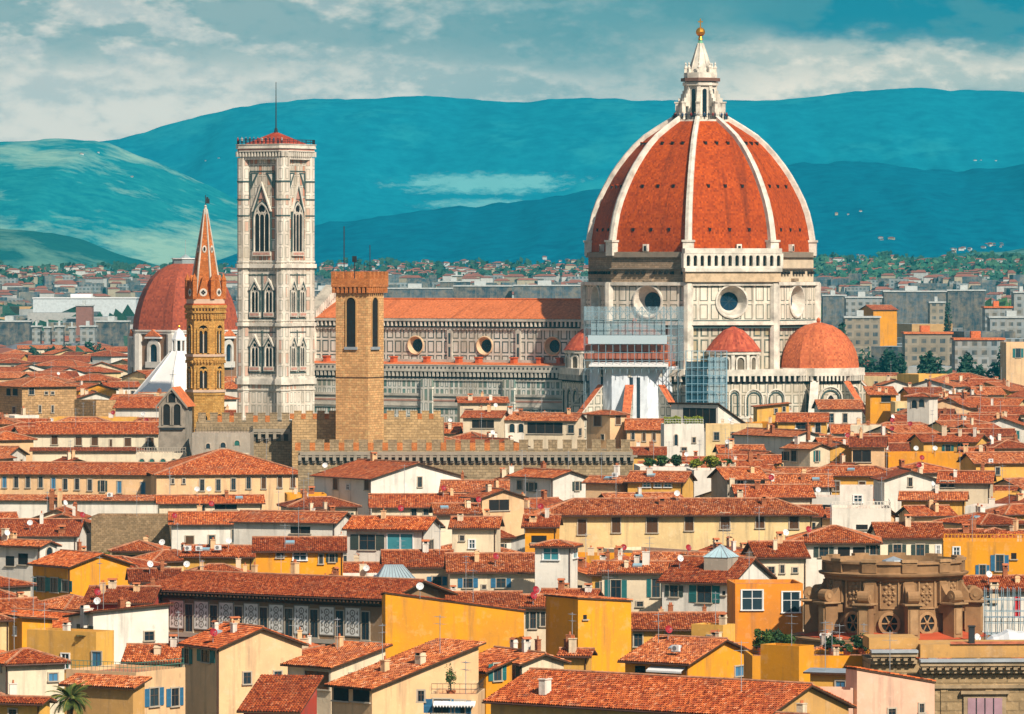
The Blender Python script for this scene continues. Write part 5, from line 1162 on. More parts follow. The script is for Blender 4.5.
# middle rows
hs(633, 723, None, 629, 645, -3, 'yellow', 'ga', 'L638,640,8,13d L668,638,6,9d', 'low house with faded mottled brown tiles, right of the tall yellow block', slope=.36, D=8, tilemat=None)
hs(602, 663, 668, 573, 685, 6, 'cream', 'ga', 'L616,589,10,18s L656,588,8,18s L640,604,6,5d', 'cream house with three tall grey green shutters below two red roofs', D=10, slope=.34)
gl = hs(663, 731, 776, 583, 668, 26, 'white', 'ga', 'L675,591,8,11g L705,594,14,17s L724,593,2,3o', 'white gabled house with a glass pyramid skylight and green balcony door', slope=.40)
hs(735, 803, None, 588, 652, -4, 'orange', 'flat', 'L752,600,21,19w L791,602,17,20w', 'deep orange house with two large white framed windows beside the round church', D=9, chims=0)
hs(758, 806, None, 557, 692, -8, 'cream', 'ga', 'L771,570,6,6d L782,569,4,8d L795,570,5,5d', 'cream attic storey with small dark windows above the orange house', D=9, slope=.34)
hs(790, 878, None, 543, 722, 3, 'white', 'hip', 'L824,552,9,10g L844,552,12,10o L859,552,12,10o L873,550,6,9g', 'white house with dark loggia openings behind the round church', D=11, dishes='808,535r')
hs(880, 944, None, 538, 735, -4, 'ivory', 'ga', 'L897,550,8,11g L920,550,8,11g L938,550,4,9w', 'ivory house with two pairs of dark shutters behind the round church', D=10)
hs(944, 1042, None, 546, 708, 4, 'gold', 'flat', 'L983,570,6,10b L1000,563,8,16b L957,552,6,9w L1014,556,5,6o', 'golden yellow house with terrace and pale blue shutters at the right edge', D=9, chims=1)
hs(966, 1034, None, 590, 668, -5, 'white', 'ga', 'L990,600,8,6d', 'white house with red tiled roof above the blue tube scaffolding', D=8, dishes='994,589c')
hs(535, 571, 578, 547, 690, 14, 'white', 'hip', 'L551,554,15,11t R575,552,4,11t', 'slim white tower house with a pair of turquoise windows', slope=.25, D=6, chims=0)
hs(450, 537, None, 572, 700, -2, 'cream', 'ga', 'L468,583,9,9b L501,583,9,9b L484,587,4,4d', 'long tiled house with grey blue shutters left of the slim white tower house', D=11, slope=.34)
hs(386, 451, None, 567, 712, -3, 'cream', 'ga', 'L437,581,9,9b', 'cream house below a tiled roof with pale mortar stripe, left of the long tiled house', D=10, slope=.34)
hs(436, 522, None, 608, 652, -6, 'yellow', 'ga', '', 'plain tiled roof just behind the long blank yellow wall', D=9, chims=1)
hs(346, 424, 440, 530, 742, 16, 'white', 'ga', 'L367,542,16,15g L400,542,25,16t R430,546,5,12d', 'white house with wide turquoise window and dark shutters near the picture centre', slope=.34)
hs(256, 343, None, 551, 705, -2, 'gold', 'ga', 'L300,556,13,8w L321,559,4,9d L280,555,7,5d L332,558,5,8g', 'orange yellow house under a red roof behind the painted palace', D=8, slope=.34, dishes='285,545n')
hs(232, 335, 352, 523, 800, 18, 'white', 'ga', 'L300,530,20,7o', 'house with greyish red patched roof and dark open eave', slope=.30)
hs(437, 479, None, 514, 778, -6, 'ivory', 'ga', 'L455,522,4,4d', 'ivory house with a pale glass roof light and rounded wall', D=7, dishes='478,505r')
hs(452, 496, None, 528, 752, 5, 'cream', 'ga', 'L472,544,6,8w L462,538,4,5d', 'small cream house with a patched wall and one white window', D=7)
hs(464, 482, 524, 498, 812, 62, 'peach', 'ga', 'R499,505,20,11o L468,500,3,5d L476,501,3,6d', 'peach gabled house with a broad dark attic window', slope=.30)
hs(525, 556, None, 527, 775, 4, 'gold', 'ga', 'L539,539,15,7o', 'small yellow house left of the long pale yellow house', D=8, dishes='533,519c')
hs(541, 812, None, 514, 788, -2, 'pale', 'hip', 'L582,527,8,15c L616,525,8,15c L652,525,11,15c L689,523,8,15c L725,521,9,16c L794,521,9,15c L760,521,8,14c', 'long pale yellow house with a row of dark shuttered windows', D=10, slope=.36, over=.8, chims=1, dishes='662,502c 677,499w 616,497n')
hs(372, 464, None, 507, 845, -2, 'cream', 'ga', 'L414,512,5,8d L426,512,5,6d', 'house with bright red edged tiled roof left of the peach gabled house', D=9, slope=.36)
hs(442, 516, None, 492, 868, 3, 'cream', 'ga', '', 'plain dark red roof behind the peach gabled house', D=9, chims=1)
hs(311, 371, 462, 479, 872, 56, 'white', 'ga', 'L334,484,5,11c L367,485,5,10c R419,482,4,10d L347,487,3,5w', 'white house with wide plain gable below the grey battlements', slope=.26, dishes='325,470w')
hs(-15, 157, None, 475, 925, 10, 'peach', 'ga', 'L2,482,4,11k L14,482,4,11d L26,482,4,11d L39,482,4,11d L52,483,4,11k L64,484,4,11d L76,484,4,11d L89,485,4,11d L102,486,4,11g L119,487,4,12k L143,488,4,12k', 'long peach palace wing with eleven narrow windows under one tiled roof', D=11, slope=.30, name='palace', cat='palace', chims=0)
hs(158, 306, None, 474, 918, -9, 'peach', 'hip', 'L174,481,2,5d L185,481,2,5d L203,485,4,11d L219,485,4,11d L234,484,4,11d L249,483,4,11d L264,483,4,11c L280,482,4,11c L293,482,4,11c', 'peach palace wing with a big swelling hipped roof, right of the long wing', D=24, slope=.30, name='palace', cat='palace', chims=0)
hs(-15, 195, None, 501, 898, 4, 'white', 'sh', '', 'lower dark tiled lean to running along the foot of the long peach palace', D=3, g=(0, .2), chims=0, dishes='52,498c 60,498c 197,492w 110,498a')
hs(160, 262, None, 503, 880, -6, 'cream', 'ga', 'L203,508,4,6d L226,507,22,5o', 'low cream building with blue and white dishes below the hipped palace wing', D=6, dishes='197,494w 209,494w')
hs(38, 158, None, 434, 985, -3, 'ivory', 'ga', 'L55,440,6,9c L79,441,6,8c L95,441,6,9c L128,442,6,8c L150,442,7,9c L111,443,2,7c', 'ivory building with five brown windows beneath a long roof, left of the bell gable', D=12, slope=.30, chims=0, real=False)
hs(33, 150, None, 451, 972, -3, 'ivory', 'sh', '', 'cream lower storey with narrow tiled ledge below the ivory building', D=2.5, g=(0, .15), chims=0)
hs(136, 186, None, 456, 957, -2, 'ivory', 'flat', 'L142,462,5,6e L152,462,5,6e L163,462,5,6e L174,462,5,6e', 'cream terrace with green arched windows at the foot of the bell gable', D=7, chims=0)
hs(192, 250, None, 436, 945, 2, 'grey', 'flat', 'L208,446,4,5a L223,445,5,5a L237,443,5,5e', 'grey stuccoed terrace house with arched openings below the spired tower', D=8, chims=0)
hs(206, 247, None, 457, 936, 2, 'ivory', 'flat', 'L219,460,6,6e L230,460,6,6e', 'cream terrace wall with two green arched openings', D=5, chims=0)
hs(-15, 22, 74, 387, 1150, 60, 'tan', 'hip', 'L6,392,5,7o L14,392,6,7o R31,391,5,7d R45,393,3,3d R51,393,3,3d R39,409,2,7d R51,409,2,7d L13,410,4,6d', 'big tan stone palace with hipped roof at the left edge', slope=.26, chims=0, wallmat=stone('warm_tan_stone', (.52, .31, .14), 1.0, .5))
hs(72, 96, 115, 403, 1120, 50, 'tan', 'flat', '', 'low square tan stone stump with flat top beside the big tan palace', chims=0, wallmat=stone('warm_tan_stone', (.52, .31, .14), 1.0, .5))
hs(110, 147, None, 402, 1190, 10, 'yellow', 'ga', 'L131,408,4,5a', 'small yellow house with an arched window below the white pyramid roof', D=8)
hs(77, 117, None, 399, 1230, -10, 'white', 'gb', 'L97,407,5,6d', 'white house with shallow gable left of the small yellow arched house', D=12)
hs(115, 160, None, 408, 1080, 8, 'white', 'ga', '', 'red roofed house sloping up against the white pyramid roof', D=12)
# below the cathedral
hs(664, 704, None, 427, 1040, -3, 'white', 'flat', 'L676,440,3,11a L694,440,3,5d L684,449,5,3d', 'white terrace block with hedge boxes on top below the cathedral apse', D=8, chims=0)
pent = hs(672, 718, 748, 405, 1062, 36, 'white', 'sh', 'L700,418,32,20o', 'white penthouse with a dark glazed front under a thin red roof', g=(0, -.42), D=12, chims=0)
hs(587, 610, 627, 415, 1085, 50, 'peach', 'hip', 'L598,421,7,10c R618,420,5,9c L603,437,3,5d', 'peach turret house with small pyramid roof in front of the scaffolded apse', slope=.26, chims=0)
hs(524, 575, 585, 421, 1078, 14, 'cream', 'ga', 'L545,428,35,11o R580,432,3,7d L571,429,6,8d', 'cream house with a shaded loggia in front of the nave', slope=.30, D=10)
hs(505, 526, None, 420, 1100, 2, 'white', 'ga', 'L512,428,5,9a L521,428,5,9a', 'white house with arched openings left of the cream loggia house', D=8)
hs(460, 507, None, 403, 1135, -4, 'cream', 'ga', 'L469,412,8,6d', 'cream house with two stacked flat red roofs in front of the nave', D=9, slope=.2)
hs(463, 500, 508, 418, 1095, 10, 'cream', 'ga', 'L483,424,22,8o', 'cream veranda house with thin posts near the end of the tan palace', D=9, slope=.24)
hs(627, 664, None, 430, 1080, 2, 'peach', 'ga', 'L644,437,3,8c L654,437,3,8c L633,436,3,7d', 'peach house with a faded pink roof right of the peach turret house', D=12, slope=.3, chims=0)
hs(632, 664, None, 455, 1010, 2, 'yellow', 'ga', '', 'narrow red roof house below the faded pink roof', D=7)
hs(628, 683, 695, 482, 842, 14, 'yellow', 'ga', 'L647,485,7,4t L658,485,6,4t L668,485,7,4t', 'house with a strip of turquoise glazing under its eave, below the terrace trees', D=7)
hs(694, 729, None, 474, 862, -4, 'white', 'flat', '', 'plain white wall block under the green terrace trees', D=12, chims=0)
hs(640, 694, None, 470, 905, -3, 'white', 'flat', '', 'white roof terrace where green trees grow in a row', D=14, chims=0)
hs(510, 553, 586, 478, 852, 50, 'white', 'ga', 'L520,485,5,9d L532,487,5,9g R577,486,4,9g', 'white house with plain gable right of the crenellated hall', slope=.28)
hs(586, 620, 633, 483, 845, 25, 'peach', 'ga', '', 'low peach house with pale skylight beside the white gable', slope=.3, dishes='615,478a')
hs(727, 765, None, 479, 835, -14, 'grey', 'ga', 'L740,486,7,11w', 'grey walled house with one white window right of the terrace trees', D=9)
hs(738, 812, None, 497, 812, -4, 'cream', 'ga', '', 'dark red tiled roof at the right end of the long yellow house', D=9, dishes='722,492c 732,494c 740,494c')
hs(840, 873, None, 490, 800, 4, 'white', 'flat', 'L858,499,8,7w', 'white rooftop cabin with one window standing above dark tiled roofs', D=6, chims=0)
hs(832, 891, None, 512, 788, 3, 'white', 'flat', 'L862,527,12,5o', 'white balustraded terrace under the white rooftop cabin', D=11, chims=0)
hs(936, 976, 990, 442, 960, 22, 'yellow', 'ga', 'L949,449,5,8s L964,448,5,9s', 'yellow house with two teal shutters right of the terracotta rows', D=9)
hs(888, 962, None, 456, 935, -3, 'gold', 'flat', '', 'long low golden terrace wall with dishes below the teal shuttered house', D=8, chims=0, dishes='916,462w 935,464w')
hs(785, 810, 831, 449, 930, 48, 'cream', 'ga', 'L795,456,5,11d R817,456,3,11s L787,456,3,9g', 'cream and yellow gabled house with one tall dark window below the apse', slope=.3)
hs(830, 853, None, 448, 935, -6, 'yellow', 'gb', 'L842,457,3,7d', 'small yellow gable beside the cream and yellow gabled house', D=9)
hs(852, 884, None, 447, 925, 5, 'peach', 'ga', 'L862,456,18,12o', 'house with dark recessed balcony right of the small yellow gable', D=9)
hs(908, 929, 939, 397, 1080, 30, 'white', 'hip', 'L915,404,5,8a L922,403,5,8a', 'white tower house with two arched windows under a low red cap', slope=.22, chims=0)
hs(820, 862, None, 409, 1150, -4, 'white', 'ga', 'L830,418,7,9d L845,418,4,9d', 'white house at the foot of the red half dome', D=10, chims=0)
hs(778, 826, None, 422, 1085, 5, 'yellow', 'ga', 'L801,426,10,6d L818,428,5,10d', 'yellow house with overhanging roof below the cathedral choir', D=9)
hs(757, 789, None, 404, 1120, -3, 'yellow', 'sh', 'L776,411,3,5d L784,409,3,5d', 'plain yellow house with stepped top under the cathedral choir', D=8, g=(.1, 0))
hs(738, 793, 822, 437, 1010, 58, 'white', 'ga', '', 'white gable wall with tall thin chimney in front of the yellow house', slope=.3, dishes='808,430c')
hs(882, 910, None, 385, 1330, -5, 'white', 'gb', 'L890,390,5,4d', 'little white gable right of the red half dome', D=9)
hs(870, 896, None, 395, 1260, -4, 'gold', 'sh', 'L886,399,10,6o', 'house with a bright yellow loggia wall right of the buttresses', D=8, g=(0, .2))
hs(940, 990, None, 483, 838, 8, 'cream', 'ga', 'L944,484,6,6d L952,484,5,6d', 'house with two small dark windows among the red roofs at right', D=9)
hs(884, 938, None, 480, 850, -6, 'white', 'gb', 'L910,482,4,8d', 'white gable with pale rounded top among the red roofs at right', D=10)
hs(975, 1030, None, 463, 900, -12, 'yellow', 'ga', 'L997,471,4,7d L990,462,3,5w', 'yellow house stepped above a terrace near the right edge', D=9)
hs(962, 992, None, 457, 935, 3, 'cream', 'ga', 'L976,462,24,8o', 'house with dark leafy veranda near the right edge', D=8)
hs(1006, 1040, None, 344, 1720, -4, 'peach', 'flat', 'L1018,353,5,9s', 'yellow house with teal shutter far off at the right edge', D=12, chims=0)
hs(873, 897, None, 310, 2250, -14, 'gold', 'ga', '', 'bright ochre gabled building far off right of the cathedral', D=18, chims=0, slope=.2)
# ---- special parts of single houses
def plate_panels():
    k = 640 / F; c, s = cos(pal.th), sin(pal.th); t = pal.root
    orn = plain('painted_ornament', (.30, .27, .23), .9); whp = plain('white_panel_plaster', (.82, .80, .74), .9, 0.0, .2, 1.0)
    pm = MB(); w, h = 1.15, 1.75
    pm.box(-w, w, -.06, 0, -h, h, 0)
    for x0, x1, z0, z1 in ((-w, w, h - .12, h), (-w, w, -h, -h + .12), (-w, -w + .12, -h, h), (w - .12, w, -h, h)): pm.box(x0, x1, -.10, -.06, z0, z1, 1)
    for z in (-1.1, -.45, .3, 1.05):
        n = 12; r = .42
        for i in range(n):
            a, b = 2 * pi * i / n, 2 * pi * (i + 1) / n
            pm.poly([(r * .65 * cos(a), -.075, z + r * .65 * sin(a)), (r * cos(a), -.075, z + r * sin(a)), (r * cos(b), -.075, z + r * sin(b)), (r * .65 * cos(b), -.075, z + r * .65 * sin(b))], 1)
        for e in (-1, 1): pm.poly([(e * .5, -.075, z - .1), (e * .85, -.075, z - .3), (e * .8, -.075, z + .3)][::e], 1); pm.poly([(e * .12, -.078, z), (0, -.078, z + .2), (0, -.078, z - .2)][::e], 1)
    o = pm.build('painted_panel', [whp, orn]); me = o.data; bpy.data.objects.remove(o)
    wm = win_mesh(1.15, 3.3, 'd')
    Ls = pal.L; n = 9; step = 3.75
    for i in range(n):
        x = -3.1 - i * step; link('window', wm, t, (x, 0, pal.H - 3.4)); link('painted_panel', me, t, (x - step / 2, 0, pal.H - 3.0))
    m = MB(); m.box(-Ls, 0, -.25, 0, pal.H - 5.7, pal.H - 5.2, 0); m.box(-Ls, 0, -.12, 0, pal.H - 6.3, pal.H - 5.9, 0); m.box(-Ls, 0, -.3, 0, pal.H - 1.1, pal.H - .8, 1); m.build('string_course', [plain('grey_string_course', (.42, .36, .29), .9), WOOD], t)
    m = MB()
    for i in range(60): x = -.4 - i * Ls / 60; m.box(x - .09, x + .09, -1.35, 0, pal.H - .62, pal.H - .42)
    e = m.build('eave_brackets', [WOOD], t); e['kind'] = 'stuff'
plate_panels()
def glass_pyramid():
    t = gl.rf; p = drop(gl, 721, 562); m = MB(); w = 1.6; m.box(-w, w, -w, w, -2.0, .5, 0); m.loft([(w * 1.5, .5), (0, 2.0)], 4, pi / 4, 1)
    for k in range(4): a = pi / 4 + k * pi / 2; m.tube((w * 1.5 * cos(a), w * 1.5 * sin(a), .5), (0, 0, 2.0), .07, 2, 4)
    for k in range(4):
        for q in (-.5, 0, .5):
            m.X = Matrix.Rotation(k * pi / 2, 4, 'Z'); m.tube((w * 1.06, q * w * 2 * .53, .52), (0, 0, 2.0), .035, 2, 4); m.X = None
    m.build('pyramid_skylight', [plaster('grey'), plain('pale_roof_glass', (.45, .62, .66), .12), METAL], t, p)
glass_pyramid()
def zinc():
    t = thing('rooftop_hut', 'grey ribbed zinc hipped roof hut behind the right end of the painted palace', 'hut', (wx(397, 668), 668, 0), R_(5)); k = 668 / F
    m = MB(); w = 19.5 * k; z0, z1 = wz(580, 668), wz(566, 668); m.box(-w + .2, w - .2, .2, 5.8, 0, z0, 0); m.build('wall', [plaster('cream')], t)
    r = MB(); r.poly([(-w, 0, z0), (w, 0, z0), (w * .35, 2.4, z1), (-w * .55, 2.4, z1)], 0); r.poly([(w, 0, z0), (w, 6, z0), (w * .35, 3.6, z1), (w * .35, 2.4, z1)], 0); r.poly([(w, 6, z0), (-w, 6, z0), (-w * .55, 3.6, z1), (w * .35, 3.6, z1)], 0); r.poly([(-w, 6, z0), (-w, 0, z0), (-w * .55, 2.4, z1), (-w * .55, 3.6, z1)], 0); r.poly([(-w * .55, 2.4, z1), (w * .35, 2.4, z1), (w * .35, 3.6, z1), (-w * .55, 3.6, z1)], 0)
    for i in range(11): f = i / 10; r.tube((-w + 2 * w * f, -.02, z0 + .03), (-w * .55 + w * .9 * f, 2.4, z1 + .03), .06, 1, 4)
    r.build('zinc_roof', [plain('zinc_sheet', (.40, .50, .52), .45, .2, .2), METAL], t)
zinc()
# stone palace with heavy cornice in the bottom right corner
def stone_palace():
    Y = 532; k = Y / F; t = thing('stone_palace', 'weathered brown stone palace with heavy bracketed cornice in the bottom right corner', 'palace', (wx(922, Y), Y, 0), R_(3))
    SP = stone('palace_sandstone', (.42, .29, .15), 2.4, .9); x1 = wx(1075, Y) - wx(922, Y); xl = wx(872, Y) - wx(922, Y); zc = wz(669, Y)
    m = MB(); m.box(0, x1, 0, 9, 0, zc, 0); m.box(xl, 0, 1.8, 9, 0, zc + .8, 0); m.build('wall', [SP], t)
    m = MB()
    for X0, X1, y, z in ((-.3, x1, 0, zc), (xl, -.3, 1.8, zc + .8)):
        m.box(X0, X1, y - .5, y, z - .4, z, 0); m.box(X0, X1, y - 1.15, y + .2, z + .35, z + .75, 0); m.box(X0, X1, y - 1.35, y + .2, z + .75, z + 1.0, 1); m.box(X0, X1, y - .3, y, z - 1.9, z - 1.6, 0)
        n = int((X1 - X0) / .75)
        for i in range(n): x = X0 + .4 + i * .75; m.box(x - .2, x + .2, y - 1.0, y, z - .05, z + .35, 0)
    m.build('cornice', [plain('cornice_stone', (.44, .32, .19), .95, 0.0, .5, .6), plain('lead_flashing', (.40, .43, .45), .6)], t)
    m = MB(); m.box(0, x1, 1.2, 8, zc + 1.0, zc + 2.3, 0); m.box(xl, -.01, 2.6, 8, zc + 1.8, zc + 2.9, 0); m.build('attic_wall', [plaster('ochre')], t)
    m = MB(); m.poly([(3, 1.0, zc + 2.35), (x1, 1.0, zc + 2.35), (x1, 2.0, zc + 2.55), (3, 2.0, zc + 2.55)], 0); m.build('attic_roof', [plain('red_sheet_roof', (.55, .16, .07), .8, 0.0, .5, 1.2)], t)
    m = MB(); cxw = wx(985, Y) - wx(922, Y); m.box(cxw - 2.1, cxw + 2.1, -.25, 0, wz(730, Y), wz(694, Y), 0); m.box(cxw - 1.7, cxw + 1.7, -.28, -.25, wz(730, Y), wz(698, Y), 1); m.box(cxw - 2.4, cxw + 2.4, -.55, 0, wz(694, Y), wz(691, Y), 0)
    for q in (-.85, 0, .85): m.box(cxw + q - .05, cxw + q + .05, -.32, -.28, wz(730, Y), wz(698, Y), 2)
    m.build('window', [plain('cornice_stone', (.44, .32, .19), .95, 0.0, .5, .6), plain('dusty_pink_pane', (.42, .26, .30), .3), IRON], t)
    for i, x in enumerate((2.2, 6.6, 11.5)): m = MB(); m.box(x - .35, x + .35, -.12, 0, zc - 5, zc - 1.9, 0); m.build('pilaster', [SP], t)
    o = MB(); p = (wx(974, Y) - wx(922, Y), 1.5, zc + 1.0); o.box(-.28, .28, -.28, .28, 0, 3.0, 0); o.box(-.35, .35, -.35, .35, 3.0, 3.15, 0); o.build('flue', [IRON], t, p)
stone_palace()
# ------------------------------------------------------------------ rooftop scaffolding and tarpaulin at the right edge
def scaf():
    Y = 618; t = thing('roof_scaffolding', 'blue grey tube scaffolding by the right edge beside the round church', 'scaffolding', (wx(1000, Y), Y, 0)); k = Y / F
    m = MB(); xs = np.linspace(-14 * k, 32 * k, 9)
    for x in xs:
        for y in (0, 2.2): m.tube((x, y, 6), (x, y, wz(588 if abs(x) < 2.5 else 600, Y)), .05, 0, 5)
    for z in np.linspace(wz(646, Y), wz(600, Y), 5):
        for y in (0, 2.2): m.tube((xs[0], y, z), (xs[-1], y, z), .045, 0, 5)
    for i in range(0, 8, 2): m.tube((xs[i], 0, wz(646, Y)), (xs[i + 1], 0, wz(600, Y)), .04, 0, 5)
    m.build('tube_frame', [TUBE], t)
    for z in (wz(634, Y), wz(618, Y)): m = MB(); m.box(xs[0], xs[-1], .1, 2.1, z, z + .07); m.build('plank', [plain('deck_boards', (.40, .47, .50), .8)], t)
    r = MB(); r.box(wx(1016, Y) - wx(1000, Y), wx(1022, Y) - wx(1000, Y), 2.4, 2.5, wz(618, Y), wz(598, Y)); r.build('red_panel', [plain('signal_red_panel', (.62, .02, .02), .6)], t)
    Y2 = 588; m = MB(); x0, x1 = wx(990, Y2), wx(1040, Y2)
    for i in range(10):
        a, b = i / 10, (i + 1) / 10; f = lambda q: 1.0 * sin(q * pi) + .12 * sin(q * 19)
        for (ya, za), (yb, zb) in (((0, 0), (2, .8)), ((2, .8), (4.5, .9))): m.poly([(x0 + (x1 - x0) * a, Y2 + ya, wz(650, Y2) + za + f(a)), (x0 + (x1 - x0) * b, Y2 + ya, wz(650, Y2) + za + f(b)), (x0 + (x1 - x0) * b, Y2 + yb, wz(650, Y2) + zb + f(b)), (x0 + (x1 - x0) * a, Y2 + yb, wz(650, Y2) + zb + f(a))], 0, None, True)
    m.poly([(x0, Y2 + .02, wz(650, Y2)), (x0, Y2 + .02, wz(650, Y2) - 2.2), (x1, Y2 + .02, wz(650, Y2) - 2.2), (x1, Y2 + .02, wz(650, Y2))], 0)
    tag(m.build('tarpaulin', [WHITEP]), 'white tarpaulin sheet near the right edge above the stone palace', 'tarpaulin')
    h = MB(); h.box(wx(900, 600), wx(1060, 600), 597, 612, 0, wz(650, 600) - 1.5, 0); hh = tag(h.build('low_building', [plaster('ochre')]), 'flat ochre rooftop with puddled sheets between round church and stone palace', 'building')
    s = MB(); s.box(wx(905, 600), wx(950, 600), 598, 606, wz(650, 600) - 1.49, wz(650, 600) - 1.2, 0); s.build('roof_sheet', [METAL], hh)
scaf()
# ------------------------------------------------------------------ awnings, balustrades, balcony boxes
def local_part(h, name, mb, mats, parent=None): return mb.build(name, mats, parent or h.root)
def find(lbl): return next(h for h in HOUSES if lbl in h.label)
h = find('white awning strip'); m = MB(); m.poly([(-4.6, -.02, h.H - .35), (-.2, -.02, h.H - .35), (-.2, -1.0, h.H - .75), (-4.6, -1.0, h.H - .75)]); m.box(-4.6, -.2, -1.02, -.98, h.H - .95, h.H - .75); local_part(h, 'awning', m, [WHITEP])
h = find('scalloped awning'); m = MB(); m.poly([(-4.2, -.02, h.H - .1), (-.2, -.02, h.H - .1), (-.2, -.8, h.H - .45), (-4.2, -.8, h.H - .45)])
for i in range(14): x = -4.2 + i * 4 / 14; m.poly([(x, -.81, h.H - .45), (x + 4 / 14, -.81, h.H - .45), (x + 2 / 14, -.82, h.H - .68)])
local_part(h, 'awning', m, [WHITEP])
h = find('blank gable wall and teal'); m = MB(); m.poly([(.02, 4.6, h.H - 5), (.02, 6.2, h.H - 5), (.9, 6.3, h.H - 5.6), (.9, 4.5, h.H - 5.6)]); local_part(h, 'awning', m, [REDP])
def railing(h, x0, x1, y0, y1, mat, solid=False, n=22):
    m = MB(); z = h.H + .55 if h.roof == 'flat' else h.H; P = [(x0, y0), (x1, y0), (x1, y1)]
    for (a, b), (c, d) in zip(P, P[1:]):
        L = math.hypot(c - a, d - b); q = max(2, int(L / (.5 if not solid else .45)))
        for zz in (.45, .95): m.tube((a, b, z + zz), (c, d, z + zz), .035 if not solid else .06, 0, 4)
        for i in range(q + 1): f = i / q; m.tube((a + (c - a) * f, b + (d - b) * f, z), (a + (c - a) * f, b + (d - b) * f, z + .95), .02 if not solid else .07, 0, 4)
    local_part(h, 'railing' if not solid else 'balustrade', m, [mat])
for key, mat, so_ in (('railed roof terrace near the palm', plain('green_railing', (.08, .25, .18), .6), False), ('crowded with potted shrubs', IRON, False), ('balustraded terrace', plaster('white'), True), ('green arched windows at the foot', plaster('grey'), True), ('golden yellow house with terrace', plaster('gold'), True), ('hedge boxes', WHITEP, False), ('grey stuccoed terrace', IRON, False), ('scalloped awning', IRON, False)):
    h = find(key); railing(h, -h.L + .12, -.12, .12, h.R - .12, mat, so_)
# ------------------------------------------------------------------ more houses between those: the packed roofs of the old town
HAND = list(HOUSES)
PROT = [(300, 892, 1260, 421), (298, 633, 894, 474), (252, 443, 949, 443), (196, 292, 955, 432), (187, 226, 1008, 398), (236, 316, 1310, 410), (158, 187, 966, 446), (800, 988, 628, 645), (868, 1024, 530, 714),
        (132, 240, 1380, 392), (376, 418, 666, 582), (150, 388, 610, 640), (386, 632, 604, 668), (664, 706, 1030, 456), (586, 632, 1080, 440), (640, 732, 850, 478), (45, 100, 518, 714)]
def screen(h):
    c, s = cos(h.th), sin(h.th); P = [(h.x, h.y), (h.x - c * h.L, h.y + s * h.L), (h.x + s * h.R, h.y + c * h.R)]
    return min(ppx(p) for p in P), max(ppx(p) for p in P)
def ridge_z(h):
    if h.roof == 'ga': return h.H + h.slope * h.R / 2 + .3
    if h.roof == 'gb': return h.H + h.slope * h.L / 2 + .3
    if h.roof == 'hip': return h.H + h.slope * min(h.L, h.R) / 2 + .3
    return h.H + .5
def ridge_py(h): return HY - (ridge_z(h) - CH) * F / (h.y + h.R * .5)
PROT += [(541, 812, 786, 546), (-15, 306, 915, 492), (38, 158, 984, 447)]
SKY = []                                                       # (x0, x1, Y, top row): what each thing covers
WINB = {}
for h in HAND:
    a, b = screen(h); lo = h.py + 6
    for ch in h.root.children:
        if ch.name.startswith('window'): lo = max(lo, HY - (ch.location.z - .9 - CH) * F / h.y)
    PROT.append((a, b, h.y, lo)); SKY.append((a, b, h.y, ridge_py(h)))
for a, b, Y, t in ((300, 633, 895, 440), (196, 443, 950, 412), (800, 988, 640, 556), (868, 1024, 532, 660), (560, 892, 1262, 380), (300, 560, 1290, 300), (236, 316, 1315, 140)): SKY.append((a, b, Y, t))
RC = [rect(h, .25) for h in HAND]
for (x, y, r) in ((wx(276, 1323), 1323, 12), (wx(205.5, 1010), 1010, 5), (wx(893.5, 640), 640, 13.5), (wx(368, 942) - 3, 945, 9), (wx(397, 668), 671, 4), (wx(179, 1395), 1395, 15), (wx(185, 1560), 1560, 18), (wx(172, 968), 971, 6)): RC.append([(x - r, y - r), (x + r, y - r), (x + r, y + r), (x - r, y + r)])
for a, b, Y, D in ((290, 445, 948, 18), (194, 293, 954, 16), (296, 635, 893, 13), (866, 1080, 528, 16), (985, 1060, 586, 36), (296, 900, 1262, 130), (884, 1070, 596, 18)): RC.append([(wx(a, Y), Y), (wx(b, Y), Y), (wx(b, Y), Y + D), (wx(a, Y), Y + D)])
RND = random.Random(11)
HZ = [(540, 12.5), (700, 15.3), (850, 18), (950, 21.5), (1100, 24), (1400, 23), (1700, 21), (2400, 19)]
class Cand: pass
cands = []
def visible(a, b, Y, top):
    n = 0; cols = range(int(max(0, a)), int(min(1023, b)) + 1, 2)
    for x in cols:
        m = 714
        for (p, q, yy, t) in SKY:
            if p <= x <= q and yy < Y and t < m: m = t
        n += max(0, min(m, top + 26) - top) * 2
    return n
tries = 0
bands = [(545, 640, 34), (640, 740, 60), (740, 860, 80), (860, 960, 70), (960, 1100, 110), (1100, 1270, 120), (1270, 1500, 130), (1500, 1900, 120), (1900, 2500, 90)]
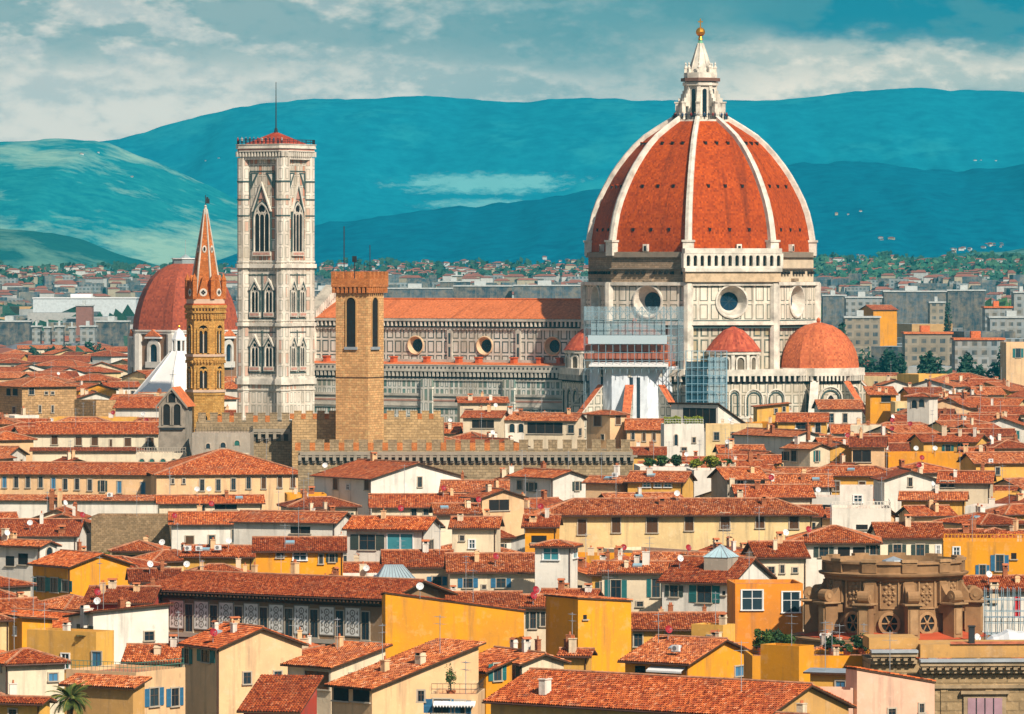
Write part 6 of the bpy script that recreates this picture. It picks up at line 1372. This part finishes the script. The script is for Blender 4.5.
for lo, hi, want in bands:
    got = 0; tr = 0
    while got < want and tr < 1500:
        tr += 1; Y = RND.uniform(lo, hi); px = RND.uniform(-12, 1036)
        if 300 < px < 895 and Y > 1255: continue
        c = Cand(); c.th = R_(RND.choice((-14, -6, -2, 3, 8, 18, 35, 50, 62)) + RND.uniform(-4, 4)); big = RND.random() < .3
        k = 1.0 if Y < 1300 else 1.25
        c.L = RND.uniform(6, 11) * k * (1.6 if big else 1); c.R = RND.uniform(6, 10) * k; c.x, c.y = wx(px, Y), Y
        c.H = lerp(Y, HZ) + RND.uniform(-2.4, 2.6); c.roof = RND.choice(('ga', 'ga', 'ga', 'gb', 'hip', 'hip', 'flat') if Y > 700 else ('ga', 'gb', 'hip', 'ga')); c.slope = RND.uniform(.27, .36)
        a, b = screen(c); top = ridge_py(c); P = rect(c, .25)
        if top < (372 if px > 880 else 392 if Y < 1380 else 345): continue
        if Y > 1500 and top < 318 + (2500 - Y) * .03: continue
        if any(a < q - 1 and b > p + 1 and Y < yy + 2 and top < bot for p, q, yy, bot in PROT): continue
        if any(overlap(P, Q) for Q in RC): continue
        if visible(a, b, Y, top) < 90: continue
        got += 1; RC.append(P); SKY.append((a, b, Y, top)); c.a, c.b, c.top = a, b, top; cands.append(c)
cands = [c for c in cands if visible(c.a, c.b, c.y, c.top) >= 60]
FILLMAX = 199
cands.sort(key=lambda c: -visible(c.a, c.b, c.y, c.top)); cands = sorted(cands[:FILLMAX], key=lambda c: c.y)
ANCH = [('half dome', 818, 345, 'red half dome'), ('', 880, 400, 'sloping buttresses'), ('', 205, 380, 'spired brick tower'), ('', 172, 420, 'grey bell gable'), ('', 150, 375, 'white pyramid roof'), ('', 368, 425, 'tan palace wall'), ('', 470, 455, 'crenellated hall'),
        ('', 893, 600, 'round brown church'), ('', 275, 600, 'painted palace'), ('', 455, 615, 'long bright yellow wall'), ('', 590, 635, 'tall yellow block'), ('', 675, 535, 'long pale yellow house'), ('', 385, 545, 'white house with turquoise window'), ('', 555, 570, 'slim white tower house'),
        ('', 705, 590, 'glass pyramid skylight'), ('', 770, 602, 'deep orange house'), ('', 640, 700, 'wide foreground roof'), ('', 255, 670, 'blank cream gable'), ('', 125, 640, 'white blank sided house'), ('', 75, 585, 'yellow shuttered house'), ('', 30, 680, 'pyramid roofed ivory house'), ('', 70, 700, 'palm tree'),
        ('', 130, 540, 'brown rubble block'), ('', 80, 480, 'long peach palace wing'), ('', 235, 475, 'swelling hipped palace roof'), ('', 98, 438, 'ivory five windowed building'), ('', 35, 400, 'big tan stone palace'), ('', 608, 425, 'peach turret house'), ('', 683, 440, 'hedge topped white block'), ('', 730, 415, 'white penthouse'),
        ('', 685, 465, 'green terrace trees'), ('', 420, 480, 'plain white gable by battlements'), ('', 500, 500, 'peach gabled house'), ('', 545, 490, 'white gable by crenellated hall'), ('', 860, 500, 'white rooftop cabin'), ('', 925, 410, 'white arched tower house'), ('', 958, 448, 'teal shuttered yellow house'), ('', 808, 460, 'cream and yellow gable'),
        ('', 845, 410, 'white house under half dome'), ('', 990, 560, 'golden terrace house'), ('', 1005, 620, 'tube scaffolding'), ('', 980, 690, 'stone palace corner'), ('', 888, 320, 'far ochre gable'), ('', 1005, 350, 'far yellow shuttered house'), ('', 910, 555, 'ivory house behind round church'), ('', 340, 700, 'peach house with glazed row'),
        ('', 485, 430, 'cream veranda house'), ('', 645, 440, 'faded pink roof'), ('', 745, 485, 'grey walled house'), ('', 800, 430, 'overhanging yellow house'), ('', 910, 460, 'golden terrace wall'), ('', 20, 560, 'open loggia house'), ('', 690, 650, 'blue shuttered yellow cube'), ('', 290, 530, 'greyish patched roof'), ('', 480, 545, 'small patched cream house')]
CN = dict(cream='cream', white='white', ivory='ivory', peach='peach', yellow='yellow', gold='golden yellow', orange='orange', ochre='ochre', tan='tan', grey='grey', pink='pink', pale='pale yellow', brown='brown', red='dark red')
RN = dict(ga='low pitched', gb='gable fronted', hip='hipped', flat='flat terrace')
used = set()
def make_label(px, py, wall, roof, nw, broad):
    o = sorted(ANCH, key=lambda a: math.hypot(a[1] - px, (a[2] - py) * 1.5))
    size = 'broad' if broad else 'small'
    for form in range(4):
        for an in o[:5]:
            dx, dy = px - an[1], py - an[2]
            if abs(dx) > abs(dy) * 1.3: rel = ('right of' if dx > 0 else 'left of')
            else: rel = 'above' if dy < 0 else 'below'
            if abs(dx) > 18 and abs(dy) > 12: rel = ('above and ' if dy < 0 else 'below and ') + ('right of' if dx > 0 else 'left of')
            d = math.hypot(dx, dy); near = 'just ' if d < 45 else ('well ' if d > 110 else '')
            win = {0: 'windowless', 1: 'one windowed', 2: 'two windowed', 3: 'three windowed', 4: 'four windowed'}.get(nw, 'many windowed')
            first = (f'{size} {CN[wall]} house', f'{size} {win} {CN[wall]} house')[min(form, 1)]
            l = f'{first}, {RN[roof]} roof, {near}{rel} the {an[3]}'
            if form >= 2: l = f'{first}, {RN[roof]} roof, nearer of two {near}{rel} the {an[3]}' if form == 2 else f'{first}, {RN[roof]} roof, third one {near}{rel} the {an[3]}'
            if l not in used and len(l.split()) <= 16: used.add(l); return l
    return l
for i, c in enumerate(cands):
    rr = random.Random(1000 + i); px, Y = ppx((c.x, c.y)), c.y; right = px > 760 and Y < 1300
    wall = rr.choice(('cream', 'cream', 'white', 'white', 'white', 'ivory', 'ivory', 'peach', 'yellow', 'pale', 'pale', 'gold') if not right else ('yellow', 'gold', 'cream', 'white', 'white', 'ivory', 'pale', 'peach', 'yellow'))
    k = Y / F; eave = HY - (c.H - CH) / k; cth, sth = cos(c.th), sin(c.th); win = []; st = rr.choice('ddgscdco' if Y < 1300 else 'ddd')
    n = int(c.L / rr.uniform(2.6, 3.6)) if Y < 2000 else 0; n = min(n, 5)
    if rr.random() < .15 and n > 1: win.append('L%.1f,%.1f,%.1f,%.1fo' % (px - c.L * .5 * cth / k, eave + 1.5 / k, c.L * .6 * cth / k, 1.9 / k)); n = 0
    for j in range(n):
        if rr.random() < .2: continue
        q = (j + .5) * c.L / n + rr.uniform(-.3, .3); Yq = Y + q * sth; win.append('L%.1f,%.1f,%.1f,%.1f%s' % (px - q * cth / k, HY - (c.H - 1.7 - CH) * F / Yq, 1.0 * cth / k, 1.5 / k, st))
    if sth > .25 and Y < 1600:
        for j in range(rr.choice((0, 1, 2))): q = (j + .5) * c.R / 2; Yq = Y + q * cth; win.append('R%.1f,%.1f,%.1f,%.1f%s' % (px + q * sth / k, HY - (c.H - 1.5 - CH) * F / Yq, .9 * sth / k, 1.3 / k, rr.choice('dg')))
    lbl = make_label((c.a + c.b) / 2, eave, wall, c.roof, len(win), c.L > 12)
    hs(0, px, None, eave, Y, math.degrees(c.th), wall, c.roof, ' '.join(win), lbl, slope=c.slope, L=c.L, D=c.R, seed=2000 + i, clutter=Y < 1500, chims=None, group='packed red roofed houses')
# ------------------------------------------------------------------ far city
def apt(name, c, cw=3.4, ch=3.1, dark=(.05, .08, .10)):
    return panels(name, cw, ch, .75, .02, c, c, dark, 1.0)
def block(x0, x1, y0, y1, Y, mat, label, D=14, roofm=None, cat='apartment block', nm='apartment_block'):
    t = thing(nm, label, cat, (wx((x0 + x1) / 2, Y), Y, 0)); w = (x1 - x0) / 2 * Y / F; z = wz(y0, Y)
    m = MB(); m.box(-w, w, 0, D, 0, z, 0); m.build('wall', [mat], t)
    m = MB(); m.box(-w - .5, w + .5, -.5, D + .5, z + .003, z + .7, 0); m.box(-w * .3, w * .1, D * .3, D * .7, z + .7, z + 3, 0); m.build('roof', [roofm or plain('pale_flat_roof', (.50, .52, .50), .8)], t)
G1, G2, G3, G4 = apt('grey_blue_flats', (.055, .10, .14)), apt('white_flats', (.27, .32, .35)), apt('cream_flats', (.27, .24, .19)), apt('dark_flats', (.025, .055, .085))
for i, (a, b, c, d) in enumerate(((32, 40, 327, 349), (44, 50, 328, 349), (55, 63, 327, 349), (69, 74, 328, 347))):
    block(a, b, c, d, 2700, G2, ('white slab of flats nearest the left edge beyond dark trees', 'narrow second white slab of flats from the left edge', 'wide third white slab of flats from the left edge', 'thin fourth white slab of flats from the left edge')[i], 10)
block(80, 95, 327, 347, 2720, G2, 'pale broad block of flats left of the dull red dome'); block(-10, 30, 322, 350, 2760, G4, 'dark blue block of flats at the left edge'); block(96, 128, 322, 345, 2800, G4, 'dark block of flats beside the dull red dome')
block(76, 92, 306, 345, 2900, plain('rusty_tower', (.28, .13, .10), .8), 'rust coloured tall block far left of the red dome', 12)
block(33, 136, 298.5, 304, 3600, plain('white_hall', (.62, .66, .66), .6), 'long low white roofed hall far off at left', 40, WHITEP, 'hall', 'industrial_hall')
block(295, 360, 291, 304, 3000, G1, 'long grey flats left of the tan tower battlements', 16); block(384, 452, 289, 304, 3010, G1, 'grey blue flats just right of the tan tower, above the nave roof', 16); block(454, 512, 286.5, 304, 2980, G4, 'dark tall flats above the middle of the nave roof', 16); block(514, 582, 286, 304, 2960, G1, 'grey blue flats above the nave roof beside the dome', 16)
block(440, 470, 282, 304, 3500, G4, 'dark blue flats behind the nave with a rooftop tower', 16); block(452, 462, 276, 300, 3520, G3, 'small pale tower standing above the nave roof flats', 9)
block(846, 882, 298, 312, 2600, G2, 'white fronted block right of the cathedral drum'); block(884, 946, 292, 314, 2700, G1, 'long grey block with rows of windows at far right'); block(948, 985, 291, 312, 2750, G4, 'dark block of flats at far right'); block(823, 846, 296, 308, 2900, G1, 'grey block touching the right edge of the cathedral drum')
block(1014, 1032, 293, 318, 2500, G2, 'white block of flats at the far right edge'); block(930, 945, 303, 312, 2550, G3, 'small cream block before the long grey block'); block(985, 1012, 308, 322, 2350, G2, 'low white block with red roof at far right', 14, ROOF_T); block(845, 880, 318, 334, 2150, G3, 'cream villa block right of the half dome'); block(905, 952, 334, 346, 1950, G3, 'long red roofed house behind dark trees at right', 14, ROOF_T); block(955, 1004, 340, 352, 1880, G2, 'pale long block with red roof near the right edge', 14, ROOF_T); block(990, 1040, 318, 334, 2250, G2, 'broad white block under the wooded hill at far right')
FAR_T = plain('faded_far_roofs', (.30, .10, .06), .9, 0.0, .4, .05)
def city():
    rr = random.Random(4); m = MB(); mats = [G2, G3, G1, G4, plain('far_plaster_white', (.44, .43, .40), .9), plain('far_plaster_ochre', (.50, .30, .12), .9), FAR_T, plain('far_slate_roof', (.14, .15, .17), .9), plain('far_pale_roof', (.36, .42, .44), .8)]
    for i in range(3200):
        Y = 1620 + 3500 * rr.random() ** .9; px = rr.uniform(-250, 1300)
        x = wx(px, Y)
        if any(abs(x - h.x) < 26 and abs(Y - h.y) < 30 for h in HOUSES if h.y > 1560): continue
        w, d = rr.uniform(6, 17), rr.uniform(6, 12); hgt = rr.uniform(9, 19) if rr.random() < .86 else rr.uniform(19, 30)
        if px < 240 and Y < 2700 or 295 < px < 890: hgt = min(hgt, 17)
        th = rr.uniform(-.6, .6); m.X = Matrix.Translation((x, Y, 0)) @ Matrix.Rotation(th, 4, 'Z'); wm = rr.choice((0, 0, 1, 2, 2, 3, 4, 4, 4, 1, 5))
        m.box(-w, w, -d, d, 0, hgt, wm, rr.choice((7, 8, 8, 2)))
        if rr.random() < .68 and hgt < 20:
            s = .3 * d; P = [(-w - .5, -d - .5, hgt), (w + .5, -d - .5, hgt), (w + .5, d + .5, hgt), (-w - .5, d + .5, hgt)]; A, B = (-w + d * .7, 0, hgt + s), (w - d * .7, 0, hgt + s)
            q = 6 if rr.random() < .8 else 7
            m.poly([P[0], P[1], B, A], q); m.poly([P[2], P[3], A, B], q); m.poly([P[1], P[2], B], q); m.poly([P[3], P[0], A], q)
        m.X = None
    tag(m.build('distant_city', mats), 'hazy spread of distant city buildings below the hills', None, None, 'stuff')
city()
def outskirts():                                               # the old town goes on to both sides of the view
    rr = random.Random(17); m = MB(); mats = [plaster(c) for c in ('cream', 'white', 'pale', 'peach', 'yellow')] + [TILE_F, WOOD]; done = []
    for i in range(2600):
        Y = rr.uniform(470, 1650); s = rr.choice((-1, 1)); x = s * (512 * Y / F + 14 + rr.random() ** 1.3 * 230); w, d = rr.uniform(5, 9), rr.uniform(4.5, 8)
        if any(abs(x - a) < w + b + .3 and abs(Y - c) < d + e + .3 for a, c, b, e in done): continue
        done.append((x, Y, w, d)); H = lerp(Y, HZ) + rr.uniform(-2.5, 2); m.X = Matrix.Translation((x, Y, 0)) @ Matrix.Rotation(rr.uniform(-.12, .12), 4, 'Z'); q = rr.randrange(5); sl = .31; o = .5
        m.box(-w, w, -d, d, 0, H, q); z = H + .15; zr = z + sl * d; ze = z - sl * o
        for e in (-1, 1):
            P = [(-e * (w + o), -e * (d + o), ze), (e * (w + o), -e * (d + o), ze), (e * (w + o), 0, zr), (-e * (w + o), 0, zr)]; L = math.hypot(d + o, zr - ze); W2 = 2 * (w + o); m.poly(P, 5, [(0, 0), (W2 / TW, 0), (W2 / TW, L / TH), (0, L / TH)])
            m.poly([(e * w, -e * d, H), (e * w, e * d, H), (e * w, 0, zr - .1)], q)
        m.X = None
    tag(m.build('outlying_rooftops', mats), 'continuing mass of tiled rooftops on both sides of the view', None, None, 'stuff')
outskirts()
# ------------------------------------------------------------------ trees, shrubs, palm
L1 = leaf((.030, .075, .018), (.085, .15, .025)); L2 = leaf((.018, .055, .022), (.05, .10, .03)); L3 = leaf((.16, .20, .015), (.26, .26, .02)); L4 = leaf((.012, .05, .035), (.03, .085, .045))
def crown(m, c, r, n, size, rr, mat=0, clumps=9):
    cs = []
    for _ in range(clumps):
        u = Vector((rr.gauss(0, 1), rr.gauss(0, 1), rr.gauss(0, 1))).normalized() * rr.uniform(.35, .72); cs.append((Vector((u.x * r[0], u.y * r[1], u.z * r[2])), rr.uniform(.32, .52)))
    for i in range(n):
        cc, q = rr.choice(cs); u = Vector((rr.gauss(0, 1), rr.gauss(0, 1), rr.gauss(0, 1))).normalized() * q * rr.uniform(.6, 1.08)
        p = Vector(c) + cc + Vector((u.x * r[0], u.y * r[1], u.z * r[2])); a = Vector((rr.gauss(0, 1), rr.gauss(0, 1), rr.gauss(0, .6))).normalized(); b = a.cross(Vector((rr.gauss(0, 1), rr.gauss(0, 1), rr.gauss(0, 1)))).normalized(); s = size * rr.uniform(.6, 1.3)
        m.poly([p - a * s, p + b * s * .5, p + a * s, p - b * s * .5], mat)
def tree(px, ytop, Y, zb, w, label, mat=L1, n=900, leafs=.28, seed=1, nm='tree', cat='tree', group=None, pot=False):
    rr = random.Random(seed); t = thing(nm, label, cat, (wx(px, Y), Y, zb), rr.uniform(0, 6), group); H = wz(ytop, Y) - zb; k = Y / F; r = w * k / 2
    m = MB(); tr = max(.06, H * .03); m.tube((0, 0, 0), (.05 * H, 0, H * .5), tr, 0, 7, tr * .6)
    for i in range(4): a = i * 1.6 + rr.random(); m.tube((.04 * H, 0, H * (.3 + .06 * i)), (cos(a) * r * .6, sin(a) * r * .6, H * (.6 + .07 * i)), tr * .5, 0, 5, tr * .2)
    m.build('trunk', [plain('bark', (.10, .07, .045), .95)], t)
    m = MB(); crown(m, (0, 0, H * .62), (r, r, H * .42), n, leafs, rr); m.build('crown', [mat], t)
    if pot: m = MB(); m.loft([(0, .0), (.32, .0), (.45, .62), (.48, .62), (.48, .72), (.38, .72), (.36, .55), (0, .55)], 12, 0, 0); m.build('pot', [TERRA], t)
    return t
zt = wz(470, 905) + .1
for i, (px, yt, w, mt, lb) in enumerate(((649, 458, 15, L1, 'dark green terrace tree at the left end of the row'), (662, 456, 17, L1, 'rounded green terrace tree, second from the left'), (676, 455, 14, L2, 'dark narrow terrace tree beside the white wall'), (697, 459, 16, L3, 'yellow green bushy terrace tree in the middle'), (711, 456, 20, L3, 'large bright yellow green terrace tree'), (726, 458, 15, L1, 'green terrace tree at the right end of the row'))):
    tree(px, yt, 862 if px > 690 else 908, wz(474, 862) + .6 if px > 690 else zt, w, lb, mt, 900, .22, 30 + i, group='terrace trees')
ht = find('crowded with potted shrubs'); zz = ht.H + .13
for i, (px, yt, w, yy, lb) in enumerate(((762, 632, 16, 547, 'dense potted shrub at the left end of the orange terrace'), (773, 630, 17, 549, 'tall dark potted shrub, second on the orange terrace'), (787, 637, 15, 547, 'rounded potted shrub beside the terrace post'), (833, 640, 19, 547, 'wide potted shrub at the terrace centre'), (847, 646, 12, 546, 'small potted shrub between two larger ones'), (862, 637, 22, 548, 'largest dark leafy potted shrub at the right end of the terrace'))):
    tree(px, yt - 4, yy, zz, w + 6, lb, L2 if i % 2 else L1, 1100, .15, 50 + i, 'potted_shrub', 'potted shrub', 'potted shrubs on the terrace', True)
h = find('scalloped awning'); tree(451, 662, 513, h.H + .12, 17, 'slender leafy potted tree above the white scalloped awning', L1, 260, .13, 71, 'potted_tree', 'potted tree', None, True)
h = find('leafy balcony'); tree(83, 636, 604, h.H + .12, 13, 'olive brown bush on the mid yellow terrace', leaf((.10, .085, .03), (.17, .13, .04)), 500, .14, 72, 'bush', 'bush')
tree(104, 548, 768, 10, 14, 'small round green bush in front of the brown rubble block', L1, 500, .2, 73, 'bush', 'bush')
hb = find('hedge boxes')
for i, (a, b, lb) in enumerate(((664, 681, 'left clipped yellow green hedge box on the white terrace block'), (684, 703, 'right clipped yellow green hedge box on the white terrace block'))):
    Yh = 1041.2; t = thing('hedge', lb, 'hedge', (wx((a + b) / 2, Yh), Yh, hb.H + .13)); w = (b - a) / 2 * Yh / F; rr = random.Random(80 + i); m = MB()
    for _ in range(1100):
        p_ = rr.uniform(-w, w); p = Vector((p_, rr.uniform(-.55, .6), rr.uniform(.3, 1.75) + .3 * sin(p_ * 2.3) * rr.random())); A = Vector((rr.gauss(0, 1), rr.gauss(0, 1), rr.gauss(0, 1))).normalized(); B = A.orthogonal(); m.poly([p - A * .17, p + B * .1, p + A * .17, p - B * .1], 0)
    m.build('foliage', [L3], t); m = MB(); m.box(-w, w, -.5, .5, 0, .5); m.build('planter', [WHITEP], t)
def palm():
    Y = 516; zc = wz(699, Y); t = thing('palm_tree', 'palm tree with arching fronds at the bottom left', 'palm tree', (wx(70, Y), Y, 0)); rr = random.Random(3)
    m = MB(); m.tube((0, 0, 0), (0, 0, zc), .32, 0, 10, .28); m.loft([(.28, zc - 1.2), (.5, zc - .5), (.45, zc), (.2, zc + .4)], 10, 0, 0); m.build('trunk', [plain('palm_bark', (.14, .09, .05), .95, 0.0, .5, 3.0)], t)
    mats = [leaf((.05, .09, .02), (.13, .17, .03)), plain('frond_stalk', (.30, .22, .05), .8)]
    for i in range(46):
        a = rr.uniform(0, 2 * pi); e = rr.uniform(-.5, 1.45); L = rr.uniform(1.9, 2.6); m = MB(); P = []; p = Vector((cos(a) * .2, sin(a) * .2, zc)); ang = e
        for j in range(10): P.append(p.copy()); p = p + Vector((cos(a) * cos(ang), sin(a) * cos(ang), sin(ang))) * L / 9; ang -= .13 + .05 * rr.random()
        sd_ = Vector((-sin(a), cos(a), 0))
        for j in range(9):
            m.tube(P[j], P[j + 1], .03, 1, 4)
            if j < 1: continue
            d = (P[j + 1] - P[j]).normalized()
            for q in (0, .33, .66):
                b = P[j].lerp(P[j + 1], q); l = .62 * sin(pi * min(1, (j + q) / 9 * .8 + .2)) + .08
                for s in (-1, 1): tip = b + (sd_ * s * .8 + d * .75 + Vector((0, 0, -.22))) * l; m.poly([b, b + d * .09, tip], 0)
        m.build('frond', mats, t)
palm()
def woods():
    rr = random.Random(9); m = MB()
    def clump(x, y, z, s, mat, tall=1.0):
        for _ in range(14): 
            p = Vector((x + rr.gauss(0, s * .4), y + rr.gauss(0, s * .4), z + rr.uniform(.1, 1.0) * s * tall)); A = Vector((rr.gauss(0, 1), rr.gauss(0, 1), rr.gauss(0, 1))).normalized() * s * .42; B = A.orthogonal().normalized() * s * .34; m.poly([p - A, p + B, p + A, p - B], mat)
    def grove(px0, px1, Y0, Y1, n, s, mat):
        for _ in range(n): Y = rr.uniform(Y0, Y1); px = rr.uniform(px0, px1); clump(wx(px, Y), Y, 0, s * rr.uniform(.7, 1.25), mat)
    grove(-120, 1200, 1750, 4200, 420, 15, 1); grove(820, 1200, 3000, 4300, 330, 22, 0); grove(-200, 130, 3200, 4400, 220, 20, 1)
    tag(m.build('woodland', [L1, L4]), 'dark tree clumps scattered through the distant city', None, None, 'stuff')
woods()
for i, (px, yt, Y, w, lb) in enumerate(((48, 346, 2350, 26, 'dark round tree left of the white slabs of flats'), (68, 341, 2380, 30, 'broad dark tree below the white slabs of flats'), (92, 338, 2400, 26, 'dark tree crown left of the dull red dome'), (32, 350, 2300, 20, 'low dark tree near the left edge before the flats'), (948, 296, 2450, 9, 'dark cypress standing before the far right flats'),
    (866, 347, 1850, 32, 'dark tree right of the half dome'), (893, 342, 1900, 32, 'dark green tree behind the white gable at right'), (930, 349, 1800, 38, 'broad dark tree before the long red roofed house'), (968, 354, 1760, 34, 'dark tree left of the far yellow shuttered house'), (1000, 340, 1800, 34, 'dark tree behind the far yellow shuttered house'), (842, 330, 2050, 18, 'small tree beside the cream villa block'))):
    tree(px, yt, Y, 0, w, lb, L4, 1200, 1.0 if w > 10 else .6, 100 + i, nm='tree' if w > 10 else 'cypress', cat='tree')
# ------------------------------------------------------------------ villas and groves on the hill slopes
def villas():
    from mathutils.bvhtree import BVHTree
    bpy.context.view_layer.update(); rr = random.Random(21); trees = {}
    for nm in ('mountains', 'sunlit_hills', 'wooded_ridge', 'foothills'):
        o = bpy.data.objects[nm]; trees[nm] = BVHTree.FromPolygons([tuple(v.co) for v in o.data.vertices], [tuple(p.vertices) for p in o.data.polygons])
    def hit(px, py):
        d = Vector(((px - CX) / F, 1, -(py - HY) / F)).normalized(); best = None
        for nm, b in trees.items():
            h = b.ray_cast(Vector((0, 0, CH)), d)
            if h[0] is not None and (best is None or h[0].y < best.y): best = h[0]
        return best
    m = MB(); w = MB()
    def villa(px, py, s):
        p = hit(px, py)
        if p is None: return
        m.X = Matrix.Translation(p) @ Matrix.Rotation(rr.uniform(-.7, .7), 4, 'Z'); a, b, h = s * rr.uniform(.7, 1.6), s * .7, s * rr.uniform(.7, 1.1)
        m.box(-a, a, -b, b, -6, h, rr.choice((0, 0, 1))); m.poly([(-a - .5, -b - .5, h), (a + .5, -b - .5, h), (a * .5, 0, h + b * .45), (-a * .5, 0, h + b * .45)], 2); m.poly([(a + .5, b + .5, h), (-a - .5, b + .5, h), (-a * .5, 0, h + b * .45), (a * .5, 0, h + b * .45)], 2); m.X = None
    for _ in range(420): villa(rr.uniform(820, 1060), 260 + 30 * rr.random(), rr.uniform(1.8, 4.2))
    for _ in range(300): villa(rr.uniform(325, 590), 278 - abs(rr.gauss(0, 6)), rr.uniform(1.8, 4.5))
    for _ in range(300): villa(rr.uniform(-40, 240), 284 - abs(rr.gauss(0, 7)), rr.uniform(1.8, 4.8))
    for _ in range(1500):                                          # the town's edge climbing onto the first slopes
        px, py = rr.uniform(-120, 1140), rr.uniform(286, 324); p = hit(px, py)
        if p is None: continue
        m.X = Matrix.Translation(p) @ Matrix.Rotation(rr.uniform(-.4, .4), 4, 'Z'); a, b, h = rr.uniform(3, 11), rr.uniform(3, 6), rr.uniform(5, 13); q = rr.choice((0, 1, 3, 3, 4, 4, 5)); m.box(-a, a, -b, b, -6, h, q, rr.choice((3, 5, 2)))
        if q in (0, 1): m.poly([(-a - .5, -b - .5, h), (a + .5, -b - .5, h), (a * .6, 0, h + b * .4), (-a * .6, 0, h + b * .4)], 2); m.poly([(a + .5, b + .5, h), (-a - .5, b + .5, h), (-a * .6, 0, h + b * .4), (a * .6, 0, h + b * .4)], 2)
        m.X = None
    for x, y, n in ((850, 214, 3), (985, 160, 3), (960, 250, 9), (995, 246, 9), (860, 258, 6), (92, 154, 2), (125, 177, 2), (500, 268, 10), (560, 262, 6), (222, 160, 2), (890, 240, 3)):
        for _ in range(n): villa(x + rr.gauss(0, 8), y + rr.gauss(0, 1.4), rr.uniform(1.0, 2.3))
    tag(m.build('hillside_villas', [plain('villa_white', (.52, .51, .47), .9), plain('villa_cream', (.42, .35, .24), .9), FAR_T, G1, G4, G2]), 'tiny pale villas dotted over the hill slopes', None, None, 'stuff')
    def tuft(px, py, s, mat):
        p = hit(px, py)
        if p is None: return
        for _ in range(6):
            q = p + Vector((rr.gauss(0, s * .45), rr.gauss(0, s * .4), rr.uniform(.05, .8) * s)); A = Vector((rr.gauss(0, 1), rr.gauss(0, .6), rr.gauss(0, 1))).normalized() * s * .45; B = A.orthogonal().normalized() * s * .4; w.poly([q - A, q + B, q + A, q - B], mat)
    for _ in range(620): tuft(rr.uniform(815, 1060), 257 + 36 * rr.random() ** .8, rr.uniform(2.5, 8), rr.choice((0, 1, 1, 3)))
    for _ in range(30):
        gx, gy = rr.uniform(820, 1050), rr.uniform(262, 290)
        for _ in range(12): tuft(gx + rr.gauss(0, 6), gy + rr.gauss(0, 1.5), rr.uniform(3, 8), rr.choice((0, 1, 3)))
    for _ in range(240): tuft(rr.uniform(-40, 240), 268 + 18 * rr.random(), rr.uniform(3, 8), 1)
    for _ in range(220): tuft(rr.uniform(320, 590), 264 + 18 * rr.random(), rr.uniform(3, 8), 1)
    tag(w.build('hillside_trees', [leaf((.012, .075, .05), (.03, .13, .07)), L4, leaf((.001, .085, .155), (.002, .105, .175)), leaf((.03, .10, .055), (.07, .16, .08))]), 'small dark trees covering the lower hill slopes', None, None, 'stuff')
villas()
# ------------------------------------------------------------------ tiny visitors on the two lookout platforms
def person_mesh(i):
    m = MB(); leg, top, skin = 0, 1, 2
    for s in (-1, 1): m.tube((s * .10, 0, 0), (s * .09, 0, .82), .07, leg, 7, .10); m.tube((s * .22, 0, 1.40), (s * .27, -.05, .85), .055, top, 6, .04)
    m.loft([(.15, .80), (.18, .95), (.16, 1.1), (.21, 1.38), (.10, 1.47), (.06, 1.52)], 10, 0, top, (0, 0), True); m.ball((0, 0, 1.62), .11, skin, 10, .14); m.ball((0, .02, 1.67), .115, 3, 8, .11)
    tops = ((.03, .04, .07), (.30, .03, .03), (.05, .06, .08), (.45, .42, .38), (.04, .10, .20))[i]
    o = m.build('person', [plain('dark_trousers', (.03, .03, .045), .9), plain('shirt_%d' % i, tops, .9), plain('skin', (.50, .30, .21), .6), plain('dark_hair', (.03, .02, .015), .8)]); me = o.data; bpy.data.objects.remove(o); return me
PM = [person_mesh(i) for i in range(5)]; rr = random.Random(6)
for i in range(18):
    a = -pi / 2 + (i - 8.5) * .165 + rr.uniform(-.05, .05); p = Vector((6.45 * cos(a), 6.45 * sin(a), 91.0)); o = link('person', PM[i % 5], None, C0 + p, a + pi / 2 + rr.uniform(-.6, .6)); tag(o, 'visitor standing at the railing below the lantern on top of the great dome', 'person', 'visitors on the dome lookout')
for i in range(12):
    x = -HB - .9 + (i + .5) * (2 * HB + 1.8) / 12; q = Matrix.Rotation(ROT, 4, 'Z') @ Vector((x, -HB - 1.15, bz(144.6))); o = link('person', PM[(i * 2 + 1) % 5], None, Vector((wx(276, 1323), 1323, 0)) + q, ROT + rr.uniform(-.8, .8)); tag(o, 'visitor standing at the railing on top of the marble bell tower', 'person', 'visitors on the bell tower')
# ------------------------------------------------------------------ air
mb = MB(); mb.box(-9050, 9050, -620, 10480, -4.2, 395)
hm = bpy.data.materials.new('haze_volume'); hm.use_nodes = True; nt = hm.node_tree; nt.nodes.clear()
ou = nt.nodes.new('ShaderNodeOutputMaterial'); pv = nt.nodes.new('ShaderNodeVolumePrincipled'); nt.links.new(pv.outputs[0], ou.inputs['Volume'])
pv.inputs['Color'].default_value = (.05, .70, .92, 1); pv.inputs['Density'].default_value = 0.000045; pv.inputs['Anisotropy'].default_value = 0.0
hz = mb.build('haze', hm); tag(hz, None, None, None, 'stuff')
